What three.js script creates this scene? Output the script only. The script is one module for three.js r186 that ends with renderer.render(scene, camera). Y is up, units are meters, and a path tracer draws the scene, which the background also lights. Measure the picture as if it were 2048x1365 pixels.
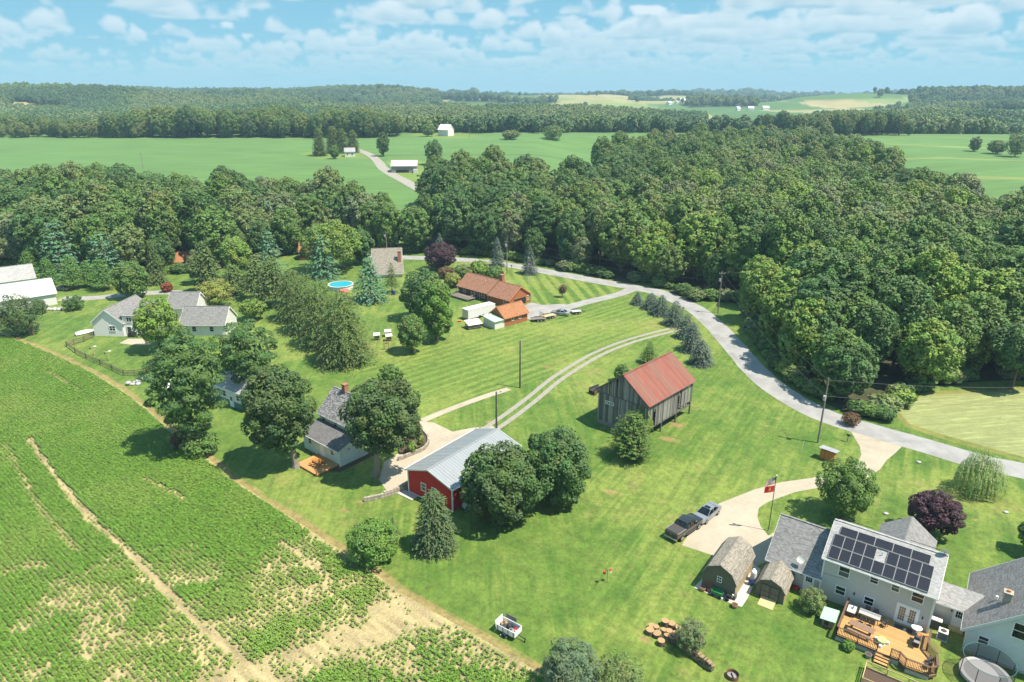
import * as THREE from 'three';
import { mergeGeometries } from 'three/addons/utils/BufferGeometryUtils.js';

// ---------------------------------------------------------------- camera, sky, sun, exposure
const scene = new THREE.Scene();
const camera = new THREE.PerspectiveCamera(53.13, 1024 / 682, 0.5, 20000);
camera.position.set(0, 52, 0);
camera.rotation.set(-19.8 * Math.PI / 180, 0, 0);
const renderer = new THREE.WebGLRenderer({ antialias: true });
renderer.toneMapping = THREE.LinearToneMapping;
renderer.toneMappingExposure = 1.8;
renderer.shadowMap.enabled = true;
const SUN = new THREE.Vector3(0.435, 0.885, 0.165).normalize();
const sun = new THREE.DirectionalLight(0xfff3e0, 5);
sun.name = 'sun'; sun.position.copy(SUN).multiplyScalar(400).add(new THREE.Vector3(0, 0, -140)); sun.target.position.set(0, 0, -140);
sun.castShadow = true; sun.shadow.mapSize.set(4096, 4096); sun.shadow.radius = 1;
Object.assign(sun.shadow.camera, { left: -260, right: 260, top: 260, bottom: -260, near: 1, far: 1200 });
scene.add(sun, sun.target);
scene.background = makeSky(); scene.environment = scene.background;
scene.fog = new THREE.FogExp2(0xb4dcf4, 0.00018);

// ---------------------------------------------------------------- numbers and noise
function rng(seed) { let a = seed | 0; return () => { a = (a + 0x6d2b79f5) | 0; let t = Math.imul(a ^ (a >>> 15), 1 | a); t = (t + Math.imul(t ^ (t >>> 7), 61 | t)) ^ t; return ((t ^ (t >>> 14)) >>> 0) / 4294967296; }; }
function clamp(x, a = 0, b = 1) { return x < a ? a : x > b ? b : x; }
function sst(a, b, t) { t = clamp((t - a) / (b - a)); return t * t * (3 - 2 * t); }
function mixN(a, b, t) { return a + (b - a) * t; }
function hash2(x, y) { let h = Math.imul(x, 374761393) ^ Math.imul(y, 668265263); h = Math.imul(h ^ (h >>> 13), 1274126177); return ((h ^ (h >>> 16)) >>> 0) / 4294967296; }
function hash3(x, y, z) { let h = Math.imul(x, 374761393) ^ Math.imul(y, 668265263) ^ Math.imul(z, 2147483647 - 62089911); h = Math.imul(h ^ (h >>> 13), 1274126177); return ((h ^ (h >>> 16)) >>> 0) / 4294967296; }
function vn2(x, y) {
  const i = Math.floor(x), j = Math.floor(y); let u = x - i, v = y - j; u = u * u * (3 - 2 * u); v = v * v * (3 - 2 * v);
  const a = hash2(i, j), b = hash2(i + 1, j), c = hash2(i, j + 1), d = hash2(i + 1, j + 1);
  return a + (b - a) * u + (c - a) * v + (a - b - c + d) * u * v;
}
function vn3(x, y, z) {
  const i = Math.floor(x), j = Math.floor(y), k = Math.floor(z); let u = x - i, v = y - j, w = z - k; u = u * u * (3 - 2 * u); v = v * v * (3 - 2 * v); w = w * w * (3 - 2 * w);
  const f = (kk) => { const a = hash3(i, j, kk), b = hash3(i + 1, j, kk), c = hash3(i, j + 1, kk), d = hash3(i + 1, j + 1, kk); return a + (b - a) * u + (c - a) * v + (a - b - c + d) * u * v; };
  const p = f(k), q = f(k + 1); return p + (q - p) * w;
}
function fbm2(x, y, n) { let s = 0, a = 0.5, t = 0; for (let i = 0; i < n; i++) { s += a * vn2(x, y); t += a; x = x * 2.03 + 17.1; y = y * 2.03 + 5.7; a *= 0.5; } return s / t; }
function fbm3(x, y, z, n) { let s = 0, a = 0.5, t = 0; for (let i = 0; i < n; i++) { s += a * vn3(x, y, z); t += a; x = x * 2.03 + 17.1; y = y * 2.03 + 5.7; z = z * 2.03 + 9.3; a *= 0.5; } return s / t; }

// ---------------------------------------------------------------- the sky: clear air and a layer of fair-weather cumulus, one function for every direction
function makeSky() {
  const W = 4096, Hh = 2048, data = new Float32Array(W * Hh * 4);
  const BASE = 1150, TOP = 1750, SC = 820;
  const dens = (x, y, z, oct) => {
    const k = (y - BASE) / (TOP - BASE); if (k < 0 || k > 1) return 0;
    const cover = 0.424 + 0.12 * (vn2(x / 9000 + 3.3, z / 9000 + 7.9) - 0.5) + 0.03 * clamp(x / 9000, -1, 1);
    const shape = sst(0, 0.10, k) * (1 - k * 0.42);
    return fbm3(x / SC + 11.7, y / (SC * 0.8), z / SC + 4.2, oct) - (1 - cover) - (1 - shape) * 0.30;
  };
  const look = (az, el, out) => {
    const ce = Math.cos(el), dx = Math.cos(az) * ce, dz = Math.sin(az) * ce, dy = Math.sin(el), up = Math.max(dy, 0);
    const g = Math.pow(1 - up, 6), g2 = Math.pow(1 - up, 22);
    let r = 0.115 + 0.06 * g + 0.05 * g2, gg = 0.275 + 0.115 * g + 0.03 * g2, b = 0.425 + 0.05 * g;
    if (el > 0.004) {
      const t0 = BASE / dy, t1 = Math.min(TOP / dy, t0 + 9000), n = el < 0.3 ? 64 : 14, st = (t1 - t0) / n; let tr = 1, sr = 0, sg = 0, sb = 0;
      const reach = Math.exp(-t0 / 24000);
      for (let i = 0; i < n && tr > 0.03; i++) {
        const t = t0 + (i + 0.5) * st, x = dx * t, y = dy * t, z = dz * t, q = dens(x, y, z, 5);
        if (q > 0) {
          const o = dens(x + SUN.x * 170, y + SUN.y * 170, z + SUN.z * 170, 3), lit = clamp(1.05 - Math.max(0, o) * 5.5) * (0.6 + 0.4 * sst(BASE, BASE + 420, y));
          const a = 1 - Math.exp(-q * st * 0.1), w = tr * a; tr *= 1 - a;
          sr += w * mixN(0.27, 0.60, lit); sg += w * mixN(0.38, 0.61, lit); sb += w * mixN(0.44, 0.61, lit);
        }
      }
      const cov = (1 - tr) * reach; if (tr < 1) { const k = reach; r = r * (1 - cov) + sr * k; gg = gg * (1 - cov) + sg * k; b = b * (1 - cov) + sb * k; }
    }
    out[0] = r; out[1] = gg; out[2] = b;
  };
  const c = [0, 0, 0], put = (i, j, v) => { const o = (j * W + i) * 4; data[o] = v[0]; data[o + 1] = v[1]; data[o + 2] = v[2]; data[o + 3] = 1; };
  const half = Hh / 2, S = 8, azOf = (i) => ((i + 0.5) / W - 0.5) * 2 * Math.PI, elOf = (j) => ((j + 0.5) / Hh - 0.5) * Math.PI;
  const cw = W / S + 1, ch = half / S + 1, coarse = new Float32Array(cw * ch * 3);
  for (let j = 0; j < ch; j++) for (let i = 0; i < cw; i++) { look(azOf((i % (W / S)) * S), elOf(half + j * S), c); coarse.set(c, (j * cw + i) * 3); }
  for (let j = 0; j < Hh; j++) for (let i = 0; i < W; i++) {
    if (j < half) { put(i, j, [0.15, 0.24, 0.26]); continue; }
    const az = azOf(i), el = elOf(j);
    if (el < 0.2 && Math.abs(az + Math.PI / 2) < 0.85) look(az, el, c);
    else {
      const u = i / S, v = (j - half) / S, a = Math.floor(u), b = Math.floor(v), fu = u - a, fv = v - b;
      for (let k = 0; k < 3; k++) { const g = (p, q) => coarse[(q * cw + p) * 3 + k]; c[k] = mixN(mixN(g(a, b), g(a + 1, b), fu), mixN(g(a, Math.min(b + 1, ch - 1)), g(a + 1, Math.min(b + 1, ch - 1)), fu), fv); }
    }
    put(i, j, c);
  }
  const t = new THREE.DataTexture(data, W, Hh, THREE.RGBAFormat, THREE.FloatType);
  t.mapping = THREE.EquirectangularReflectionMapping; t.magFilter = THREE.LinearFilter; t.needsUpdate = true; return t;
}

// ---------------------------------------------------------------- building helpers
const used = {};
function numbered(name) { const n = used[name] = (used[name] ?? -1) + 1; return n ? name + '_' + String(n).padStart(3, '0') : name; }
function thing(name, label, category, x, y, z, turn = 0, group) {
  const o = new THREE.Group(); o.name = numbered(name); o.position.set(x, y, z); o.rotation.y = turn; o.userData = { label, category };
  if (group) o.userData.group = group; scene.add(o); return o;
}
function copyOf(o, x, y, z, turn, label, scale = 1, name) {
  const c = o.clone(); c.name = numbered(name || o.name.replace(/_\d{3}$/, '')); c.userData = { ...o.userData }; if (label) c.userData.label = label;
  c.position.set(x, y, z); c.rotation.y = turn; if (Array.isArray(scale)) c.scale.set(...scale); else c.scale.setScalar(scale); scene.add(c); return c;
}
function add(parent, name, geo, m, x = 0, y = 0, z = 0, rx = 0, ry = 0, rz = 0) {
  const o = new THREE.Mesh(geo, m); o.name = name; o.position.set(x, y, z); o.rotation.set(rx, ry, rz); o.castShadow = o.receiveShadow = true; parent.add(o); return o;
}
function structure(o, name) { o.name = name; o.userData.kind = 'structure'; o.receiveShadow = true; scene.add(o); return o; }
const geos = new Map();
// box with uv in metres on every face
function boxG(w, h, d) {
  const key = 'b' + [w, h, d].map((v) => v.toFixed(3)); if (geos.has(key)) return geos.get(key);
  const g = new THREE.BoxGeometry(w, h, d), uv = g.attributes.uv, dims = [[d, h], [d, h], [w, d], [w, d], [w, h], [w, h]];
  for (let i = 0; i < 24; i++) { const f = dims[i >> 2]; uv.setXY(i, uv.getX(i) * f[0], uv.getY(i) * f[1]); }
  geos.set(key, g); return g;
}
function box(parent, name, m, w, h, d, x, y, z, rx = 0, ry = 0, rz = 0) { return add(parent, name, boxG(w, h, d), m, x, y, z, rx, ry, rz); }
function cylG(r0, r1, h, n = 12, open = false) { const key = 'c' + [r0, r1, h, n, open]; if (!geos.has(key)) geos.set(key, new THREE.CylinderGeometry(r0, r1, h, n, 1, open)); return geos.get(key); }
function cyl(parent, name, m, r0, r1, h, x, y, z, rx = 0, ry = 0, rz = 0, n = 12, open = false) { return add(parent, name, cylG(r0, r1, h, n, open), m, x, y, z, rx, ry, rz); }
// polygon [[x,y]...] in the x-y plane pushed d along +z; uv in metres
function prismG(pts, d, bevel = 0) {
  return new THREE.ExtrudeGeometry(new THREE.Shape(pts.map((p) => new THREE.Vector2(p[0], p[1]))), bevel ? { depth: d, bevelEnabled: true, bevelSize: bevel, bevelThickness: bevel, bevelSegments: 2 } : { depth: d, bevelEnabled: false });
}
function prism(parent, name, m, pts, d, x, y, z, rx = 0, ry = 0, rz = 0, bevel = 0) { return add(parent, name, prismG(pts, d, bevel), m, x, y, z, rx, ry, rz); }
// a bar between two points
function barG(a, b, w, h = w) {
  const A = new THREE.Vector3(...a), Bv = new THREE.Vector3(...b), L = A.distanceTo(Bv), g = boxG(w, h, L).clone();
  const m = new THREE.Matrix4().lookAt(Bv, A, Math.abs(Bv.y - A.y) > 0.99 * L ? new THREE.Vector3(1, 0, 0) : new THREE.Vector3(0, 1, 0)); m.setPosition(A.add(Bv).multiplyScalar(0.5)); return g.applyMatrix4(m);
}
function bar(parent, name, m, a, b, w, h = w) { return add(parent, name, barG(a, b, w, h), m); }
function tubeG(pts, r, seg = 12, n = 6) { return new THREE.TubeGeometry(new THREE.CatmullRomCurve3(pts.map((p) => new THREE.Vector3(...p))), seg, r, n, false); }
function merged(list) { const out = mergeGeometries(list.map((g) => { const k = g.index ? g.toNonIndexed() : g.clone(); for (const a of Object.keys(k.attributes)) if (!['position', 'normal', 'uv'].includes(a)) k.deleteAttribute(a); return k; })); return out; }
function moved(g, x, y, z, rx = 0, ry = 0, rz = 0) { return g.clone().applyMatrix4(new THREE.Matrix4().compose(new THREE.Vector3(x, y, z), new THREE.Quaternion().setFromEuler(new THREE.Euler(rx, ry, rz)), new THREE.Vector3(1, 1, 1))); }

// ---------------------------------------------------------------- textures
const toS = new Uint8Array(4097); for (let i = 0; i <= 4096; i++) { const l = i / 4096; toS[i] = Math.round(255 * (l <= 0.0031308 ? 12.92 * l : 1.055 * Math.pow(l, 1 / 2.4) - 0.055)); }
function texOf(w, h, fn, srgb = true) {
  const d = new Uint8Array(w * h * 4), c = [0, 0, 0];
  for (let y = 0; y < h; y++) for (let x = 0; x < w; x++) { fn(x, y, c); const o = (y * w + x) * 4; for (let k = 0; k < 3; k++) d[o + k] = srgb ? toS[Math.round(clamp(c[k]) * 4096)] : Math.round(clamp(c[k]) * 255); d[o + 3] = 255; }
  const t = new THREE.DataTexture(d, w, h); t.magFilter = THREE.LinearFilter; t.minFilter = THREE.LinearMipmapLinearFilter; t.generateMipmaps = true; t.wrapS = t.wrapT = THREE.RepeatWrapping;
  if (srgb) t.colorSpace = THREE.SRGBColorSpace; t.needsUpdate = true; return t;
}
function rep(t, mx, my = mx) { const c = t.clone(); c.repeat.set(1 / mx, 1 / my); c.needsUpdate = true; return c; }   // one tile every mx, my metres
// periodic noise for tiles
function pn(x, y, p, q = p) {
  const i = Math.floor(x), j = Math.floor(y); let u = x - i, v = y - j; u = u * u * (3 - 2 * u); v = v * v * (3 - 2 * v);
  const H = (a, b) => hash2(((a % p) + p) % p + p * 7, ((b % q) + q) % q + q * 3), a = H(i, j), b = H(i + 1, j), c = H(i, j + 1), d = H(i + 1, j + 1);
  return a + (b - a) * u + (c - a) * v + (a - b - c + d) * u * v;
}
function pf(x, y, p, n, q = p) { let s = 0, a = 0.5, t = 0; for (let i = 0; i < n; i++) { s += a * pn(x, y, p, q); t += a; x *= 2; y *= 2; p *= 2; q *= 2; a *= 0.55; } return s / t; }
const lin = (hex) => new THREE.Color(hex).toArray();
function std(color, o = {}) { const m = new THREE.MeshStandardMaterial({ roughness: 0.85, ...o }); if (Array.isArray(color)) m.color.setRGB(...color); else m.color.set(color); return m; }
const bumps = new Map(), grains = new Map();
function surf(name, size, mx, my, col, bump, o = {}) {
  const map = rep(texOf(size, size, (x, y, c) => col(x / size, y / size, c)), mx, my);
  const m = new THREE.MeshStandardMaterial({ map, roughness: 0.9, ...o });
  if (bump) { const key = bump.toString(), t = bumps.get(key) ?? texOf(size, size, (x, y, c) => { const v = bump(x / size, y / size); c[0] = c[1] = c[2] = v; }, false); bumps.set(key, t); m.bumpMap = rep(t, mx, my); m.bumpScale = o.bumpScale ?? 0.01; }
  m.name = name; return m;
}
const M = {};
function shingle(name, base, vary, light) {
  // asphalt shingles: courses every 0.14 m, tabs 0.3 m, random tone per tab
  return surf(name, 512, 4.2, 4.2, (u, v, c) => {
    const row = Math.floor(v * 30), off = (row % 2) * 0.5 + hash2(row, 91) * 0.3, tab = Math.floor((u * 14 + off + 14) % 14), k = hash2(tab + 31, row + 17), f = v * 30 - row, gr = hash2(Math.floor(u * 512), Math.floor(v * 512));
    const t = base * (1 + vary * (k - 0.5)) * (0.86 + 0.28 * gr) * (f < 0.12 ? 0.72 : 1) * (0.9 + 0.2 * pf(u * 4, v * 4, 4, 3));
    c[0] = t * light[0]; c[1] = t * light[1]; c[2] = t * light[2];
  }, (u, v) => { const f = v * 30 - Math.floor(v * 30); return 1 - f * 0.8; }, { roughness: 0.95, bumpScale: 0.012 });
}
M.shingleGrey = shingle('grey shingles', 0.20, 0.55, [1, 1, 1.0]);
M.shingleDark = shingle('dark grey shingles', 0.13, 0.5, [1, 1, 1.04]);
M.shingleMottled = shingle('mottled grey shingles', 0.20, 1.3, [1, 1, 1.03]);
M.shingleTan = shingle('tan grey shingles', 0.21, 0.6, [1.12, 1.02, 0.85]);
M.shingleBrown = shingle('brown shingles', 0.18, 0.6, [1.5, 0.74, 0.47]);
M.shingleRust = shingle('rust shingles', 0.2, 0.4, [1.6, 0.72, 0.34]);
M.shinglePale = shingle('pale grey shingles', 0.33, 0.4, [1, 1, 1.0]);
function siding(name, rgb, pitch = 0.115) {
  return surf(name, 256, pitch * 16, pitch * 16, (u, v, c) => {
    const f = v * 16 - Math.floor(v * 16), t = (f > 0.94 ? 0.8 : 1) * (0.95 + 0.08 * pf(u * 6, v * 6, 6, 3)); c[0] = rgb[0] * t; c[1] = rgb[1] * t; c[2] = rgb[2] * t;
  }, (u, v) => 1 - (v * 16 - Math.floor(v * 16)), { roughness: 0.6, bumpScale: 0.012 });
}
M.sidingGrey = siding('warm grey vinyl siding', [0.50, 0.48, 0.45]);
M.sidingTeal = siding('pale blue green vinyl siding', [0.60, 0.62, 0.60]);
M.sidingWhite = siding('white siding', [0.68, 0.68, 0.66]);
M.sidingLilac = siding('light grey siding', [0.72, 0.70, 0.69]);
M.sidingMint = siding('pale mint siding', [0.58, 0.66, 0.60]);
M.sidingGreen = siding('green siding', [0.08, 0.17, 0.15]);
function ribbed(name, rgb, pitch, vary, o = {}) {   // vertical ribs along v
  return surf(name, 256, pitch * 8, 4, (u, v, c) => {
    const f = u * 8 - Math.floor(u * 8), t = (f < 0.14 ? 0.82 : 1) * (1 - vary / 2 + vary * pf(u * 3, v * 5, 3, 4, 5)); c[0] = rgb[0] * t; c[1] = rgb[1] * t; c[2] = rgb[2] * t;
  }, (u) => { const f = u * 8 - Math.floor(u * 8); return f < 0.07 || f > 0.93 ? 1 : f < 0.14 ? 0.4 : 0; }, { roughness: 0.5, bumpScale: 0.02, ...o });
}
M.redMetal = ribbed('red ribbed metal', [0.50, 0.022, 0.011], 0.23, 0.1, { roughness: 0.9 });
M.galvanised = ribbed('galvanised ribbed metal', [0.34, 0.37, 0.39], 0.23, 0.12, { metalness: 0.25, roughness: 0.42 });
M.shedOlive = ribbed('olive brown grooved siding', [0.135, 0.122, 0.09], 0.2, 0.12, { roughness: 0.8 });
M.shedTan = ribbed('tan grooved siding', [0.36, 0.29, 0.17], 0.2, 0.12, { roughness: 0.8 });
M.whiteMetal = ribbed('white ribbed metal', [0.72, 0.74, 0.75], 0.3, 0.06, { roughness: 0.4 });
function wood(name, rgb, vary, len = 3, o = {}) {    // grain along v, one grain texture for each of three strengths
  const v = vary < 0.45 ? 0.35 : vary < 0.75 ? 0.6 : 0.9;
  if (!grains.has(v)) grains.set(v, texOf(256, 256, (x, y, c) => { const u = x / 256, w = y / 256, g = 0.6 * pf(u * 22, w * 3, 22, 4, 3) + 0.4 * pf(u * 5, w * 2, 5, 3, 2), t = 0.5 * (1 - v / 2 + v * g + (hash2(x, 7) - 0.5) * 0.12); c[0] = c[1] = t; c[2] = t * (0.95 + 0.1 * g); }));
  const f = (u, v) => pf(u * 24, v * 2, 24, 3, 2), key = f.toString(); if (!bumps.has(key)) bumps.set(key, texOf(256, 256, (x, y, c) => { c[0] = c[1] = c[2] = f(x / 256, y / 256); }, false));
  const m = new THREE.MeshStandardMaterial({ map: rep(grains.get(v), 0.6, len), roughness: 0.85, ...o, bumpMap: rep(bumps.get(key), 0.6, len), bumpScale: o.bumpScale ?? 0.006 }); m.color.setRGB(...rgb.map((k) => k * 2)); m.name = name; return m;
}
M.barnWood = [0.72, 1.05, 1.4, 0.5].map((k, i) => wood('weathered barn board ' + i, [0.235 * k, 0.225 * k, 0.21 * k], 0.9));
M.deckWood = [0.9, 1, 1.12].map((k, i) => wood('honey deck board ' + i, [0.44 * k, 0.255 * k, 0.095 * k], 0.3));
M.railWood = wood('brown rail wood', [0.13, 0.075, 0.05], 0.5);
M.picnicWood = wood('red brown picnic wood', [0.24, 0.15, 0.10], 0.5);
M.paleWood = wood('new pine wood', [0.52, 0.40, 0.20], 0.3);
M.greyWood = wood('grey post wood', [0.19, 0.165, 0.14], 0.7);
M.poleWood = wood('utility pole wood', [0.22, 0.19, 0.16], 0.6, 6);
M.poleDark = wood('dark pole wood', [0.06, 0.055, 0.05], 0.5, 6);
M.orangeWood = wood('orange cedar boards', [0.42, 0.17, 0.03], 0.4);
M.brownBoard = wood('brown board siding', [0.11, 0.05, 0.028], 0.4);
M.cedarBoard = wood('red cedar siding', [0.33, 0.115, 0.045], 0.35);
M.bark = wood('bark', [0.12, 0.095, 0.07], 0.9, 1.5, { bumpScale: 0.03 });
M.barkPale = wood('pale bark', [0.24, 0.21, 0.17], 0.7, 1.5, { bumpScale: 0.03 });
M.cutWood = wood('cut log end', [0.37, 0.24, 0.12], 0.4, 0.6);
M.firewood = wood('split firewood', [0.30, 0.22, 0.14], 0.8, 0.6);
M.rustRoof = surf('rusted tin roof', 512, 6, 9, (u, v, c) => {
  const st = Math.floor(u * 10), k = hash2(st + 5, 3), n = pf(u * 6, v * 4, 6, 5, 4), pale = sst(0.52, 0.75, 0.55 * k + 0.5 * pf(u * 10, v * 2, 10, 3, 2)), t = 0.78 + 0.44 * n;
  c[0] = mixN(0.215, 0.195, pale) * t; c[1] = mixN(0.060, 0.088, pale) * t; c[2] = mixN(0.040, 0.064, pale) * t; const f = u * 10 - st; if (f < 0.05) { c[0] *= 0.75; c[1] *= 0.75; c[2] *= 0.75; }
}, (u) => { const f = u * 30 - Math.floor(u * 30); return 0.5 + 0.5 * Math.cos(f * 6.283); }, { roughness: 0.75, bumpScale: 0.02 });
M.tinGrey = surf('grey tin roof', 256, 3, 3, (u, v, c) => { const t = 0.85 + 0.3 * pf(u * 8, v * 3, 8, 4, 3); c[0] = 0.40 * t; c[1] = 0.41 * t; c[2] = 0.44 * t; }, (u) => 0.5 + 0.5 * Math.cos(u * 20 * 6.283), { roughness: 0.5, metalness: 0.3, bumpScale: 0.02 });
M.concrete = surf('pale concrete', 1024, 14, 14, (u, v, c) => {
  const n = pf(u * 5, v * 5, 5, 6), s = pf(u * 40, v * 40, 40, 3), st = sst(0.56, 0.72, pf(u * 3 + 0.4, v * 3, 3, 5)), t = (0.78 + 0.3 * n) * (0.93 + 0.14 * s) * (1 - 0.18 * st); c[0] = 0.40 * t; c[1] = 0.35 * t; c[2] = 0.27 * t;
}, (u, v) => pf(u * 60, v * 60, 60, 3), { bumpScale: 0.006 });
M.slab = surf('white grey slab', 256, 4, 4, (u, v, c) => { const t = 0.86 + 0.28 * pf(u * 6, v * 6, 6, 5); c[0] = 0.47 * t; c[1] = 0.44 * t; c[2] = 0.40 * t; }, null);
M.asphalt = surf('worn grey asphalt', 1024, 12, 12, (u, v, c) => {
  const n = pf(u * 6, v * 6, 6, 6), s = hash2(Math.floor(u * 1024), Math.floor(v * 1024)), t = (0.72 + 0.56 * n) * (0.86 + 0.28 * s); c[0] = 0.285 * t; c[1] = 0.285 * t; c[2] = 0.28 * t;
}, (u, v) => hash2(Math.floor(u * 512), Math.floor(v * 512)), { bumpScale: 0.008 });
M.gravel = surf('gravel', 512, 5, 5, (u, v, c) => { const t = (0.75 + 0.5 * pf(u * 20, v * 20, 20, 4)) * (0.8 + 0.4 * hash2(Math.floor(u * 256), Math.floor(v * 256))); c[0] = 0.28 * t; c[1] = 0.265 * t; c[2] = 0.225 * t; }, (u, v) => hash2(Math.floor(u * 256), Math.floor(v * 256)), { bumpScale: 0.02 });
M.stone = surf('grey block stone', 256, 2, 2, (u, v, c) => { const t = 0.7 + 0.6 * pf(u * 10, v * 10, 10, 5); c[0] = 0.32 * t; c[1] = 0.29 * t; c[2] = 0.24 * t; }, (u, v) => pf(u * 14, v * 14, 14, 3), { bumpScale: 0.02 });
M.brick = surf('red brick', 256, 1.6, 1.6, (u, v, c) => { const r = Math.floor(v * 20), f = v * 20 - r, g = (u * 7 + (r % 2) * 0.5), q = g - Math.floor(g), mo = f < 0.14 || q < 0.06, k = hash2(Math.floor(g) % 7, r); const t = 0.75 + 0.5 * k; c[0] = mo ? 0.35 : 0.32 * t; c[1] = mo ? 0.3 : 0.10 * t; c[2] = mo ? 0.26 : 0.06 * t; }, null);
M.white = std([0.75, 0.76, 0.75], { roughness: 0.5 }); M.offWhite = std([0.62, 0.61, 0.57], { roughness: 0.6 }); M.black = std([0.015, 0.015, 0.016], { roughness: 0.6 }); M.dark = std([0.045, 0.045, 0.05], { roughness: 0.6 });
M.grey = std([0.22, 0.22, 0.23], { roughness: 0.6 }); M.midGrey = std([0.36, 0.36, 0.37], { roughness: 0.6 }); M.steel = std([0.45, 0.46, 0.47], { metalness: 0.6, roughness: 0.4 }); M.red = std([0.5, 0.03, 0.02], { roughness: 0.5 }); M.orange = std([0.75, 0.16, 0.02]);
M.green = std([0.03, 0.22, 0.07], { roughness: 0.5 }); M.lime = std([0.36, 0.62, 0.18], { roughness: 0.5 }); M.teal = std([0.09, 0.42, 0.36], { roughness: 0.6 }); M.blue = std([0.02, 0.07, 0.25], { roughness: 0.5 });
M.rubber = std([0.018, 0.018, 0.018], { roughness: 0.9 }); M.rust = std([0.17, 0.075, 0.035], { roughness: 0.9 }); M.mulch = std([0.085, 0.055, 0.04], { roughness: 1 }); M.terracotta = std([0.42, 0.22, 0.12], { roughness: 0.8 });
M.glass = new THREE.MeshPhysicalMaterial({ color: 0x0b0f12, roughness: 0.06, metalness: 0, specularIntensity: 1, clearcoat: 0.4, clearcoatRoughness: 0.03 });
M.pane = new THREE.MeshPhysicalMaterial({ color: 0x10161a, roughness: 0.08, specularIntensity: 1 });
M.solar = std([0.022, 0.022, 0.03], { roughness: 0.22 });
M.aqua = std([0.03, 0.45, 0.55], { roughness: 0.5 }); M.stoneTone = [0.8, 1, 1.2].map((k) => { const m = M.stone.clone(); m.color.setRGB(k, k, k); return m; }); let ribG;

// ---------------------------------------------------------------- the lie of the land
function hMid(x, d) { const m = sst(10, 70, x) * (1 - sst(200, 280, x)) * (1 - sst(540, 600, d)); return (14 * sst(255, 430, d) + 6 * sst(430, 600, d)) * (1 - 0.55 * m); }
const PROFILE = [[0, 0], [560, 20], [640, 20], [860, 0], [1080, 14], [1280, 4], [1500, 24], [1900, 36], [2500, 33], [3400, 30], [5000, 36], [7800, 44]];
const BUMPS = [[-0.74, 2700, 10, 0.22, 600], [-0.40, 2600, 2, 0.2, 600], [-0.19, 2300, 10, 0.07, 380], [-0.62, 1450, 16, 0.16, 200], [-0.34, 1750, 14, 0.1, 200], [-0.5, 2050, -14, 0.2, 170], [-0.12, 1500, 8, 0.06, 160], [0.06, 1080, 12, 0.14, 150], [-0.3, 1150, 10, 0.1, 160], [-0.05, 1750, 8, 0.05, 200], [0.12, 2100, 10, 0.1, 250], [0.62, 1050, 10, 0.2, 260], [0.3, 1480, -8, 0.14, 300], [-0.25, 3800, 22, 0.06, 500], [0.36, 4200, 16, 0.12, 500], [0.7, 5200, 14, 0.18, 700]];
function hFar(x, d) {
  const r = Math.hypot(x, d), a = x / Math.max(d, 1); let i = 1; while (i < PROFILE.length - 1 && r > PROFILE[i][0]) i++;
  const p = PROFILE[i - 1], q = PROFILE[i]; let h = mixN(p[1], q[1], sst(p[0], q[0], r));
  for (const [ba, br, bh, sa, sr] of BUMPS) h += bh * Math.exp(-((a - ba) ** 2) / (2 * sa * sa) - ((r - br) ** 2) / (2 * sr * sr));
  h += 5 * sst(1000, 2300, r) * sst(-0.04, -0.2, a);
  return h + (fbm2(x / 560 + 31, d / 420 + 17, 3) - 0.5) * 68 * sst(850, 1700, r);
}
function hT(x, z) {
  const d = -z; if (d < 250) return 0; const r = Math.hypot(x, d), k = sst(620, 700, d) ; if (r < 250) return 0;
  return k <= 0 ? hMid(x, d) : k >= 1 ? hFar(x, d) : mixN(hMid(x, d), hFar(x, d), k);
}
// ---------------------------------------------------------------- outlines on the ground, in metres (x, z)
const CROP = [[-133.45, -159.88], [-118.66, -149.4], [-106.78, -141.98], [-95.75, -134.61], [-83.71, -126.03], [-73.82, -117.89], [-65.02, -109.79], [-55.68, -100.25], [-48.31, -93.59], [-39.72, -85.28], [-32.74, -79.43], [-27.35, -74.85], [-22.43, -70.67], [-19.08, -68.06], [-15.14, -64.46], [-12.46, -61.95], [-9.39, -59.59], [-6.24, -57.36], [-2.48, -54.57], [1.02, -51.99], [3.59, -49.75], [5.3, -47.6], [-17.12, -39.85], [-53.45, -39.85], [-118.81, -94.38]];
const CROPEDGE = CROP.slice(0, 22);
const TRACKS = [[[-77.33, -97.66], [-72.34, -92.34], [-62.63, -82.91], [-53.79, -74.74], [-48.9, -70.97], [-43.27, -66.22], [-38.75, -62.27], [-32.92, -57.21], [-26.44, -52.18], [-21.48, -48.44]], [[-80.18, -96], [-74.82, -90.38], [-67.11, -82.27], [-61.66, -76.85], [-52.78, -69.3]], [[-92.69, -126.03], [-86.09, -120.98], [-80.39, -116.73]], [[-52.76, -85.55], [-47.61, -82.27], [-44.38, -80.03]], [[-28.69, -70.97], [-23.78, -66.67], [-20.66, -63.61]]];
const BARE = [[-7.68, -58.6], [-10.9, -58.83], [-14.75, -56.64], [-18.64, -53.58], [-23.08, -50.46], [-27.73, -47.88]];
const HAY = [[67.62, -108.36], [71.52, -112.95], [77.14, -115.15], [86.02, -116.05], [98.16, -117.42], [110.36, -117.42], [99.48, -94.38], [78.77, -91.58], [74.01, -96], [69.89, -99.73], [66.97, -103.33]];
const HAYRIM = [[66.75, -108.36], [71.44, -113.82], [78.06, -116.73], [87.05, -117.66], [99.34, -119.06], [113.78, -119.3], [98.94, -92.04], [77.91, -90.38], [72.5, -94.86], [68.46, -98.68], [65.56, -102.59]];
const RANCHLAWN = [[-19.93, -214.41], [-2.23, -212.39], [14.54, -200.99], [28.93, -190.12], [30.46, -185.86], [20.98, -176.4], [11.13, -169.09], [5.06, -174.52], [-2.02, -190.12]];
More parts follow.
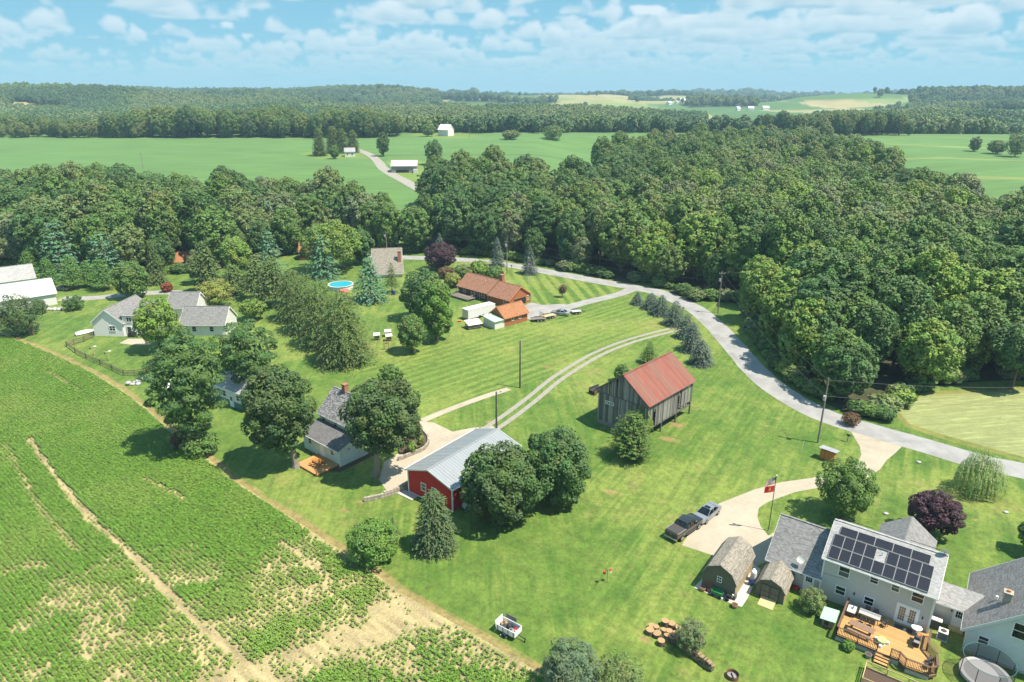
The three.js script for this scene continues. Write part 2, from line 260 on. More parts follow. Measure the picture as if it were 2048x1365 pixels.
const MIDLAWN = [[-32.92, -128.69], [-18.17, -141.98], [4.34, -155.99], [32.53, -181.26], [34.27, -168.21], [38.05, -155.99], [22.82, -141.98], [8.58, -126.03], [-0.38, -117.42], [-14.19, -106.77], [-22.52, -115.15]];
const WOOD = [...[[-177.14, -205.92], [-162.19, -211.07], [-141.16, -207.82], [-122.94, -205.92], [-107.46, -205.92], [-97.17, -207.18], [-89.02, -214.41], [-79.91, -231.12], [-68.04, -238.32], [-54.39, -240.82], [-41.46, -238.32], [-28.69, -235.07], [-14.56, -232.68], [-0.67, -225.78], [12.25, -215.09], [23.95, -204.04], [33.31, -195.13], [42.16, -195.13], [45.04, -184.82], [48.99, -175.45], [55.14, -178.32], [61.48, -172.67], [59.58, -159.88], [56.55, -149.4], [54.95, -138.83], [53.56, -127.35], [53.85, -119.3], [55.73, -112.52], [58.47, -106.77], [62.49, -104.46], [66.43, -107.76], [70.43, -112.95], [76.84, -117.89], [86.28, -120.98], [94.48, -121.72], [102.58, -122.21], [125.05, -123.46]], ...[[214.91, -250], [192.89, -255], [169.22, -250], [179.42, -300], [200.45, -380], [216.73, -450], [230.9, -520], [182.14, -540], [138.69, -520], [94.19, -480], [58.79, -420], [37.11, -330], [14.34, -300], [6.27, -335], [-40.43, -322], [-35.19, -255], [-50.99, -250], [-63.68, -270], [-129.09, -285], [-181.82, -305], [-229.48, -310], [-263.1, -310]]];
const NOOK = [[46.74, -171.76], [53.93, -176.4], [61.18, -171.76], [59.34, -159.88], [56.55, -149.4], [54.92, -152.26], [51.12, -163.95]];
function inPoly(p, x, z) { let c = false; for (let i = 0, j = p.length - 1; i < p.length; j = i++) if ((p[i][1] > z) !== (p[j][1] > z) && x < ((p[j][0] - p[i][0]) * (z - p[i][1])) / (p[j][1] - p[i][1]) + p[i][0]) c = !c; return c; }
function toLine(l, x, z) { let m = 1e9; for (let i = 1; i < l.length; i++) { const [ax, az] = l[i - 1], [bx, bz] = l[i], dx = bx - ax, dz = bz - az, t = clamp(((x - ax) * dx + (z - az) * dz) / (dx * dx + dz * dz)), q = Math.hypot(x - ax - dx * t, z - az - dz * t); if (q < m) m = q; } return m; }
// how thick the young crop stands, 0 to 1
function cropDensity(x, z) {
  const d = -z, n = fbm2(x / 6 + 3, z / 6 + 8, 4), n2 = fbm2(x / 2.2 + 40, z / 2.2, 3);
  let k = 1; const zone = sst(76, 66, d + (n - 0.5) * 26 - 0.1 * (x + 30));
  k -= zone * (0.06 + 0.46 * sst(0.34, 0.66, n2 * 0.45 + n * 0.55));
  for (let i = 0; i < TRACKS.length; i++) { const q = toLine(TRACKS[i], x, z); k -= (i ? 0.4 : 0.82) * sst(0.62, 0.22, q + (n2 - 0.5) * 0.7); }
  const b = toLine(BARE, x, z); k -= 0.66 * sst(3.6, 1.4, b + (n2 - 0.5) * 4) * (0.6 + 0.4 * sst(0.35, 0.5, n2));
  const e = toLine(CROPEDGE, x, z); k *= sst(0.15, 0.6, e);
  return clamp(k);
}
// ---------------------------------------------------------------- ground sheets with computed colour
function sheet(x0, x1, z0, z1, W, Hh, colour, seg, y) {
  const cv = document.createElement('canvas'), cw = document.createElement('canvas'); cv.width = cw.width = W; cv.height = cw.height = Hh;
  const c1 = cv.getContext('2d'), c2 = cw.getContext('2d'), X = (x) => ((x - x0) / (x1 - x0)) * W, Z = (z) => ((z - z0) / (z1 - z0)) * Hh;
  const trace = (c, p) => { c.beginPath(); p.forEach(([x, z], i) => (i ? c.lineTo(X(x), Z(z)) : c.moveTo(X(x), Z(z)))); };
  for (const c of [c1, c2]) { c.fillStyle = '#000'; c.fillRect(0, 0, W, Hh); c.globalCompositeOperation = 'lighter'; c.lineJoin = 'round'; }
  const fill = (c, p, s) => { c.fillStyle = s; trace(c, p); c.closePath(); c.fill(); }, pxm = W / (x1 - x0);
  const line = (c, p, w, s) => { for (const [f, a] of [[2.2, 0.18], [1.5, 0.25], [1, 0.35], [0.6, 0.3]]) { c.strokeStyle = s; c.globalAlpha = a; c.lineWidth = w * f * pxm; trace(c, p); c.stroke(); } c.globalAlpha = 1; };
  fill(c1, CROP, '#f00'); line(c1, CROPEDGE, 1.9, '#0f0'); fill(c1, WOOD, '#00f');
  c1.globalCompositeOperation = 'multiply'; fill(c1, NOOK, '#ff0'); c1.globalCompositeOperation = 'lighter';
  fill(c2, HAYRIM, '#600'); fill(c2, HAY, '#900'); fill(c2, RANCHLAWN, '#0f0'); fill(c2, MIDLAWN, '#00f');
  for (const [px, pz, r] of PATCHES) { for (const f of [1, 0.7, 0.4]) { c1.globalAlpha = 0.3; c1.fillStyle = '#0f0'; c1.beginPath(); c1.ellipse(X(px), Z(pz), r * f * pxm, r * f * 0.6 * pxm, 0.5, 0, 7); c1.fill(); } c1.globalAlpha = 1; }
  const m1 = c1.getImageData(0, 0, W, Hh).data, m2 = c2.getImageData(0, 0, W, Hh).data;
  const map = texOf(W, Hh, (i, j, c) => { const x = x0 + ((i + 0.5) / W) * (x1 - x0), z = z0 + ((j + 0.5) / Hh) * (z1 - z0), o = (j * W + i) * 4; colour(x, z, c, m1[o] / 255, m1[o + 1] / 255, m1[o + 2] / 255, m2[o] / 255, m2[o + 1] / 255, m2[o + 2] / 255); });
  map.wrapS = map.wrapT = THREE.ClampToEdgeWrapping;
  const g = new THREE.PlaneGeometry(x1 - x0, z1 - z0, seg[0], seg[1]).rotateX(-Math.PI / 2).translate((x0 + x1) / 2, 0, (z0 + z1) / 2), p = g.attributes.position, uv = g.attributes.uv;
  for (let i = 0; i < p.count; i++) { p.setY(i, y + hT(p.getX(i), p.getZ(i))); uv.setXY(i, (p.getX(i) - x0) / (x1 - x0), (p.getZ(i) - z0) / (z1 - z0)); }
  g.computeVertexNormals();
  const m = new THREE.MeshStandardMaterial({ map, roughness: 0.95 }); m.bumpMap = TURF; m.bumpScale = 0.035;
  g.setAttribute('uv1', new THREE.BufferAttribute(new Float32Array(p.count * 2).map((_, i) => (i % 2 ? p.getZ((i - 1) / 2) : p.getX(i / 2)) / 5), 2));
  return new THREE.Mesh(g, m);
}
const TURF = texOf(512, 512, (x, y, c) => { const v = 0.6 * hash2(x, y) + 0.4 * pf(x / 8, y / 8, 64, 3); c[0] = c[1] = c[2] = v; }, false); TURF.channel = 1;
const PATCHES = [[-22.22, -77.77, 1.4], [-20.64, -79.79, 1], [13.78, -82.27, 1.6], [17.58, -99.38, 2.2], [45.36, -105.22, 0.7], [42.48, -102.59, 0.6], [-29.73, -93.59, 2], [13.5, -54.91, 1], [60.28, -75.73, 0.8], [25.35, -97.66, 2.5], [51.34, -149.4, 0.8], [54.92, -152.26, 0.5], [19.04, -93.59, 2], [53.43, -97.66, 0.8], [7.21, -128.69, 2], [-3.72, -103.89, 1.5], [-23.21, -92.04, 1.2], [20.7, -50.17, 1.6], [27.51, -102.96, 2.8], [58.73, -100.61, 1.8], [57.84, -101.5, 1.2]];
function stripes(x, z, ang, per, jit) { const s = -x * Math.sin(ang) * -1 + z * Math.cos(ang); return 0.5 + 0.5 * Math.sin((s / per + jit) * 6.283); }
const A_MID = 0.735, A_RANCH = -1.417, A_NEAR = 1.02, A_CROP = -0.704;
function turf(x, z, c, crop, dirt, wood, hay, ranch, mid) {
  const g = hash2(Math.floor(x * 17), Math.floor(z * 17)), n1 = fbm2(x / 14 + 5, z / 14 + 9, 4), n2 = fbm2(x / 3.1 + 60, z / 3.1 + 22, 4), n3 = vn2(x * 3.1, z * 3.1);
  const a = ranch > 0.5 ? A_RANCH : mid > 0.5 ? A_MID : (x > 12 - 0.12 * (z + 90) ? A_NEAR : A_NEAR + 0.62), per = ranch > 0.5 ? 3.6 : 2.3;
  const al = x * Math.cos(a) - z * Math.sin(a), ac = x * Math.sin(a) + z * Math.cos(a), st = ranch > 0.5 || mid > 0.5 ? 0.5 + 0.5 * Math.sin((ac / per + 0.5 * vn2(ac * 0.3, al * 0.03)) * 6.283) : vn2(ac * 0.85, al * 0.045) * 0.7 + vn2(ac * 0.4 + 9, al * 0.1) * 0.3, streak = vn2(ac * 2.2, al * 0.16) * 0.6 + vn2(ac * 5, al * 0.3) * 0.4;
  let pale = 0.26 + 0.75 * sst(0.42, 0.72, n1) * 0.8 + (streak - 0.5) * (mid > 0.5 ? 0.9 : 1.1) * sst(0.3, 0.6, n1 + 0.12) + (n2 - 0.5) * (mid > 0.5 ? 0.45 : 0.85) + (st - 0.5) * (ranch > 0.5 ? 1.5 : mid > 0.5 ? 0.62 : 0.9 * sst(0.35, 0.65, vn2(x / 22, z / 22 + 7)));
  if (mid > 0.5) pale += 0.2;
  pale = clamp(pale) * 0.85;
  const t = 0.72 + 0.32 * g + 0.34 * (n3 - 0.5) + 0.24 * (vn2(x * 1.25 + 7, z * 1.25) - 0.5);
  c[0] = mixN(0.074, 0.202, pale) * t; c[1] = mixN(0.155, 0.262, pale) * t; c[2] = mixN(0.016, 0.048, pale) * t;
  const spot = sst(0.62, 0.80, fbm2(x / 1.7 + 7, z / 1.7 + 3, 4) * 0.6 + n1 * 0.45);
  let dry = Math.max(spot * 0.4, sst(0.35, 0.9, dirt * (0.5 + n2)));
  if (hay > 0.1) { const hk = sst(0.3, 0.8, hay + (n2 - 0.5) * 0.4), s2 = vn2(x * 0.2 + z * 0.05, z * 3.2 + x * 0.5) * 0.6 + vn2(x * 0.9, z * 2.2 + x * 0.3) * 0.4; dry *= 1 - hk; const hv = 0.62 + 0.55 * s2 * s2 + 0.25 * g; c[0] = mixN(c[0], 0.265 * hv, hk); c[1] = mixN(c[1], 0.30 * hv, hk); c[2] = mixN(c[2], 0.115 * hv, hk); if (hay < 0.6) { const rim = sst(0.25, 0.4, hay) * sst(0.6, 0.45, hay) * n2; c[0] = mixN(c[0], 0.25, rim); c[1] = mixN(c[1], 0.2, rim); c[2] = mixN(c[2], 0.06, rim); } }
  c[0] = mixN(c[0], 0.30 * t, dry * 0.85); c[1] = mixN(c[1], 0.225 * t, dry * 0.85); c[2] = mixN(c[2], 0.09 * t, dry * 0.85);
  if (crop > 0.5) { const ca = Math.cos(A_CROP), sa = Math.sin(A_CROP), q = 0.66 + 0.5 * g + 0.4 * (n2 - 0.5) + 0.5 * (vn2((x * sa + z * ca) * 2.1, (x * ca - z * sa) * 0.35) - 0.42); c[0] = 0.37 * q; c[1] = 0.305 * q; c[2] = 0.155 * q; }
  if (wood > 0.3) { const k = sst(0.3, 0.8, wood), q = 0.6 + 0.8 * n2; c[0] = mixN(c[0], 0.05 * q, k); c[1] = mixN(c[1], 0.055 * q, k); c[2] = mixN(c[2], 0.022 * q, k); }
}
const WOODHOUSE = [71.7, -214];
const YARDS = [[[-143.21, -474.4], [-138.57, -490.79], [-130.51, -507.44], [-109.51, -496.28], [-90.64, -446.14], [-106.53, -449.1], [-121.7, -446.14]], [[-80.5, -446.14], [-61.48, -446.14], [-48.18, -412.35], [-40.46, -365.95], [-53.6, -365.95], [-64.79, -387.24]], [[-109.8, -684.12], [-73.17, -725.69], [-24.29, -585.66], [-49.43, -566.58], [-75.75, -585.66]]];
function crops(x, z, c, crop, dirt, wood) {
  const n = fbm2(x / 40, z / 16, 4), s = vn2(x / 12 + z / 40, z / 2.2), g = hash2(Math.floor(x * 3), Math.floor(z * 3)), d = -z; let r = 0.082, gr = 0.168, b = 0.04; const t = 0.72 + 0.3 * n + 0.25 * s + 0.12 * g;
  if (YARDS.some((p) => inPoly(p, x + (n - 0.5) * 6, z))) { r = 0.12; gr = 0.19; b = 0.035; }
  if (x > 150) { const q = Math.sin(d / 26 + x / 60) ; if (Math.abs(q) < 0.09 + 0.1 * n) { r = 0.15; gr = 0.2; b = 0.05; } }
  const line = Math.abs(d - 470 - 0.05 * x); if (x > -95 && x < 60 && line < 1.5) { r *= 0.5; gr *= 0.5; b *= 0.5; }
  c[0] = r * t; c[1] = gr * t; c[2] = b * t;
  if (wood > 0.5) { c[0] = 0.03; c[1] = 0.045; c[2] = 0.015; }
}
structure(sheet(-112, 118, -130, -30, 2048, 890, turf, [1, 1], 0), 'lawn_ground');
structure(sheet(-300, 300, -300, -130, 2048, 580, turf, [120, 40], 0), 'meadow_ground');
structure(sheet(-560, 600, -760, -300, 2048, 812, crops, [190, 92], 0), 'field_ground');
// what is wooded beyond the first fields
function farWood(x, d) {
  const r = Math.hypot(x, d), a = x / d, n = fbm2(x / 260 + 9, d / 190 + 3, 3);
  if (r < 640) return 0; if (r < 1230) return a < 0.27 || a > 0.42 || r < 950 ? 1 : 0;
  if (a < -0.1) return (r < 2500 ? n > 0.33 : n > 0.42) ? 1 : 0;
  if (r < 2600) return n > (a > 0.55 ? 0.54 : 0.64) ? 1 : 0;
  return n > 0.52 ? 1 : 0;
}
{
  const pos = [], col = [], idx = [], R = [0]; for (let r = 20; r < 7600; r *= r < 600 ? 1.06 : 1.022) R.push(r); R.push(7800);
  const A = []; for (let t = -180; t <= 180; t += Math.abs(t) < 48 ? 0.3 : 6) A.push((t * Math.PI) / 180);
  for (const r of R) for (const t of A) {
    const x = r * Math.sin(t), d = r * Math.cos(t), low = d > 20 && d < 765 && Math.abs(x) < 606 ? (Math.abs(x) < 560 && d < 750 ? 4 : 0.3) : 0.05;
    pos.push(x, hT(x, -d) - low, -d); let c = [0.09, 0.15, 0.03];
    if (d > 600) {
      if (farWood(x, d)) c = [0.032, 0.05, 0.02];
      else { const ci = Math.floor(x / 150 + d / 700 + 0.6 * fbm2(x / 300, d / 300, 2)), cj = Math.floor(d / 170 + x / 900 + 0.5 * fbm2(x / 260 + 5, d / 260, 2)), k = hash2(ci, cj), q = 0.9 + 0.3 * vn2(x / 30, d / 30); c = k < 0.32 ? [0.26 * q, 0.25 * q, 0.10 * q] : k < 0.55 ? [0.17 * q, 0.23 * q, 0.065 * q] : k < 0.7 ? [0.30 * q, 0.26 * q, 0.12 * q] : [0.07 * q, 0.14 * q, 0.035 * q]; }
    }
    col.push(...c);
  }
  const n = A.length; for (let i = 0; i < R.length - 1; i++) for (let j = 0; j < n - 1; j++) { const a = i * n + j, b = a + n; idx.push(a, a + 1, b, b, a + 1, b + 1); }
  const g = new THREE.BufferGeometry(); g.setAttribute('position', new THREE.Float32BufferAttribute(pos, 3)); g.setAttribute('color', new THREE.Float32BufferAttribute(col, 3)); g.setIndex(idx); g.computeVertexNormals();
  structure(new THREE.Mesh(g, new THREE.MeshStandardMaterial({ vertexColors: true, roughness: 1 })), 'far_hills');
}
// ---------------------------------------------------------------- roads, drives and slabs
function ribbonG(line, w, y, off = 0, uvS = 1) {
  const c = new THREE.CatmullRomCurve3(line.map(([x, z]) => new THREE.Vector3(x, 0, z)), false, 'centripetal'), L = c.getLength(), n = Math.ceil(L / 1.5), pos = [], uv = [], idx = [];
  for (let i = 0; i <= n; i++) {
    const p = c.getPointAt(i / n), t = c.getTangentAt(i / n), nx = -t.z, nz = t.x;
    for (const s of [-1, 1]) { const e = (w / 2) * (1 + 0.05 * (vn2(i * 0.4, s * 9 + off) - 0.5) * 2), x = p.x + nx * (s * e + off), z = p.z + nz * (s * e + off); pos.push(x, y + hT(x, z), z); uv.push(s * e + off, (i / n) * L); }
    if (i < n) { const a = i * 2; idx.push(a, a + 1, a + 2, a + 1, a + 3, a + 2); }
  }
  const g = new THREE.BufferGeometry(); g.setAttribute('position', new THREE.Float32BufferAttribute(pos, 3)); g.setAttribute('uv', new THREE.Float32BufferAttribute(uv, 2)); g.setIndex(idx); g.computeVertexNormals(); return g;
}
function slabG(p, y, smooth) {
  let pts = p; if (smooth) pts = new THREE.CatmullRomCurve3(p.map(([x, z]) => new THREE.Vector3(x, 0, z)), true, 'centripetal').getPoints(p.length * 6).map((v) => [v.x, v.z]);
  return new THREE.ShapeGeometry(new THREE.Shape(pts.map(([x, z]) => new THREE.Vector2(x, -z)))).rotateX(-Math.PI / 2).translate(0, y, 0);
}
const ROAD = [[90.65, -76.85], [82.17, -82.65], [75.26, -87.91], [70.58, -90.68], [65.64, -95.18], [60.27, -100.08], [54.5, -105.6], [51.3, -112.31], [49.18, -121.72], [48.84, -134.31], [48.88, -146.96], [48.53, -159.09], [47.38, -169.09], [44.33, -177.35], [40.97, -184.82], [34.06, -190.66], [23.37, -198.61], [11.87, -207.82], [-0.65, -217.15], [-14.07, -224.3], [-27.81, -227.28], [-41.76, -229.57], [-56.5, -234.27], [-76.6, -243.37]];
structure(new THREE.Mesh(ribbonG(ROAD, 5.4, 0.02), M.asphalt), 'country_road');
const dr = new THREE.MeshStandardMaterial().copy(M.asphalt); dr.color.setRGB(1.02, 1.0, 0.98);
structure(new THREE.Mesh(merged([ribbonG([[42.02, -185.86], [35.85, -188.5], [29.23, -182.27], [20.93, -175.92], [13.07, -169.09]], 3.4, 0.014), slabG([[14.02, -173.13], [15.13, -167.34], [10.48, -162.3], [4.68, -159.88], [2.02, -164.79], [5.06, -174.52], [8.05, -172.67]], 0.012, true)]), dr), 'side_driveway');
structure(new THREE.Mesh(ribbonG([[-110.8, -499.05], [-101.15, -482.59], [-91.5, -460.57], [-80.61, -424.3], [-73.53, -399.41], [-64.35, -379.19], [-55.38, -363.7], [-46.03, -346.92]], 6, 0.12), M.gravel), 'hill_road');
structure(new THREE.Mesh(merged([-0.95, 0.95].map((o) => ribbonG([[40.18, -153.74], [34.45, -150.1], [26.79, -144.6], [18.89, -136.99], [12.83, -128.96], [8.13, -121.72], [4.03, -114.04], [0.09, -107.16], [-2.84, -102.59], [-4.57, -99.73]], 0.95, 0.012, o))), M.gravel), 'farm_lane');
structure(new THREE.Mesh(ribbonG([[-0.56, -117.89], [-4.06, -115.15], [-8, -111.67], [-11.72, -108.16], [-15.2, -104.46]], 1.5, 0.012), M.concrete), 'footpath');
structure(new THREE.Mesh(slabG([[-15.79, -104.46], [-13.16, -103.7], [-9.77, -100.43], [-6.57, -101.86], [-3.26, -102.59], [-0.97, -98], [0.85, -93.59], [-3.31, -90.53], [-8.91, -85.55], [-14.62, -85.28], [-15.31, -83.17], [-16.84, -81.39], [-19.12, -85.55], [-19.28, -90.53], [-17.34, -93.59], [-13.72, -95.67], [-13.56, -98.34], [-15.32, -100.78]], 0.008, false), M.concrete), 'farmhouse_driveway');
structure(new THREE.Mesh(slabG([[56.02, -101.86], [55.19, -97.66], [54.8, -95.51], [53.74, -92.81], [51.54, -89.64], [48.15, -87.77], [43.57, -86.1], [38.49, -84.88], [33.91, -82.91], [28.18, -79.55], [24.15, -75.73], [20.88, -70.37], [24.34, -68.25], [27.72, -65.77], [32.24, -68.53], [35.22, -69.98], [34.09, -73.55], [32.18, -72.3], [31.89, -74.19], [32.19, -76.4], [33.06, -78.36], [34.7, -79.79], [39.4, -82.27], [45.01, -83.95], [51.16, -85.96], [54.31, -88.34], [56.79, -91.13], [59.37, -93.43], [62.67, -96.66], [59.94, -100.08]], 0.008, false), M.concrete), 'house_driveway');
structure(new THREE.Mesh(ribbonG([[-76.37, -181.26], [-82.85, -180.27], [-95.96, -184.82], [-107.23, -182.27], [-113.83, -179.29], [-122.78, -178.32]], 4.2, 0.012), dr), 'neighbour_driveway');
structure(new THREE.Mesh(slabG([[20.43, -62.69], [23.72, -60.2], [24.83, -59.59], [25.93, -60.99], [29, -65.77], [28.37, -66.86], [24.75, -67.59]], 0.024, false), M.slab), 'shed_slab');

// ---------------------------------------------------------------- foliage
class Leaves {
  constructor(seed) { this.p = []; this.n = []; this.c = []; this.i = []; this.r = rng(seed); }
  // a folded kite: centre, facing, direction of its length, length, width, tint
  put(x, y, z, nx, ny, nz, tx, ty, tz, L, W, k) {
    let l = Math.hypot(nx, ny, nz) || 1; nx /= l; ny /= l; nz /= l; const q = tx * nx + ty * ny + tz * nz; tx -= q * nx; ty -= q * ny; tz -= q * nz; l = Math.hypot(tx, ty, tz); if (l < 1e-3) { tx = ny; ty = -nx; tz = 0; l = Math.hypot(tx, ty, tz) || 1; } tx /= l; ty /= l; tz /= l;
    const bx = ny * tz - nz * ty, by = nz * tx - nx * tz, bz = nx * ty - ny * tx, h = L / 2, w = W / 2, f = W * 0.22, o = this.p.length / 3;
    this.p.push(x - tx * h, y - ty * h, z - tz * h, x + bx * w - nx * f, y + by * w - ny * f, z + bz * w - nz * f, x + tx * h, y + ty * h, z + tz * h, x - bx * w - nx * f, y - by * w - ny * f, z - bz * w - nz * f);
    const s = 0.35; this.n.push(nx - tx * s, ny - ty * s, nz - tz * s, nx + bx * s, ny + by * s, nz + bz * s, nx + tx * s, ny + ty * s, nz + tz * s, nx - bx * s, ny - by * s, nz - bz * s);
    const j = 0.86 + 0.28 * this.r(); for (let v = 0; v < 4; v++) this.c.push(k[0] * j, k[1] * j, k[2] * j); this.i.push(o, o + 2, o + 1, o, o + 3, o + 2);
  }
  build() { const g = new THREE.BufferGeometry(); g.setAttribute('position', new THREE.Float32BufferAttribute(this.p, 3)); g.setAttribute('normal', new THREE.Float32BufferAttribute(this.n, 3)); g.setAttribute('color', new THREE.Float32BufferAttribute(this.c, 3)); g.setIndex(this.i); return g; }
}
function sph(r) { const z = r() * 2 - 1, t = r() * 6.2832, q = Math.sqrt(1 - z * z); return [q * Math.cos(t), z, q * Math.sin(t)]; }
// broadleaf crown: lobes on an ellipsoid, leaves over the lobes. o: h top, base, w, lobes, leaves, leaf, lobe (radius share), flat
function broadCrown(seed, o) {
  const L = new Leaves(seed), r = L.r, ry = (o.h - o.base) / 2, cy = o.base + ry, R = o.w / 2, lobes = [], N = o.lobes ?? 26, lk = o.lobe ?? 0.4;
  for (let i = 0; i < N; i++) {
    const y = 1 - (2 * (i + 0.5)) / N, q = Math.sqrt(1 - y * y), t = i * 2.39996 + r() * 0.7, s = lk * (0.7 + 0.6 * r()), d = (1 - s * 0.85) * (0.88 + 0.24 * r());
    const taper = o.taper ? 1 - o.taper * Math.max(0, -y) : 1; lobes.push([Math.cos(t) * q * R * d * taper, cy + y * ry * d, Math.sin(t) * q * R * d * taper, s * R * (0.85 + 0.3 * r()), s * (o.flat ?? 0.9) * Math.min(ry, R * 1.1), [0.88 + 0.24 * r(), 0.9 + 0.2 * r(), 0.8 + 0.4 * r()]]);
  }
  const per = Math.ceil(o.leaves / N);
  for (const [lx, ly, lz, lr, lh, tint] of lobes) {
    const ox = lx / R, oy = (ly - cy) / ry, oz = lz / R;
    for (let k = 0; k < per; k++) {
      const s = sph(r), dx = s[0] + ox * 0.7, dy = s[1] + oy * 0.5 + 0.15, dz = s[2] + oz * 0.7, l = Math.hypot(dx, dy, dz) || 1, ux = dx / l, uy = dy / l, uz = dz / l, f = 0.78 + 0.3 * r(), x = lx + ux * lr * f, y = ly + uy * lh * f, z = lz + uz * lr * f;
      let deep = false; for (const m of lobes) { const e = ((x - m[0]) / m[3]) ** 2 + ((y - m[1]) / m[4]) ** 2 + ((z - m[2]) / m[3]) ** 2; if (e < 0.42) { deep = true; break; } } if (deep && r() < 0.8) continue;
      const j = sph(r), t = sph(r), sz = o.leaf * (0.65 + 0.7 * r()); L.put(x, y, z, ux * 0.8 + j[0] * 0.65, uy * 0.8 + 0.4 + j[1] * 0.65, uz * 0.8 + j[2] * 0.65, t[0], t[1] - 0.3, t[2], sz, sz * (o.slim ?? 0.72), tint);
    }
  }
  // inner leaves so that the crown is not hollow
  const inner = Math.ceil(o.leaves * (o.inner ?? 0.22)); for (let k = 0; k < inner; k++) { const s = sph(r), f = 0.35 + 0.4 * Math.cbrt(r()), x = s[0] * R * f, y = cy + s[1] * ry * f, z = s[2] * R * f, j = sph(r), t = sph(r), sz = o.leaf * (1.1 + 0.9 * r()); L.put(x, y, z, s[0] + j[0] * 0.6, s[1] + 0.4 + j[1] * 0.6, s[2] + j[2] * 0.6, t[0], t[1], t[2], sz, sz * 0.85, [0.95, 0.95, 0.95]); }
  return L.build();
}
// conifer: whorls of branches that droop, needles as slim kites along each branch. o: h, base, w, whorls, arms, leaf, droop, power
function coneCrown(seed, o) {
  const L = new Leaves(seed), r = L.r, R = o.w / 2;
  for (let i = 0; i < o.whorls; i++) {
    const k = (i + r() * 0.6) / o.whorls, y = o.base + (o.h - o.base) * k, len = R * Math.pow(1 - k, o.power ?? 0.9) * (0.85 + 0.3 * r()) + 0.12, arms = Math.max(4, Math.round(o.arms * (0.45 + 0.55 * (1 - k)))), off = r() * 6.28;
    for (let a = 0; a < arms; a++) {
      const t = off + (a / arms) * 6.283 + (r() - 0.5) * 0.5, cx = Math.cos(t), cz = Math.sin(t), l = len * (0.75 + 0.4 * r()), steps = Math.max(2, Math.round((l / o.leaf) * (o.dense ?? 1.5))), tint = [0.88 + 0.24 * r(), 0.9 + 0.2 * r(), 0.9 + 0.25 * r()];
      for (let s = 0; s < steps; s++) {
        const f = 0.25 + (0.75 * (s + r() * 0.8)) / steps, yy = y - (o.droop ?? 0.25) * l * f * f + (o.lift ?? 0) * l * f + (r() - 0.5) * o.leaf * 0.5, side = (r() - 0.5) * (1.15 - f) * l * 0.6, x = cx * l * f - cz * side, z = cz * l * f + cx * side, sz = o.leaf * (0.7 + 0.6 * r()), j = sph(r);
        L.put(x, yy, z, cx * 0.45 + j[0] * 0.5, 0.85 + j[1] * 0.3, cz * 0.45 + j[2] * 0.5, cx + j[2] * 0.8, -(o.droop ?? 0.25) + (o.lift ?? 0), cz + j[0] * 0.8, sz, sz * (o.slim ?? 0.4), tint);
      }
    }
  }
  for (let s = 0; s < 10; s++) { const j = sph(r); L.put(j[0] * 0.08, o.h - o.leaf * 0.35 * r(), j[2] * 0.08, j[0], 0.3, j[2], j[0] * 0.4, 1, j[2] * 0.4, o.leaf * 0.8, o.leaf * 0.2, [1, 1, 1]); }
  return L.build();
}
function willowCrown(seed, o) {
  const L = new Leaves(seed), r = L.r, R = o.w / 2;
  for (let i = 0; i < 330; i++) {
    const t = r() * 6.283, q = Math.sqrt(r()), lob = 0.7 + 0.5 * vn2(Math.cos(t) * 1.6 + 4, Math.sin(t) * 1.6 + 9), rad = R * (0.12 + 0.8 * q) * lob, top = o.h * (0.5 + 0.5 * (1 - q * q) * (0.55 + 0.6 * r()) * lob), low = o.h * (0.04 + 0.35 * r() * (1.2 - q)), x0 = Math.cos(t) * rad, z0 = Math.sin(t) * rad, tint = [0.85 + 0.3 * r(), 0.9 + 0.2 * r(), 0.85 + 0.3 * r()];
    for (let y = top; y > low; y -= 0.22) { const f = (top - y) / o.h, j = sph(r); L.put(x0 * (1 + 0.25 * f) + j[0] * 0.1, y, z0 * (1 + 0.25 * f) + j[2] * 0.1, Math.cos(t) + j[0], 0.3 + 0.8 * (1 - Math.min(1, f * 3)), Math.sin(t) + j[2], j[0] * 0.3 + 0.5 * Math.cos(t) * (f < 0.1 ? 1 : 0), -1, j[2] * 0.3, 0.42, 0.1, tint); }
  }
  return L.build();
}
function trunkG(seed, h, r0, limbs, spread, lo = 0.35) {
  const r = rng(seed), list = [], one = (pts, a, b) => { const c = new THREE.CatmullRomCurve3(pts.map((p) => new THREE.Vector3(...p))), g = new THREE.TubeGeometry(c, 6, 1, 7, false), p = g.attributes.position, v = new THREE.Vector3(); for (let i = 0; i < p.count; i++) { const k = Math.floor(i / 8) / 6, q = c.getPointAt(k), s = a + (b - a) * k; v.fromBufferAttribute(p, i).sub(q).multiplyScalar(s).add(q); p.setXYZ(i, v.x, v.y, v.z); } g.computeVertexNormals(); return g; };
  const w = () => (r() - 0.5) * h * 0.05; list.push(one([[0, -0.1, 0], [w(), h * 0.3, w()], [w(), h * 0.6, w()], [w(), h * 0.88, w()]], r0, r0 * 0.25));
  list.push(one([[0, -0.1, 0], [0, 0.15 * r0, 0], [0, 0.7 * r0, 0], [0, 1.6 * r0, 0]], r0 * 1.45, r0 * 0.95));
  for (let i = 0; i < limbs; i++) { const y = h * (lo + (0.45 * (i + r())) / limbs), t = i * 2.4 + r(), l = spread * (0.6 + 0.5 * r()); list.push(one([[0, y, 0], [Math.cos(t) * l * 0.4, y + l * 0.35, Math.sin(t) * l * 0.4], [Math.cos(t) * l * 0.75, y + l * 0.6, Math.sin(t) * l * 0.75], [Math.cos(t) * l, y + l * 0.8, Math.sin(t) * l]], r0 * 0.42, r0 * 0.1)); }
  return merged(list);
}
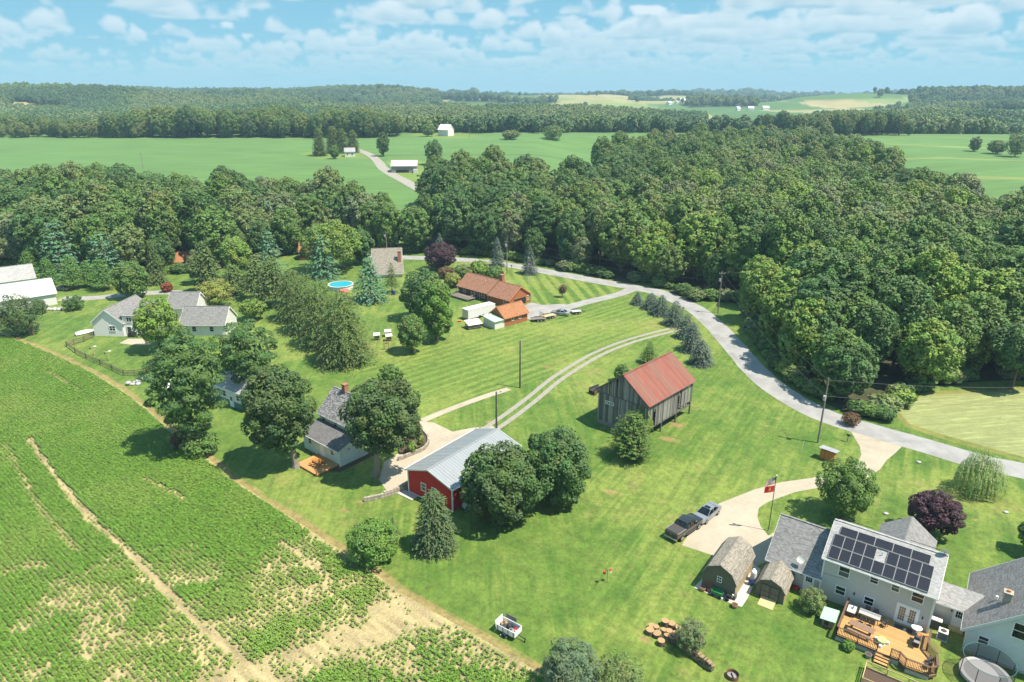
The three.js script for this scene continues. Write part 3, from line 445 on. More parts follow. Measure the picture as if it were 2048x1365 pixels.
function leafMat(rgb, tr = 0.3) { const m = new THREE.MeshPhysicalMaterial({ vertexColors: true, roughness: 0.8, transmission: 0, specularIntensity: 0.15, side: THREE.DoubleSide }); m.color.setRGB(...rgb); if (tr) { m.transmission = tr * 0.7; m.roughness = 0.6; m.specularIntensity = 0.45; } return m; }
const LEAF = {
  oak: leafMat([0.135, 0.212, 0.054]), maple: leafMat([0.120, 0.212, 0.047]), lime: leafMat([0.180, 0.280, 0.050]), olive: leafMat([0.165, 0.228, 0.074]), deep: leafMat([0.084, 0.162, 0.045]), locust: leafMat([0.092, 0.176, 0.048]), grey: leafMat([0.172, 0.222, 0.098]),
  spruce: leafMat([0.092, 0.140, 0.060], 0), blue: leafMat([0.110, 0.150, 0.115], 0), pine: leafMat([0.101, 0.211, 0.118], 0), hemlock: leafMat([0.105, 0.155, 0.050], 0), cedar: leafMat([0.105, 0.170, 0.045], 0), arbor: leafMat([0.101, 0.198, 0.044], 0),
  juniper: leafMat([0.12, 0.175, 0.095], 0), shade: leafMat([0.080, 0.136, 0.040]), plum: leafMat([0.067, 0.034, 0.047], 0.15), willow: leafMat([0.252, 0.344, 0.110]), yellow: leafMat([0.252, 0.286, 0.067]), lawnShrub: leafMat([0.125, 0.240, 0.042]), rusty: leafMat([0.150, 0.095, 0.045]),
};
// one tree as a thing: crown and trunk
function tree(name, label, cat, x, z, crownG, leaf, tg, bark, group, turn = 0, scale = 1) {
  const t = thing(name, label, cat, x, hT(x, z), z, turn, group); if (Array.isArray(scale)) t.scale.set(...scale); else t.scale.setScalar(scale);
  add(t, cat === 'shrub' ? 'foliage' : 'crown', crownG, leaf); if (tg) add(t, cat === 'shrub' ? 'stem' : 'trunk', tg, bark || M.bark); return t;
}
// ---------------------------------------------------------------- the woods
const FW = [
  { c: broadCrown(11, { h: 20, base: 3.5, w: 11.5, lobes: 64, leaves: 4600, leaf: 0.66, lobe: 0.25 }), t: trunkG(1, 17, 0.36, 5, 4) },
  { c: broadCrown(12, { h: 22, base: 5, w: 10.5, lobes: 52, leaves: 4400, leaf: 0.62, lobe: 0.28 }), t: trunkG(2, 19, 0.34, 5, 4) },
  { c: broadCrown(13, { h: 18, base: 2, w: 12.5, lobes: 76, leaves: 5200, leaf: 0.68, lobe: 0.22 }), t: trunkG(3, 15, 0.38, 6, 5) },
  { c: broadCrown(14, { h: 16, base: 0.6, w: 10, lobes: 60, leaves: 4600, leaf: 0.58, lobe: 0.25, taper: 0.1 }), t: trunkG(4, 13, 0.3, 5, 4) },
  { c: broadCrown(15, { h: 19, base: 3, w: 10.5, lobes: 60, leaves: 4400, leaf: 0.66, lobe: 0.24, flat: 0.5, slim: 0.42 }), t: trunkG(5, 17, 0.3, 6, 4.5) },
];
const FT = [LEAF.oak, LEAF.maple, LEAF.olive, LEAF.lime, LEAF.deep, LEAF.locust, LEAF.grey];
{
  const r = rng(77), spots = [], SP = 7.4;
  const clear = (x, z) => toLine(ROAD, x, z) > 7.5 && !inPoly(NOOK, x, z);
  for (let x = -330; x < 340; x += SP) for (let z = -112; z > -565; z -= SP) {
    const px = x + (r() - 0.5) * SP * 0.95, pz = z + (r() - 0.5) * SP * 0.95, k = r(), k2 = r(), k3 = r(), k4 = r(); if (Math.abs(px) > -pz * 0.86 + 20 || !inPoly(WOOD, px, pz) || !clear(px, pz)) continue;
    if (Math.hypot(px - WOODHOUSE[0], pz - WOODHOUSE[1]) < 9) continue;
    const edge = toLine([...WOOD.slice(0, 38)], px, pz), zone = fbm2(px / 45 + 2, pz / 45, 2);
    const v = edge < 7 ? (k < 0.75 ? 3 : 2) : k < 0.3 ? 0 : k < 0.55 ? 1 : k < 0.85 ? 2 : 4, right = px > 45 && pz > -190;
    const m = right && k2 < 0.7 ? (k2 < 0.22 ? 3 : k2 < 0.5 ? 5 : 1) : zone < 0.42 ? (k2 < 0.5 ? 4 : k2 < 0.8 ? 0 : 1) : zone > 0.58 ? (k2 < 0.25 ? 3 : k2 < 0.6 ? 2 : k2 < 0.8 ? 1 : 0) : k2 < 0.3 ? 0 : k2 < 0.55 ? 2 : k2 < 0.7 ? 6 : k2 < 0.85 ? 1 : 4;
    spots.push([px, pz, v, m, (edge < 7 ? 0.68 : 0.78) + k3 * 0.48 - (right ? 0.08 : 0), k4 * 6.28, 0.92 + 0.2 * k]);
  }
  spots.sort((a, b) => Math.hypot(a[0], a[1]) - Math.hypot(b[0], b[1]));
  const MARKS = [['the mown hayfield', 80.83, -115.15], ['the roadside transformer pole', 57.61, -106.77], ['the second road bend', 53.04, -122.21], ['the mown nook', 58.6, -159.88], ['the nook pole', 53.52, -177.35], ['the road fork', 43.17, -192.87], ['the striped ranch lawn', 23.89, -203.43], ['the ranch flagpole', 5.87, -217.85], ['the purple tree', -23.37, -234.27], ['the tan roofed house', -45, -238.32], ['the swimming pool', -65.12, -240.82], ['the crab apples', -87.42, -214.41], ['the small lawn opening', -101.84, -207.18], ['the white pines', -129.14, -205.92], ['the white house', -154.97, -209.76], ['the hayfield tree', 100.64, -122.21]];
  const words = ['dark green', 'green', 'olive green', 'light yellow green', 'deep green', 'feathery green', 'grey green'];
  let i = 0; for (; i < Math.min(300, spots.length); i++) {
    const [x, z, v, m, s, a, e] = spots[i], near = MARKS.reduce((p, q) => (Math.hypot(x - q[1], z - q[2]) < Math.hypot(x - p[1], z - p[2]) ? q : p)), side = (toLine(WOOD.slice(0, 38), x, z) < 8 ? 'at the wood edge by ' : 'deeper in the wood behind ') + near[0];
    tree('broadleaf_tree', words[m] + ' broadleaf tree ' + side, 'tree', x, z, FW[v].c, FT[m], FW[v].t, M.bark, words[m] + ' trees ' + side, a, [s * e, s, s * e]);
  }
  const rest = spots.slice(i), wood = new THREE.Group(); wood.name = 'wood_canopy'; wood.userData = { kind: 'stuff', label: 'unbroken canopy of broadleaf wood reaching back to the fields', category: 'wood' }; scene.add(wood);
  canopy(wood, rest.map(([x, z, v, m, s, a, e]) => [x, hT(x, z), z, v, FT[m].color, s, a, e]), FW);
}
function canopy(parent, list, kinds) {
  const q = new THREE.Quaternion(), up = new THREE.Vector3(0, 1, 0), mat = new THREE.Matrix4(), neutral = leafMat([1, 1, 1], 0.3), tr = std([0.10, 0.085, 0.065]);
  kinds.forEach((K, v) => {
    const l = list.filter((s) => s[3] === v); if (!l.length) return; const a = new THREE.InstancedMesh(K.c, neutral, l.length), b = K.t && new THREE.InstancedMesh(K.t, tr, l.length);
    l.forEach(([x, y, z, , c, s, t, e], i) => { mat.compose(new THREE.Vector3(x, y, z), q.setFromAxisAngle(up, t), new THREE.Vector3(s * e, s, s * e)); a.setMatrixAt(i, mat); a.setColorAt(i, c); if (b) b.setMatrixAt(i, mat); });
    a.name = 'crown'; parent.add(a); if (b) { b.name = 'trunk'; parent.add(b); }
  });
}
const FAR = [broadCrown(21, { h: 15, base: 1, w: 11, lobes: 14, leaves: 420, leaf: 2.0, lobe: 0.42 }), broadCrown(22, { h: 17, base: 2, w: 10, lobes: 14, leaves: 420, leaf: 1.9, lobe: 0.42 }), broadCrown(23, { h: 13, base: 0.5, w: 12, lobes: 16, leaves: 460, leaf: 2.0, lobe: 0.38 })].map((c) => ({ c }));
{ // the tall belt of trees on the crest of the left field, then the wooded hills
  const r = rng(5), belt = [], hills = [], cols = [[0.15, 0.225, 0.06], [0.115, 0.19, 0.055], [0.18, 0.235, 0.07], [0.095, 0.165, 0.06]].map((c) => new THREE.Color().setRGB(...c));
  for (let i = 0; i < 330; i++) { const x = mixN(-480, -95, r()), d = 575 + 55 * r() + 20 * sst(-330, -480, x); if (x > -330 || r() < 0.35) belt.push([x, hT(x, -d), -d, r() < 0.3 ? 0 : r() < 0.6 ? 2 : 3, cols[Math.floor(r() * 4)], (x > -330 ? 0.85 : 0.48) + 0.35 * r() + 0.35 * (vn2(x / 25, 3) - 0.5), r() * 6, 1.12]); }
  for (let i = 0; i < 120; i++) { const x = mixN(-480, -300, r()), d = 575 + 15 * r(); belt.push([x, hT(x, -d), -d, 3, cols[2], 0.5 + 0.3 * r(), r() * 6, 1.2]); }
  for (let i = 0; i < 70; i++) { const x = mixN(225, 335, r()), d = mixN(600, 640, r()); belt.push([x, hT(x, -d), -d, r() < 0.5 ? 0 : 3, cols[Math.floor(r() * 4)], 0.75 + 0.3 * r(), r() * 6, 1]); }
  const bg = new THREE.Group(); bg.name = 'tree_belt'; bg.userData = { kind: 'stuff', label: 'belt of tall trees along the crest of the soy field', category: 'wood' }; scene.add(bg); canopy(bg, belt, FW);
  for (let k = 0; k < 120000 && hills.length < 46000; k++) {
    const t = (r() * 2 - 1) * 0.72, u = r(), d = u < 0.45 ? mixN(640, 1300, Math.pow(r(), 0.7)) : u < 0.85 ? mixN(1300, 2900, Math.pow(r(), 0.8)) : mixN(2900, 7500, r()), x = t * d * 1.08, w = farWood(x, d); if (!w && r() > 0.004) continue;
    const s = (0.7 + 0.45 * r()) * (d > 2900 ? 1.9 : d > 1500 ? 1.2 : 1), n = fbm2(x / 120, d / 120, 2); hills.push([x, hT(x, -d), -d, Math.floor(r() * 3), cols[n < 0.42 ? 3 : n < 0.5 ? 1 : n < 0.6 ? 0 : 2], s, r() * 6, d > 2900 ? 1.6 : 1]);
  }
  const hg = new THREE.Group(); hg.name = 'hill_woods'; hg.userData = { kind: 'stuff', label: 'rolling wooded hills that fade to blue far away', category: 'wood' }; scene.add(hg); canopy(hg, hills, FAR);
}

// ---------------------------------------------------------------- the soy crop: low leafy plants in rows
{
  const L = new Leaves(3), r = L.r; for (let i = 0; i < 12; i++) { const t = r() * 6.28, q = 0.17 * Math.sqrt(r()), j = sph(r), s = 0.14 + 0.08 * r(); L.put(Math.cos(t) * q, 0.16 + 0.26 * (1 - q * 2.5) * r() + 0.05, Math.sin(t) * q, Math.cos(t) * 0.5 + j[0] * 0.4, 0.9, Math.sin(t) * 0.5 + j[2] * 0.4, Math.cos(t) + j[2], 0, Math.sin(t) + j[0], s, s * 0.7, [0.9 + 0.2 * r(), 0.9 + 0.2 * r(), 0.8 + 0.4 * r()]); }
  const g = L.build(), spots = [], dir = CROPEDGE.length && Math.atan2(CROP[18][1] - CROP[10][1], CROP[18][0] - CROP[10][0]), cx = Math.cos(dir), cz = Math.sin(dir);
  for (let a = -120; a < 120; a += 0.48) for (let b = -110; b < 120; b += 0.135) {
    const x = -45 + cx * b - cz * a + (r() - 0.5) * 0.1, z = -90 + cz * b + cx * a + (r() - 0.5) * 0.16, k = r(), k2 = r(), k3 = r(); if (z > -42 || Math.abs(x) > -z * 0.8 + 14 || !inPoly(CROP, x, z)) continue;
    const q = cropDensity(x, z); if (k > 0.25 * q + 0.75 * q * q + 0.05 || q < 0.05) continue; spots.push([x, z, (0.6 + 0.5 * q) * (0.8 + 0.45 * k2), k3 * 6.28, q]);
  }
  const im = new THREE.InstancedMesh(g, leafMat([1, 1, 1], 0.3), spots.length), m = new THREE.Matrix4(), q = new THREE.Quaternion(), up = new THREE.Vector3(0, 1, 0), c = new THREE.Color();
  spots.forEach(([x, z, s, t, d], i) => { m.compose(new THREE.Vector3(x, 0, z), q.setFromAxisAngle(up, t), new THREE.Vector3(s, s * 1.05, s)); im.setMatrixAt(i, m); const n = fbm2(x / 9 + 70, z / 9, 3), y = 0.75 * sst(0.9, 0.3, d) + 1.4 * (n - 0.42); im.setColorAt(i, c.setRGB(mixN(0.125, 0.23, clamp(y)), mixN(0.235, 0.295, clamp(y)), mixN(0.030, 0.068, clamp(y))).multiplyScalar(0.75 + 0.5 * hash2(i, 3))); });
  im.name = 'soy_crop'; im.userData = { kind: 'stuff', label: 'low green soy crop in rows with bare wheel tracks', category: 'crop' }; scene.add(im); console.log('crop', spots.length);
}
// ---------------------------------------------------------------- yard trees: x, z, height, width
let seedT = 100;
function broad(name, label, x, z, h, w, leaf, o = {}) { seedT++; w *= 0.91; const k = w * h; return tree(name, label, o.cat || 'tree', x, z, broadCrown(seedT, { h, base: o.base ?? h * 0.12, w, lobes: o.lobes ?? 34, leaves: o.leaves ?? Math.min(9000, 900 + k * 55), leaf: o.leaf ?? 0.42, lobe: o.lobe ?? 0.32, flat: o.flat ?? 0.9, slim: o.slim, taper: o.taper, inner: o.inner }).translate(o.dx ?? 0, 0, 0), leaf, o.cat === 'shrub' && h < 1.8 ? null : trunkG(seedT, h * 0.85, o.r0 ?? Math.max(0.06, h * 0.022), o.limbs ?? 5, w * 0.32), o.bark, o.group, o.turn ?? 0); }
function conifer(name, label, x, z, h, w, leaf, o = {}) { seedT++; return tree(name, label, o.cat || 'tree', x, z, coneCrown(seedT, { h, base: o.base ?? 0.25, w: w * (o.fat ?? 1), whorls: o.whorls ?? Math.round(8 + h * 2.4), arms: o.arms ?? Math.round(9 + w * 1.6), leaf: o.leaf ?? 0.42, droop: o.droop, lift: o.lift, power: o.power, slim: o.slim, dense: o.dense }), leaf, trunkG(seedT, h * 0.9, Math.max(0.05, h * 0.02), 0, 0), M.bark, o.group); }
const W = (h, w) => ({ h, w });
conifer('spruce_tree', 'full dark green spruce standing before the red metal barn', -9.38, -69.69, 8.29, 5.63, LEAF.spruce, { power: 0.4, leaf: 0.34, arms: 26, whorls: 36, dense: 2.4 });
broad('garden_shrub', 'wide leafy green shrub at the crop edge beside the spruce', -16.5, -67.41, 5.3, 6.81, LEAF.lawnShrub, { cat: 'shrub', base: 0, leaf: 0.26, leaves: 5200, lobes: 30 });
conifer('young_conifer', 'tiny young conifer behind the wide leafy shrub', -14.94, -72.71, 2.36, 1.63, LEAF.spruce, { leaf: 0.25 });
broad('maple_tree', 'round dense maple nearest the red barn, before its twin', -1.56, -75.73, 10.98, 10.96, LEAF.shade, { base: 0.3, leaf: 0.4, leaves: 11000, lobes: 60, lobe: 0.24 });
broad('maple_tree', 'round dense maple behind the one beside the red barn', 6, -80.15, 10.64, 10.16, LEAF.deep, { base: 0.3, leaf: 0.36, leaves: 11000, lobes: 60, lobe: 0.24 });
broad('maple_tree', 'big old maple by the farmhouse deck with dead twigs on one side', -32.09, -89.06, 16.54, 10.98, LEAF.shade, { base: 3, dx: -1.7, leaf: 0.4, leaves: 11500, lobes: 60, lobe: 0.23, r0: 0.5, bark: M.barkPale });
broad('maple_tree', 'broad spreading maple with bare forked trunk over the farmhouse roof', -19.76, -86.65, 14.98, 12.17, LEAF.shade, { base: 4.2, dx: 1.7, leaf: 0.4, leaves: 11000, lobes: 52, lobe: 0.24, r0: 0.5, bark: M.barkPale, limbs: 7 });
broad('locust_tree', 'tall feathery locust leaning over the crop edge', -49.27, -94.38, 21.15, 12.43, LEAF.locust, { base: 2.2, leaf: 0.5, slim: 0.32, leaves: 10500, lobes: 54, lobe: 0.23, flat: 0.45, r0: 0.4, inner: 0.12 });
broad('locust_tree', 'feathery locust behind the tall one, over the green building', -47.38, -112.95, 15.26, 12.44, LEAF.locust, { base: 3.5, leaf: 0.5, slim: 0.32, leaves: 7600, lobes: 44, lobe: 0.23, flat: 0.45, r0: 0.36, inner: 0.1 });
broad('garden_shrub', 'leafy shrub growing at the foot of the tall locust', -47.95, -93.12, 3.45, 5.98, LEAF.maple, { cat: 'shrub', base: 0, leaf: 0.3, leaves: 2200 });
broad('garden_shrub', 'rusty brown shrub beside the locust trunk', -51.67, -95.02, 2.97, 3.75, LEAF.rusty, { cat: 'shrub', base: 0, leaf: 0.28, leaves: 1100 });
conifer('cedar_tree', 'shaggy wide cedar before the weathered barn', 18.14, -91.88, 7.42, 6.78, LEAF.cedar, { power: 0.42, droop: -0.15, lift: 0.3, leaf: 0.4, arms: 24, whorls: 28, dense: 2.3 });
conifer('cedar_tree', 'dark pyramid cedar behind the rusty barn roof', 28.31, -131.17, 4.61, 4.32, LEAF.cedar, { power: 0.6, lift: 0.3, droop: 0, leaf: 0.4 });
broad('garden_shrub', 'small shrub behind the weathered barn corner', 21.13, -121.23, 3.74, 3.46, LEAF.maple, { cat: 'shrub', base: 0, leaf: 0.3 });
broad('yard_tree', 'small round tree beside the little roofed stands', -21.47, -136.99, 8.77, 6.59, LEAF.maple, { base: 1, leaf: 0.36, leaves: 5200 });
broad('yard_tree', 'large oval tree left of the brown ranch house', -17.11, -144.6, 14.59, 9.3, LEAF.lawnShrub, { base: 0.6, leaf: 0.42, leaves: 8000, lobes: 44, lobe: 0.26 });
broad('yard_tree', 'dark round tree behind the large oval tree', -21.91, -159.88, 12.86, 10.69, LEAF.deep, { base: 0.6, leaf: 0.48, leaves: 7000, lobes: 40, lobe: 0.28 });
broad('garden_shrub', 'round clipped shrub alone on the mown lawn', -23.2, -119.78, 4.01, 5.51, LEAF.maple, { cat: 'shrub', base: 0, leaf: 0.24, lobes: 40, lobe: 0.2, leaves: 3600 });
const hem = 'hemlocks in a row beside the mown lawn';
conifer('hemlock_tree', 'nearest and widest hemlock of the row', -34.43, -131.73, 15.45, 13.23, LEAF.hemlock, { power: 0.34, leaf: 0.55, arms: 24, whorls: 34, dense: 2, group: hem });
conifer('hemlock_tree', 'second hemlock of the row', -41.48, -141.34, 14.99, 12.15, LEAF.hemlock, { power: 0.34, leaf: 0.55, arms: 22, whorls: 32, dense: 1.9, group: hem });
conifer('hemlock_tree', 'third hemlock of the row', -47.68, -150.82, 13.91, 11.05, LEAF.hemlock, { power: 0.34, leaf: 0.55, arms: 20, whorls: 30, dense: 1.8, group: hem });
conifer('hemlock_tree', 'rearmost hemlock of the row', -53.43, -159.88, 12.86, 10.21, LEAF.hemlock, { power: 0.34, leaf: 0.55, group: hem });
const pin = 'scraggy pines between the grey house and the pool';
for (const [lab, ...a] of [['scraggy pine with bare trunk beside the yellow crab apple', -61.96, -171.31, 13.46, 10.6], ['scraggy pine behind the pale crab apple', -68.66, -177.35, 11.69, 8.82], ['grey green pine left of the scraggy pair', -76.75, -182.27, 8.77, 8.25], ['tall pine standing behind the crab apple', -85.02, -184.82, 14.59, 8.59]]) conifer('pine_tree', lab, ...a, LEAF.hemlock, { base: a[2] * 0.22, power: 0.42, leaf: 0.75, droop: 0.05, arms: 12, slim: 0.5, group: pin });
conifer('pine_tree', 'blue green white pine behind the swimming pool', -56.94, -200.99, 13.7, 12.58, LEAF.pine, { power: 0.75, leaf: 0.8, droop: 0.0, arms: 12, whorls: 16, slim: 0.5 });
conifer('pine_tree', 'layered blue green pine before the tan roofed house', -37.93, -176.4, 13.11, 11.69, LEAF.pine, { power: 0.7, leaf: 0.75, droop: 0.05, arms: 13, whorls: 18, slim: 0.5, dense: 2 });
conifer('pine_tree', 'thin pale pine before the tan roofed house', -33.45, -184.3, 8.57, 5.28, LEAF.hemlock, { base: 1.8, power: 0.6, leaf: 0.5, arms: 9 });
broad('yard_tree', 'large light green tree behind the pool', -56.7, -209.76, 16.05, 20.53, LEAF.lime, { base: 1.5, leaf: 0.62, leaves: 6500, lobes: 44, lobe: 0.26 });
broad('yard_tree', 'dark tree at the road end behind the pool house', -49.54, -219.25, 12.01, 9.75, LEAF.deep, { base: 1, leaf: 0.6 });
broad('plum_tree', 'dark purple leaved tree behind the ranch house', -22.49, -211.07, 8.64, 11.01, LEAF.plum, { base: 0.8, leaf: 0.5, leaves: 5200 });
const bs = 'blue spruces by the road bend';
for (const [lab, ...a] of [['blue spruce rising behind the dark purple tree', -24.34, -226.53, 8.84, 5.71], ['blue spruce beside the tall utility pole by the road', -4.86, -216.46, 9.47, 6.12], ['blue spruce standing behind the ranch flagpole', 5.42, -205.92, 9.08, 6.46]]) conifer('blue_spruce', lab, ...a, LEAF.blue, { power: 0.7, leaf: 0.5, group: bs, arms: 16, dense: 1.9 });
const rs = 'blue spruces along the road by the farm lane';
for (const [lab, ...a] of [['smallest blue spruce at the lane end of the roadside row', 33.19, -173.13, 3.42, 2.9], ['second blue spruce of the roadside row', 35.99, -169.09, 4.29, 4.64], ['third blue spruce of the roadside row', 37.52, -163.95, 5.23, 4.76], ['fourth blue spruce, just before the farm lane', 39.14, -155.99, 6.02, 5.03], ['fifth blue spruce, just past the farm lane', 39.66, -146.62, 5.73, 4.3], ['sixth blue spruce of the roadside row', 38.94, -138.21, 6.49, 4.72], ['nearest blue spruce of the roadside row', 38.84, -130.33, 5.35, 4.7]]) conifer('blue_spruce', lab, ...a, LEAF.blue, { power: 0.5, leaf: 0.42, group: rs, arms: 18, dense: 2.1, fat: 1.3 });
const sh = 'flowering shrubs behind the ranch house';
for (const [lab, m, ...a] of [['yellow green shrub behind the ranch roof ridge', LEAF.lime, -10, -200.99, 5.56, 6.93], ['olive shrub at the ranch house corner', LEAF.olive, -14.75, -197.44, 5.17, 6.53], ['rust tinged shrub beside the purple tree', LEAF.rusty, -19.84, -200.99, 3.41, 5.44], ['green shrub nearest the ranch chimney', LEAF.maple, -5.09, -198.61, 4.29, 5.97], ['pale shrub between the purple tree and the ranch roof', LEAF.yellow, -17.13, -190.12, 4.43, 5.16]]) broad('garden_shrub', lab, ...a, m, { cat: 'shrub', base: 0, leaf: 0.45, group: sh });
broad('crab_apple', 'yellow tinged crab apple beside the drive', -77, -169.97, 7.76, 10.84, LEAF.yellow, { base: 0.9, leaf: 0.4, leaves: 3400, flat: 0.6 });
broad('crab_apple', 'pale small crab apple beyond the grey gable', -63.52, -159.88, 5.63, 7.1, LEAF.lime, { base: 0.7, leaf: 0.36, leaves: 2400, flat: 0.6 });
broad('evergreen_bush', 'big rounded evergreen before the white long roof', -113.09, -148.69, 9.81, 10.05, LEAF.spruce, { cat: 'shrub', base: 0, leaf: 0.34, slim: 0.4, leaves: 7000, lobes: 50, lobe: 0.25, taper: -0.2 });
broad('garden_shrub', 'neat round shrub by the drive end', -112.74, -168.21, 3.75, 5.52, LEAF.deep, { cat: 'shrub', base: 0, leaf: 0.24, lobes: 40, lobe: 0.2, leaves: 2600 });
broad('garden_shrub', 'clipped shrub between the evergreen and the white roof', -119.41, -164.79, 3.95, 4.03, LEAF.deep, { cat: 'shrub', base: 0, leaf: 0.26 });
broad('yard_tree', 'pale green maple before the grey gabled house', -75.94, -138.21, 12.13, 9.81, LEAF.lime, { base: 1.4, leaf: 0.42, leaves: 5600, lobes: 40, lobe: 0.26 });
const ar = 'arborvitae hedge trees behind the white house';
for (const [lab, ...a] of [['arborvitae nearest the white house roof', -145.69, -200.99, 8.3, 5.42], ['short arborvitae left of the pair of white pines', -134.06, -191.76, 8.27, 5.47], ['broad arborvitae between the white pines', -125.12, -188.5, 9.59, 7.08], ['arborvitae at the end of the hedge by the drive', -115.95, -187.43, 8.69, 7.33], ['small arborvitae tucked behind the hedge end', -121.81, -190.66, 7.65, 4.87]]) conifer('arborvitae_tree', lab, ...a, LEAF.arbor, { power: 0.45, lift: 0.5, droop: 0, leaf: 0.5, arms: 16, group: ar });
for (const [lab, ...a] of [['left one of two white pines over the hedge', -135.7, -200.99, 17.55, 14.33], ['right one of two white pines over the hedge', -121.04, -198.61, 14.75, 14.21], ['white pine behind the pale crab apple', -72.54, -200.99, 14.3, 10.48]]) conifer('pine_tree', lab, ...a, LEAF.pine, { power: 0.5, leaf: 1.0, droop: -0.1, arms: 10, whorls: 13, slim: 0.5, dense: 1.8 });
broad('yard_tree', 'green tree at the fork of the drive', -103.18, -179.29, 10.57, 10, LEAF.maple, { base: 0.6, leaf: 0.5 });
conifer('spruce_tree', 'dark spruce before the hidden brown roof', -103.81, -194, 13.02, 6.96, LEAF.hemlock, { power: 0.7, leaf: 0.6 });
broad('yard_tree', 'bright green tree left of the pines', -81.79, -198.61, 13.57, 9.78, LEAF.lime, { base: 1, leaf: 0.55 });
broad('yard_tree', 'grey green tree beside the small lawn opening', -90.91, -194, 10.4, 7.85, LEAF.olive, { base: 1, leaf: 0.5 });
broad('garden_shrub', 'red flowering shrub by the drive', -97.05, -185.34, 2.61, 3.37, leafMat([0.24, 0.07, 0.035]), { cat: 'shrub', base: 0, leaf: 0.4 });
broad('yard_tree', 'round dark green tree by the curved concrete drive', 43.14, -76.4, 8.33, 7.61, LEAF.maple, { base: 0.9, leaf: 0.3, slim: 0.5, leaves: 8500, lobes: 50, lobe: 0.24 });
broad('plum_tree', 'purple leaved plum tree behind the solar roofed house', 52.57, -72.3, 5.95, 6.7, LEAF.plum, { base: 1.1, leaf: 0.26, leaves: 8500, lobes: 50, lobe: 0.23 });
{ const [x, z, h, w] = [64.38, -82.14, 6.44, 6.6]; tree('willow_tree', 'small weeping willow beside the road', 'tree', x, z, willowCrown(9, { h, w }), LEAF.willow, trunkG(9, h * 0.8, 0.14, 5, w * 0.3)); }
broad('yard_tree', 'tree cut by the right picture edge behind the grey roof', 62.56, -68.72, 5.09, 3.82, LEAF.oak, { base: 0.8, leaf: 0.32 });
broad('yard_tree', 'tree with bare trunk beside the mown hayfield', 93.98, -117.89, 13.66, 10.91, LEAF.locust, { base: 4, leaf: 0.5, leaves: 7000 });
broad('bank_shrub', 'brown dried bush on the road bank opposite the drive', 56.7, -102.96, 2.22, 3.34, LEAF.rusty, { cat: 'shrub', base: 0, leaf: 0.22, slim: 0.4, leaves: 1800 });
for (const [lab, sd, ...a] of [['bare grey dead tree rising above the wood by the road fork', 3, 58.13, -268.15, 12.73, 3.92], ['bare grey dead tree in the wood above the nook', 5, 115.6, -225.04, 9.79, 3.34], ['bare dead tree with forked top behind the cottages', 7, -116.64, -240.82, 10.72, 3.55]]) { const h = a[2] + 9, t = thing('dead_tree', lab, 'tree', a[0], hT(a[0], a[1]), a[1], sd); add(t, 'trunk', trunkG(sd, h, 0.3, 9, 3.2, 0.5), M.barkPale); }
broad('sapling', 'thin sapling alone on the striped lawn', 13.82, -179.78, 3.67, 2.45, LEAF.rusty, { base: 0.9, leaf: 0.25, leaves: 700 });
broad('juniper_bush', 'large grey green juniper at the bottom edge of the lawn', 5.46, -48.44, 5.57, 5.84, LEAF.juniper, { cat: 'shrub', base: 0, leaf: 0.26, slim: 0.32, leaves: 7500, lobes: 80, lobe: 0.17 });
broad('garden_shrub', 'pale spiky shrub beside the juniper at the bottom edge', 9.77, -48.44, 3.73, 5.04, LEAF.olive, { cat: 'shrub', base: 0, leaf: 0.3, slim: 0.3, leaves: 3000 });
broad('garden_shrub', 'loose grey green bush among the firewood', 17.74, -53.58, 3.36, 3.46, LEAF.grey, { cat: 'shrub', base: 0.2, leaf: 0.17, slim: 0.4, leaves: 4200, lobe: 0.26, lobes: 40 });
broad('garden_shrub', 'round shrub at the corner of the grey house', 32.06, -59.05, 2.75, 3.09, LEAF.olive, { cat: 'shrub', base: 0, leaf: 0.16, slim: 0.4, leaves: 3800, lobe: 0.24, lobes: 40 });
broad('garden_shrub', 'small bright plant below the deck rail', 33.49, -53.58, 1.01, 1.29, LEAF.lawnShrub, { cat: 'shrub', base: 0, leaf: 0.18, leaves: 800 });
const lone = 'lone trees in the far fields';
for (const [lab, m, ...a] of [['lone leaning tree beside the hill road', LEAF.deep, -83.98, -460.57, 15.64, 9.1], ['round tree beside the white barn on the hill', LEAF.oak, -69.42, -591.52, 10.3, 13.26], ['round tree standing alone in the far field', LEAF.oak, 33.26, -576.37, 11.22, 19.4], ['low clump tree left of the lone field tree', LEAF.olive, -0.79, -562.47, 7.19, 15.8], ['thin grey tree in the right hand field', LEAF.grey, 319.53, -488.05, 10.27, 8.26], ['right hand field clump, left tree', LEAF.oak, 325.42, -474.4, 9.04, 12.06], ['right hand field clump, right tree', LEAF.olive, 326.8, -457.75, 16.16, 14.2], ['tree above the hill barn', LEAF.deep, -45.83, -412.35, 14.67, 11.68], ['small tree before the white house on the hill', LEAF.maple, -112.19, -446.14, 8.55, 6.95]]) broad('field_tree', lab, ...a, m, { base: 0.5, leaf: 0.9, leaves: 1500, group: lone });
for (const [lab, ...a] of [['dark conifer at the left of the hilltop white house', -126.21, -463.37, 17.58, 7.18], ['tall dark conifer behind the hilltop white house', -121, -479.87, 17.52, 8.78], ['dark conifer close behind the hilltop roof', -115.22, -479.87, 16.24, 7.43], ['dark conifer at the right of the hilltop white house', -108.33, -482.59, 14.71, 6.8]]) conifer('field_conifer', lab, ...a, LEAF.hemlock, { power: 0.28, leaf: 1.1, fat: 1.35, group: 'conifers round the hilltop white house' });
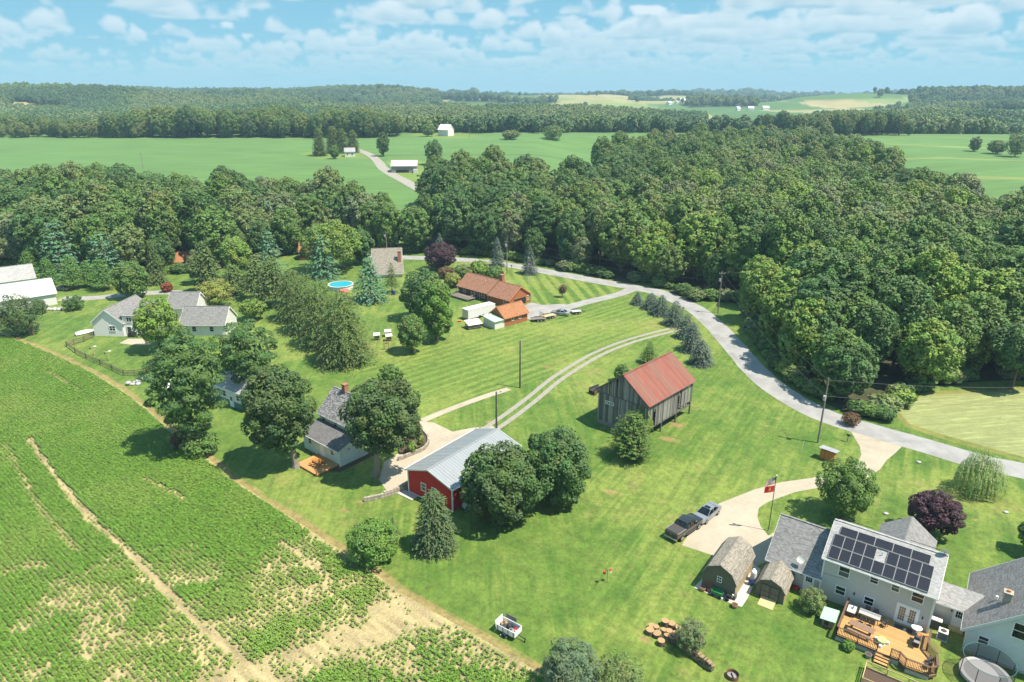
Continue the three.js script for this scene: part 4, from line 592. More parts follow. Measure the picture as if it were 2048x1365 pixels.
{ // rank growth along the wood edges and road banks
  const r = rng(19), list = []; const edge = WOOD.slice(0, 37);
  for (let i = 1; i < edge.length; i++) { const [ax, az] = edge[i - 1], [bx, bz] = edge[i], n = Math.ceil(Math.hypot(bx - ax, bz - az) / 1.8); for (let k = 0; k < n; k++) { const t = r(), x = mixN(ax, bx, t) + (r() - 0.5) * 2.5, z = mixN(az, bz, t) - r() * 2.5; if (toLine(ROAD, x, z) > 4.6) list.push([x, 0, z, 0, FT[Math.floor(r() * 7)].color, 0.6 + 0.7 * r(), r() * 6, 1.3]); } }
  const g = new THREE.Group(); g.name = 'undergrowth'; g.userData = { kind: 'stuff', label: 'rank undergrowth along the edge of the wood', category: 'undergrowth' }; scene.add(g); canopy(g, list, [{ c: broadCrown(31, { h: 2.6, base: 0, w: 3, lobes: 16, leaves: 800, leaf: 0.4, lobe: 0.4 }) }]);
}

// ---------------------------------------------------------------- parts of buildings
const RY = Math.PI / 2;
// closed prism: outline [z, y] pushed along x from x0 to x1
function alongX(parent, name, m, zy, x0, x1) { return add(parent, name, prismG(zy.map(([z, y]) => [-z, y]), x1 - x0), m, x0, 0, 0, 0, RY, 0); }
// a roof slope from the eave line (z0, y0) up to (z1, y1), x0 to x1
function slope(parent, name, m, x0, x1, z0, y0, z1, y1, t = 0.14) {
  const L = Math.hypot(z1 - z0, y1 - y0), a = Math.atan2(-(y1 - y0), z1 - z0), flip = z1 < z0, phi = flip ? a + Math.PI : a, ny = Math.abs(z1 - z0) / L, nz = -(y1 - y0) / L * Math.sign(z1 - z0);
  return add(parent, name, boxG(x1 - x0, t, L), m, (x0 + x1) / 2, (y0 + y1) / 2 + ny * t / 2, (z0 + z1) / 2 + nz * t / 2, phi, 0, 0);
}
// gable house along x: 0..L, z: 0..W (W may be negative); parts wall, roof (two slopes), fascia, ridge_cap
function gable(t, { L, W, he, hr, wall, roof, ov = 0.4, gov = 0.25, x0 = 0, z0 = 0, trim = M.white, th = 0.14, gutter = true }) {
  const s = Math.sign(W), zm = z0 + W / 2, k = (hr - he) / Math.abs(W / 2);
  alongX(t, 'wall', wall, [[z0, 0], [z0, he], [zm, hr], [z0 + W, he], [z0 + W, 0]], x0, x0 + L);
  for (const q of [1, -1]) {
    const ze = q > 0 ? z0 - s * ov : z0 + W + s * ov, ye = he - k * ov, r = slope(t, 'roof', roof, x0 - gov, x0 + L + gov, ze, ye, zm, hr, th);
    if (gutter) box(t, 'gutter', trim, L + gov * 2, 0.13, 0.12, x0 + L / 2, ye + 0.02, ze - (q > 0 ? s : -s) * 0.062);
    for (const e of [0, 1]) { const x = e ? x0 + L + gov + 0.02 : x0 - gov - 0.02; bar(t, 'rake_board', trim, [x, ye + 0.0, ze], [x, hr + 0.0, zm], 0.04, 0.24); }
  }
  box(t, 'ridge_cap', roof, L + gov * 2, 0.04, 0.26, x0 + L / 2, hr + th + 0.03, zm);
}
const frameG = (w, h, b) => { const k = 'f' + [w, h, b]; if (!geos.has(k)) geos.set(k, merged([moved(boxG(w + 2 * b, b, 0.09), 0, h / 2 + b / 2, 0), moved(boxG(w + 2 * b, b, 0.12), 0, -h / 2 - b / 2, 0.01), moved(boxG(b, h, 0.09), -w / 2 - b / 2, 0, 0), moved(boxG(b, h, 0.09), w / 2 + b / 2, 0, 0)])); return geos.get(k); };
// window facing local +z, turned by ry: frame (> pane, sash_bar)
function win(t, x, y, z, w, h, ry = 0, o = {}) {
  const f = add(t, 'window', frameG(w, h, o.b ?? 0.09), o.frame || M.white, x, y, z, 0, ry, 0);
  if (o.double) { for (const s of [-1, 1]) { box(f, 'pane', M.pane, w / 2, h, 0.03, s * w / 4, 0, 0); box(f, 'sash_bar', M.white, w / 2 - 0.04, 0.05, 0.05, s * w / 4, 0, 0.012); } box(f, 'mullion', M.white, 0.09, h, 0.07, 0, 0, 0.01); }
  else { box(f, 'pane', M.pane, w, h, 0.03, 0, 0, 0); box(f, 'sash_bar', M.white, w, 0.06, 0.05, 0, 0, 0.012); }
  if (o.grid) for (let i = 1; i < o.grid; i++) box(f, 'muntin', M.white, 0.03, h, 0.045, -w / 2 + (w * i) / o.grid, 0, 0.006);
  return f;
}
function door(t, x, y, z, w, h, ry = 0, m = M.white, lites = 6) {
  const d = box(t, 'door', m, w, h, 0.08, x, y + h / 2, z, 0, ry, 0); add(d, 'door_frame', frameG(w, h, 0.1), M.white, 0, 0, 0.012);
  if (lites) { const rows = lites / 3 | 0; for (let i = 0; i < 3; i++) for (let j = 0; j < rows; j++) box(d, 'pane', M.pane, w * 0.2, (h * 0.36) / rows, 0.02, (i - 1) * w * 0.24, h * 0.22 + (j - (rows - 1) / 2) * (h * 0.4) / rows, 0.04); }
  add(d, 'handle', new THREE.SphereGeometry(0.04, 8, 6), M.dark, w * 0.38, -0.05, 0.07); return d;
}
function dish(t, x, y, z, r, ry, rx) {
  const g = new THREE.LatheGeometry([[0, 0], [0.5, 0.05], [0.85, 0.15], [1, 0.22], [1.0, 0.25], [0.85, 0.18], [0.5, 0.08], [0, 0.03]].map(([a, b]) => new THREE.Vector2(a * r, b * r)), 18), d = add(t, 'dish', g, M.offWhite, x, y, z, rx, ry, 0);
  bar(d, 'feed_arm', M.grey, [0, 0, r * 0.8], [0, r * 0.8, r * 0.3], 0.03); bar(t, 'mast', M.grey, [x, y - r * 1.2, z], [x, y, z], 0.05); return d;
}
// ---------------------------------------------------------------- the grey two-storey house with solar panels
{
  const t = thing('two_storey_house', 'grey two storey house with solar panels on its roof', 'house', 33.79, 0, -61.37, -0.635), L = 10.4, Wd = -7.75, he = 5.36, hr = 7.55;
  gable(t, { L, W: Wd, he, hr, wall: M.sidingGrey, roof: M.shinglePale, ov: 0.42, gov: 0.22 });
  box(t, 'foundation', M.slab, L + 0.1, 0.35, 7.85, L / 2, 0.175, Wd / 2);
  for (const [x, z] of [[0, 0], [L, 0]]) box(t, 'corner_board', M.white, 0.14, he - 0.35, 0.14, x + (x ? -0.02 : 0.02), he / 2 + 0.15, z + 0.005);
  bar(t, 'downspout', M.white, [L + 0.05, 0.2, 0.12], [L + 0.05, he - 0.2, 0.12], 0.1);
  for (const [x, y, w, h] of [[2.08, 4.17, 0.98, 1.12], [4.93, 4.49, 0.7, 0.66], [6.92, 4.5, 0.66, 0.78], [8.96, 4.32, 0.98, 1.1], [2.06, 1.75, 0.9, 0.92], [4.85, 1.75, 0.84, 0.86]]) win(t, x, y, 0.03, w, h);
  const fd = box(t, 'french_door', M.white, 1.86, 2.1, 0.1, 8.4, 1.78, 0.03); add(fd, 'door_frame', frameG(1.86, 2.1, 0.12), M.white, 0, 0, 0.015);
  for (const s of [-1, 1]) for (let i = 0; i < 3; i++) for (let j = 0; j < 5; j++) box(fd, 'pane', M.doorGlass ??= new THREE.MeshPhysicalMaterial({ color: 0x7d6f5c, roughness: 0.12 }), 0.17, 0.29, 0.02, s * 0.46 + (i - 1) * 0.2, 0.02 + (j - 2) * 0.33, 0.05);
  for (const s of [-1, 1]) add(fd, 'handle', new THREE.SphereGeometry(0.04, 8, 6), M.dark, s * 0.07, -0.05, 0.08);
  for (const [x, y] of [[3.4, 2.0], [9.75, 2.15]]) box(t, 'wall_lantern', M.dark, 0.14, 0.24, 0.14, x, y, 0.08);
  bar(t, 'cable', M.dark, [0.05, 3.1, 0.03], [2.2, 3.3, 0.03], 0.02);
  // solar panels: rows up the rear slope, then two strips past the ridge
  const pitch = Math.atan2(hr - he, 3.875), cz = Math.cos(pitch), sz = Math.sin(pitch), on = (x, s, w, l) => { const p = add(t, 'solar_panel', boxG(w - 0.03, 0.045, l - 0.03), M.solar, x, he - sz * 0.42 / cz * 1 + s * sz + 0.24 * cz, 0.42 - s * cz + 0.24 * sz, pitch, 0, 0); add(p, 'panel_frame', frameG(w - 0.07, l - 0.07, 0.022), M.midGrey, 0, 0.012, 0, -RY, 0, 0); return p; };
  for (let i = 0; i < 9; i++) { on(0.78 + i * 1.05, 0.98, 1.05, 1.5); if (i !== 4) on(0.78 + i * 1.05, 2.49, 1.05, 1.5); }
  for (let i = 0; i < 5; i++) on(1.5 + i * 1.72, 3.8, 1.72, 1.1);
  for (const [x, w] of [[1.9, 3.1], [8.7, 3.2]]) { const p = add(t, 'solar_panel', boxG(w, 0.045, 1.0), M.solar, x, hr - 0.35 * sz + 0.26 * cz, -3.875 - 0.75 * cz - 0.26 * sz, -pitch, 0, 0); p.userData.label = 'solar strip past the roof ridge'; }
  cyl(t, 'vent_pipe', M.white, 0.05, 0.05, 0.5, 5.05, 6.75, -1.75);
  // cross gable on the far side
  { const x = 6.6, w = 2.5, y1 = 7.1, y0 = 5.2; add(t, 'cross_gable_wall', prismG([[x - w, 3], [x - w, y0], [x, y1], [x + w, y0], [x + w, 3]], 6), M.sidingGrey, 0, 0, -10.2); for (const s of [-1, 1]) { const len = Math.hypot(w + 0.3, y1 - y0 + 0.23), a = Math.atan2(y1 - y0, w); add(t, 'cross_gable_roof', boxG(len, 0.12, 6.6), M.shingleGrey, x + s * (w + 0.3) / 2, (y1 + y0) / 2 - 0.06, -7.2, 0, 0, -s * a); } }
  dish(t, L - 0.15, hr + 0.55, -3.7, 0.42, 2.6, -0.9);
  // low wing on the left with its ridge in line
  const g = { x0: -5.75, L: 5.73, z0: -0.1, W: -8.3, he: 2.5, hr: 5.75 };
  gable(t, { ...g, wall: M.sidingGrey, roof: M.shingleGrey, ov: 0.35, gov: 0.18 });
  door(t, -1.15, 0.25, -0.06, 0.92, 2.0, 0, M.white, 6); box(t, 'door_step', M.concrete, 1.3, 0.25, 0.9, -1.15, 0.125, 0.36); box(t, 'wall_lantern', M.dark, 0.12, 0.2, 0.12, -2.0, 1.9, 0); box(t, 'meter_box', M.midGrey, 0.25, 0.4, 0.14, -0.2, 1.3, -0.03);
  dish(t, -2.35, 3.55, -0.25, 0.42, -0.5, 1.0);
  // link to the next house
  alongX(t, 'link_wall', M.sidingGrey, [[-3.4, 0], [-3.4, 2.5], [-4.9, 3.7], [-6.5, 2.5], [-6.5, 0]], L, 13.9);
  slope(t, 'link_roof', M.shinglePale, L + 0.01, 14.6, -3.05, 2.36, -4.9, 3.78); slope(t, 'link_roof', M.shinglePale, L + 0.01, 14.6, -6.9, 2.3, -4.9, 3.78); box(t, 'gutter', M.white, 3.0, 0.12, 0.1, 11.95, 2.38, -3.0);
  door(t, 12.75, 0.3, -3.36, 0.85, 1.95, 0, M.white, 6); box(t, 'wall_lantern', M.dark, 0.12, 0.2, 0.12, 12.05, 1.9, -3.32); box(t, 'door_step', M.paleWood, 1.3, 0.25, 0.8, 12.75, 0.15, -2.95);
  // the next house, gable towards the camera
  const n = thing('gabled_house', 'pale blue green gabled house with stone chimney at the frame edge', 'house', 33.79, 0, -61.37, -0.635);
  const x0 = 13.55, x1 = 23.0, xm = 18.3, ye = 2.85, yr = 7.4;
  add(n, 'wall', prismG([[x0, 0], [x0, ye], [xm, yr], [x1, ye], [x1, 0]], 9.9), M.sidingTeal, 0, 0, -10.15);
  for (const s of [-1, 1]) { const xe = s < 0 ? x0 - 0.45 : x1 + 0.45, yb = ye - 0.45 * (yr - ye) / (xm - x0), len = Math.hypot(xe - xm, yr - yb), a = Math.atan2(yr - yb, xm - xe); const r = add(n, 'roof', boxG(10.5, 0.15, len), M.shingleGrey, (xe + xm) / 2, (yr + yb) / 2 + 0.07, -5.2, 0, 0, 0); r.rotation.order = 'ZYX'; r.rotation.set(0, RY, s < 0 ? a : a); if (s > 0) r.rotation.z = a; bar(n, 'rake_board', M.sidingTeal, [xe, yb, 0.07], [xm, yr, 0.07], 0.05, 0.26); bar(n, 'rake_board', M.white, [xe, yb, -10.48], [xm, yr, -10.48], 0.04, 0.24); }
  box(n, 'gutter', M.white, 0.12, 0.12, 10.5, x0 - 0.5, 2.4, -5.2);
  win(n, 14.95, 2.02, -0.21, 0.76, 0.8); win(n, 17.45, 4.45, -0.21, 1.15, 1.6);
  const ch = box(n, 'chimney', M.stone, 0.62, 1.5, 0.62, 16.0, 5.75, -2.8); box(ch, 'chimney_cap', M.concrete, 0.8, 0.12, 0.8, 0, 0.8, 0); cyl(ch, 'flue', M.terracotta, 0.16, 0.16, 0.25, 0, 0.95, 0); cyl(n, 'roof_vent', M.white, 0.12, 0.12, 0.35, 15.3, 5.0, -3.6);
  box(n, 'foundation', M.slab, 9.5, 0.3, 0.1, 18.28, 0.15, -0.21);
}
// ---------------------------------------------------------------- the deck: boards, rails, lattice, steps
function inFrame(x, z, th, lx, lz) { return [x + lx * Math.cos(th) + lz * Math.sin(th), z - lx * Math.sin(th) + lz * Math.cos(th)]; }
const HOUSE = (lx, lz) => inFrame(33.79, -61.37, -0.635, lx, lz);
function railing(t, pts, y0, h, m, gap = 0.14, wide = 0.13) {
  for (let i = 0; i < pts.length - 1; i++) {
    const [ax, az] = pts[i], [bx, bz] = pts[i + 1], L = Math.hypot(bx - ax, bz - az), n = Math.max(2, Math.round(L / gap));
    bar(t, 'hand_rail', m, [ax, y0 + h, az], [bx, y0 + h, bz], wide, 0.045); bar(t, 'bottom_rail', m, [ax, y0 + 0.12, az], [bx, y0 + 0.12, bz], 0.05, 0.06);
    for (let k = 1; k < n; k++) { const f = k / n; box(t, 'baluster', m, 0.045, h - 0.15, 0.045, ax + (bx - ax) * f, y0 + 0.12 + (h - 0.15) / 2, az + (bz - az) * f); }
    for (const [x, z] of i ? [[bx, bz]] : [[ax, az], [bx, bz]]) box(t, 'rail_post', m, 0.1, h + 0.12, 0.1, x, y0 + (h + 0.12) / 2 - 0.04, z);
  }
}
function latticeG(L, h) { const a = []; for (let u = -h; u < L; u += 0.16) for (const s of [1, -1]) { let p = [u, 0], q = [u + h, h]; const cut = (f) => [u + f, f]; const f0 = Math.max(0, -u), f1 = Math.min(h, L - u); if (f1 - f0 < 0.05) continue; p = cut(f0); q = cut(f1); const Y = (v) => (s > 0 ? v : h - v); a.push(barG([p[0], Y(p[1]), 0.01 * s], [q[0], Y(q[1]), 0.01 * s], 0.012, 0.04)); } return merged(a); }
{
  const [ox, oz] = HOUSE(0, 0.06), t = thing('deck', 'honey wood deck with dark brown railing behind the grey house', 'deck', ox, 0, oz, -0.635), y = 0.62;
  const P = [[3.0, 0], [3.0, 5.7], [8.7, 5.7], [9.3, 6.25], [11.3, 6.1], [11.85, 5.5], [11.6, 3.7], [10.75, 2.7], [10.75, 0]];
  let i = 0; for (let z = 0.08; z < 6.2; z += 0.145) { const xs = []; for (let a = 0, b = P.length - 1; a < P.length; b = a++) if ((P[a][1] > z) !== (P[b][1] > z)) xs.push(((P[b][0] - P[a][0]) * (z - P[a][1])) / (P[b][1] - P[a][1]) + P[a][0]); xs.sort((p, q) => p - q); if (xs.length < 2) continue; const L = xs[1] - xs[0]; const g = boxG(0.138, 0.035, L); add(t, 'deck_board', g, M.deckWood[Math.floor(hash2(i, 5) * 3)], (xs[0] + xs[1]) / 2, y, z, 0, RY, 0); i++; }
  for (let a = 0; a < P.length - 1; a++) if (a) bar(t, 'rim_joist', M.railWood, [P[a - 1][0], y - 0.14, P[a - 1][1]], [P[a][0], y - 0.14, P[a][1]], 0.05, 0.22);
  railing(t, [[3.06, 0.5], [3.06, 2.9], [3.06, 5.64]], y, 0.95, M.railWood, 0.13, 0.2); railing(t, [[3.06, 5.64], [5.0, 5.64], [6.75, 5.64]], y, 0.95, M.railWood);
  railing(t, [[7.95, 5.64], [8.68, 5.64], [9.3, 6.19], [11.27, 6.04], [11.79, 5.48], [11.54, 3.74], [10.7, 2.75], [10.7, 0.5]], y, 0.95, M.railWood, 0.13, 0.22);
  for (const [x, z, L, a] of [[3.05, 5.72, 3.7, 0], [8.0, 5.74, 0.7, 0], [9.35, 6.26, 1.95, 0.07]]) add(t, 'lattice', latticeG(L, 0.5), M.offWhite, x, 0, z, 0, a, 0);
  for (let s = 0; s < 3; s++) { box(t, 'tread', M.deckWood[s], 1.2, 0.045, 0.34, 7.35, y - 0.15 * (s + 1), 5.9 + s * 0.3); box(t, 'riser', M.railWood, 1.2, 0.12, 0.03, 7.35, y - 0.08 - 0.15 * s, 5.745 + s * 0.3); }
  for (const x of [6.72, 7.98]) bar(t, 'stringer', M.railWood, [x, y - 0.1, 5.75], [x, 0.04, 6.75], 0.05, 0.22);
  for (const [x, z] of [[3.1, 5.5], [6.7, 5.5], [9.4, 6.0], [11.2, 5.8], [11.4, 3.8]]) box(t, 'support_post', M.greyWood, 0.1, 0.6, 0.1, x, 0.3, z);
}
// ---------------------------------------------------------------- garden sheds
function gambrel(name, label, x, z, th, L, Wd, he, hb, hr, front, side) {
  const t = thing(name, label, 'shed', x, 0, z, th), k = Wd * 0.15, prof = [[0, 0], [0, he], [k, hb], [Wd / 2, hr], [Wd - k, hb], [Wd, he], [Wd, 0]];
  add(t, 'gable_wall', prismG(prof.map(([a, b]) => [-a, b]), 0.06), front, 0, 0, 0, 0, RY, 0); add(t, 'gable_wall', prismG(prof.map(([a, b]) => [-a, b]), 0.06), front, L - 0.06, 0, 0, 0, RY, 0);
  for (const zz of [0, Wd]) box(t, 'side_wall', side, L - 0.14, he, 0.06, L / 2, he / 2, zz ? Wd - 0.03 : 0.03);
  const ov = 0.12; for (const s of [0, 1]) { const Z = (v) => (s ? Wd - v : v); slope(t, 'lower_roof', M.shingleTan, -ov, L + ov, Z(-0.1), he - 0.12, Z(k), hb, 0.07); slope(t, 'upper_roof', M.shingleTan, -ov, L + ov, Z(k), hb, Z(Wd / 2), hr, 0.07); for (const xx of [-ov - 0.015, L + ov + 0.015]) { bar(t, 'rake_board', front, [xx, he - 0.12, Z(-0.1)], [xx, hb, Z(k)], 0.03, 0.14); bar(t, 'rake_board', front, [xx, hb, Z(k)], [xx, hr, Z(Wd / 2)], 0.03, 0.14); } }
  box(t, 'ridge_cap', M.shingleTan, L + 2 * ov, 0.03, 0.2, L / 2, hr + 0.08, Wd / 2); return t;
}
{
  const a = gambrel('garden_shed', 'larger olive barn shed with a tiny white window', 21.35, -62.95, 0.94, 6.2, 3.7, 1.95, 3.0, 3.65, M.shedOlive, M.shedTan);
  win(a, -0.04, 1.85, 1.9, 0.42, 0.62, -RY, { b: 0.06, grid: 2 });
  const b = gambrel('garden_shed', 'smaller olive shed with double doors and a wooden ramp', 26.92, -61.62, 0.955, 3.85, 3.0, 1.5, 2.2, 2.62, M.shedOlive, M.shedTan);
  for (const s of [-1, 1]) { const d = box(b, 'door', M.shedOlive, 0.05, 1.75, 0.98, -0.03, 0.92, 1.5 + s * 0.5); for (const [y, h] of [[0.86, 0.07], [0, 0.07], [-0.86, 0.07]]) box(d, 'batten', M.dark, 0.03, h, 0.98, -0.035, y, 0); for (const q of [-1, 1]) box(d, 'batten', M.dark, 0.032, 1.75, 0.07, -0.035, 0, q * 0.46); }
  const rp = thing('shed_ramp', 'pale plywood ramp before the shed double doors', 'ramp', ...((p) => [p[0], 0, p[1]])(inFrame(26.92, -61.62, 0.955, -0.75, 1.5)), 0.955); box(rp, 'ramp_panel', M.paleWood, 1.5, 0.05, 1.6, 0, 0.1, 0, 0, 0, 0.1); for (const s of [-1, 1]) box(rp, 'ramp_side', M.paleWood, 1.3, 0.08, 0.06, 0.1, 0.04, s * 0.7);
}
// ---------------------------------------------------------------- the weathered barn
{
  const t = thing('weathered_barn', 'weathered grey board barn with rusty red tin roof on stilts', 'barn', 14.39, 0, -103.86, 0.81), L = 13.88, Wd = 9.64, he = 6.47, hr = 10.09, k = (hr - he) / (Wd / 2), r = rng(8);
  for (const s of [0, 1]) { const Z = (v) => (s ? Wd - v : v); slope(t, 'roof', M.rustRoof, -0.35, L + 0.3, Z(-0.45), he - 0.45 * k, Z(Wd / 2), hr, 0.06); for (const xx of [-0.3, L + 0.25]) bar(t, 'barge_board', M.barnWood[3], [xx, he - 0.4 * k - 0.1, Z(-0.4)], [xx, hr - 0.1, Z(Wd / 2)], 0.05, 0.16); }
  box(t, 'ridge_cap', M.rustRoof, L + 0.65, 0.03, 0.36, L / 2, hr + 0.075, Wd / 2);
  const board = (x, z, y0, y1, w, ry) => { if (y1 - y0 < 0.2) return; const g = boxG(Math.round(w * 50) / 50, Math.round((y1 - y0) * 20) / 20, 0.03); add(t, 'board', g, M.barnWood[Math.floor(r() * 4)], x + (r() - 0.5) * 0.03, (y0 + y1) / 2, z + (r() - 0.5) * 0.03, 0, ry + (r() - 0.5) * 0.03, (r() - 0.5) * 0.012); };
  for (let z = 0.12; z < Wd; z += 0.24) for (const x of [0, L]) { const top = he + k * Math.min(z, Wd - z) - 0.06, gap = r() < 0.06; if (x === 0) { board(0, z, 0.75 + 0.15 * r(), he - 0.62 - 0.03 * r(), 0.205, RY); if (!gap) board(-0.05, z, he - 0.75, top, 0.205, RY); } else if (r() > 0.06) board(L, z, 1.7, top, 0.225, RY); }
  for (let x = 0.12; x < L; x += 0.24) { const far = x > 8.7; board(x, 0, 0.8, he - 0.05, 0.205, 0); if ((x > 1.7 && x < 2.3) || (x > 8.9 && x < 9.5) || (far && r() < 0.3)) { if (r() < 0.5) board(x, Wd, 4.2 + r(), he - 0.08, 0.2, 0); continue; } board(x, Wd, 1.75 + r() * (far ? 0.9 : 0.25), he - 0.08 - (far && r() < 0.35 ? r() * 1.5 : 0), 0.205, 0); }
  bar(t, 'girt', M.barnWood[3], [-0.09, he - 0.68, 0], [-0.09, he - 0.68, Wd], 0.06, 0.14);
  for (const x of [0.12, 4.5, 9.1, L - 0.12]) for (const z of [0.12, Wd / 2, Wd - 0.12]) { box(t, 'post', M.barnWood[3], 0.22, he, 0.22, x, he / 2, z); }
  for (const z of [0.15, Wd / 2, Wd - 0.15]) { bar(t, 'sill_beam', M.barnWood[3], [0, 1.75, z], [L, 1.75, z], 0.22, 0.26); bar(t, 'plate_beam', M.barnWood[3], [0, he - 0.15, z], [L, he - 0.15, z], 0.2, 0.24); }
  box(t, 'loft_floor', M.barnWood[3], L - 0.3, 0.06, Wd - 0.3, L / 2, 1.92, Wd / 2);
  for (let q = 0; q < 3; q++) bar(t, 'base_board', M.barnWood[1], [0.02, 0.14 + q * 0.27, 0.05], [0.02, 0.14 + q * 0.27, Wd * 0.62], 0.05, 0.25);
  box(t, 'stone_footing', M.stone, 0.4, 0.5, Wd * 0.3, 0.1, 0.25, Wd * 0.8);
  { const f = win(t, -0.07, 4.34, 2.4, 1.45, 0.36, -RY, { b: 0.1, grid: 4 }); f.userData.label = 'white framed slot window'; }
  // vines climbing the shaded corner
  const V = new Leaves(44), q = V.r; for (let i = 0; i < 900; i++) { const zz = 5.2 + 4.3 * q(), hy = (1.4 + 4.2 * q() * sst(4.8, 8, zz)) * (0.35 + 0.65 * vn2(zz * 1.3, 4)), j = sph(q); V.put(-0.14 - 0.12 * q(), hy, zz, -1, 0.4 + j[1] * 0.4, j[2] * 0.5, j[0], j[1], j[2], 0.3, 0.24, [1, 1, 1]); } for (let i = 0; i < 260; i++) { const xx = q() * 1.5, j = sph(q); V.put(xx, 2 + 3.2 * q() * (1 - xx / 2), Wd + 0.1 + 0.1 * q(), j[0] * 0.5, 0.4, 1, j[0], j[1], j[2], 0.3, 0.24, [1.3, 1.2, 1]); } add(t, 'climbing_vine', V.build(), LEAF.maple);
}
// ---------------------------------------------------------------- the red metal barn
{
  const t = thing('red_metal_barn', 'red metal barn with pale grey ribbed roof and white trim', 'barn', -14.35, 0, -82.41, 0.92), L = 14.4, Wd = 8.2, he = 3.65, hr = 5.0;
  gable(t, { L, W: Wd, he, hr, wall: M.redMetal, roof: M.galvanised, ov: 0.35, gov: 0.3, th: 0.08 });
  for (const z of [0, Wd]) for (const x of [0, L]) box(t, 'corner_trim', M.white, 0.16, he - 0.1, 0.16, x, he / 2, z ? Wd - 0.01 : 0.01);
  for (let i = 0; i < 30; i++) for (const s of [0, 1]) { const x = -0.1 + i * 0.503, Z = (v) => (s ? Wd - v : v), k = (hr - he) / (Wd / 2); add(t, 'roof_rib', ribG ??= boxG(0.03, 0.025, 4.66), M.galvanised, x, (he - 0.35 * k + hr) / 2 + 0.1, Z((Wd / 2 - 0.35) / 2), Math.atan2(hr - he, Wd / 2) * (s ? 1 : -1), 0, 0); }
  win(t, -0.04, 1.85, 2.94, 0.78, 1.05, -RY, { grid: 3 }); win(t, -0.04, 1.85, 4.95, 0.78, 1.05, -RY, { grid: 3 });
  box(t, 'base_trim', M.white, 0.05, 0.12, Wd, -0.03, 0.07, Wd / 2);
  const ap = box(t, 'apron_slab', M.slab, 1.3, 0.1, 3, -0.75, 0.05, 0.4);
}
{ const [x, z] = [-6.22, -77.31], d = thing('satellite_dish', 'grey satellite dish on a post beside the red barn', 'satellite dish', x, 0, z, 0.4); dish(d, 0, 1.15, 0, 0.42, 0, 1.1); bar(d, 'post', M.grey, [0, 0, 0], [0, 1.15, 0], 0.07); }
// low block wall that holds the drive above the red barn
{
  const line = [[-10.05, -100.78], [-13.5, -95.18], [-14.4, -93.59]], low = [[-13.8, -85.55], [-14.52, -83.56], [-16.23, -81.89], [-18.1, -80.77], [-20.12, -79.91]], t = thing('retaining_wall', 'low grey block retaining wall between drive and red barn', 'wall', 0, 0, 0), r = rng(3);
  for (const [pts, h0, h1] of [[low, 1.1, 0.5]]) { const c = new THREE.CatmullRomCurve3(pts.map(([x, z]) => new THREE.Vector3(x, 0, z))), Ln = c.getLength(), n = Math.floor(Ln / 0.45); for (let i = 0; i < n; i++) { const p = c.getPointAt((i + 0.5) / n), q = c.getTangentAt((i + 0.5) / n), h = mixN(h0, h1, i / n), rows = Math.max(1, Math.round(h / 0.2)); for (let j = 0; j < rows; j++) box(t, 'block', M.stoneTone[Math.floor(r() * 3)], 0.43, 0.19, 0.35, p.x + (j % 2 ? q.x * 0.1 : 0), 0.1 + j * 0.2, p.z - j * 0.03, 0, Math.atan2(-q.z, q.x), 0); } }
  const b = thing('flower_bed_wall', 'curved block wall round the mulched flower bed by the farmhouse', 'wall', 0, 0, 0), arc = [[-15.32, -100.78], [-13.96, -99.03], [-13.28, -96.66], [-13.72, -94.38], [-15.49, -92.5], [-17.24, -90.97]], c = new THREE.CatmullRomCurve3(arc.map(([x, z]) => new THREE.Vector3(x, 0, z))), n = Math.floor(c.getLength() / 0.45);
  for (let i = 0; i < n; i++) { const p = c.getPointAt((i + 0.5) / n), q = c.getTangentAt((i + 0.5) / n); for (let j = 0; j < 3; j++) box(b, 'block', M.stoneTone[Math.floor(r() * 3)], 0.43, 0.19, 0.3, p.x, 0.1 + j * 0.2, p.z, 0, Math.atan2(-q.z, q.x), 0); }
  structure(new THREE.Mesh(slabG([[-15.39, -100.08], [-14.04, -98.34], [-13.6, -96.66], [-14.09, -94.86], [-15.77, -93.43], [-17.22, -92.81], [-17.17, -97.66]], 0.45, true), M.mulch), 'flower_bed_ground');
  for (const [lab, ...a] of [['yellow green perennial at the top of the flower bed', -15.08, -97.66, 1.61, 1.28], ['yellow green perennial in the middle of the flower bed', -14.31, -95.34, 1.59, 1.1], ['yellow perennial clump at the low end of the bed', -15.42, -93.12, 1.73, 1.84]]) { const q = broad('bed_plant', lab, ...a, LEAF.lime, { cat: 'shrub', base: 0, leaf: 0.2, leaves: 500, group: 'plants in the farmhouse flower bed' }); q.position.y = 0.44; }
}
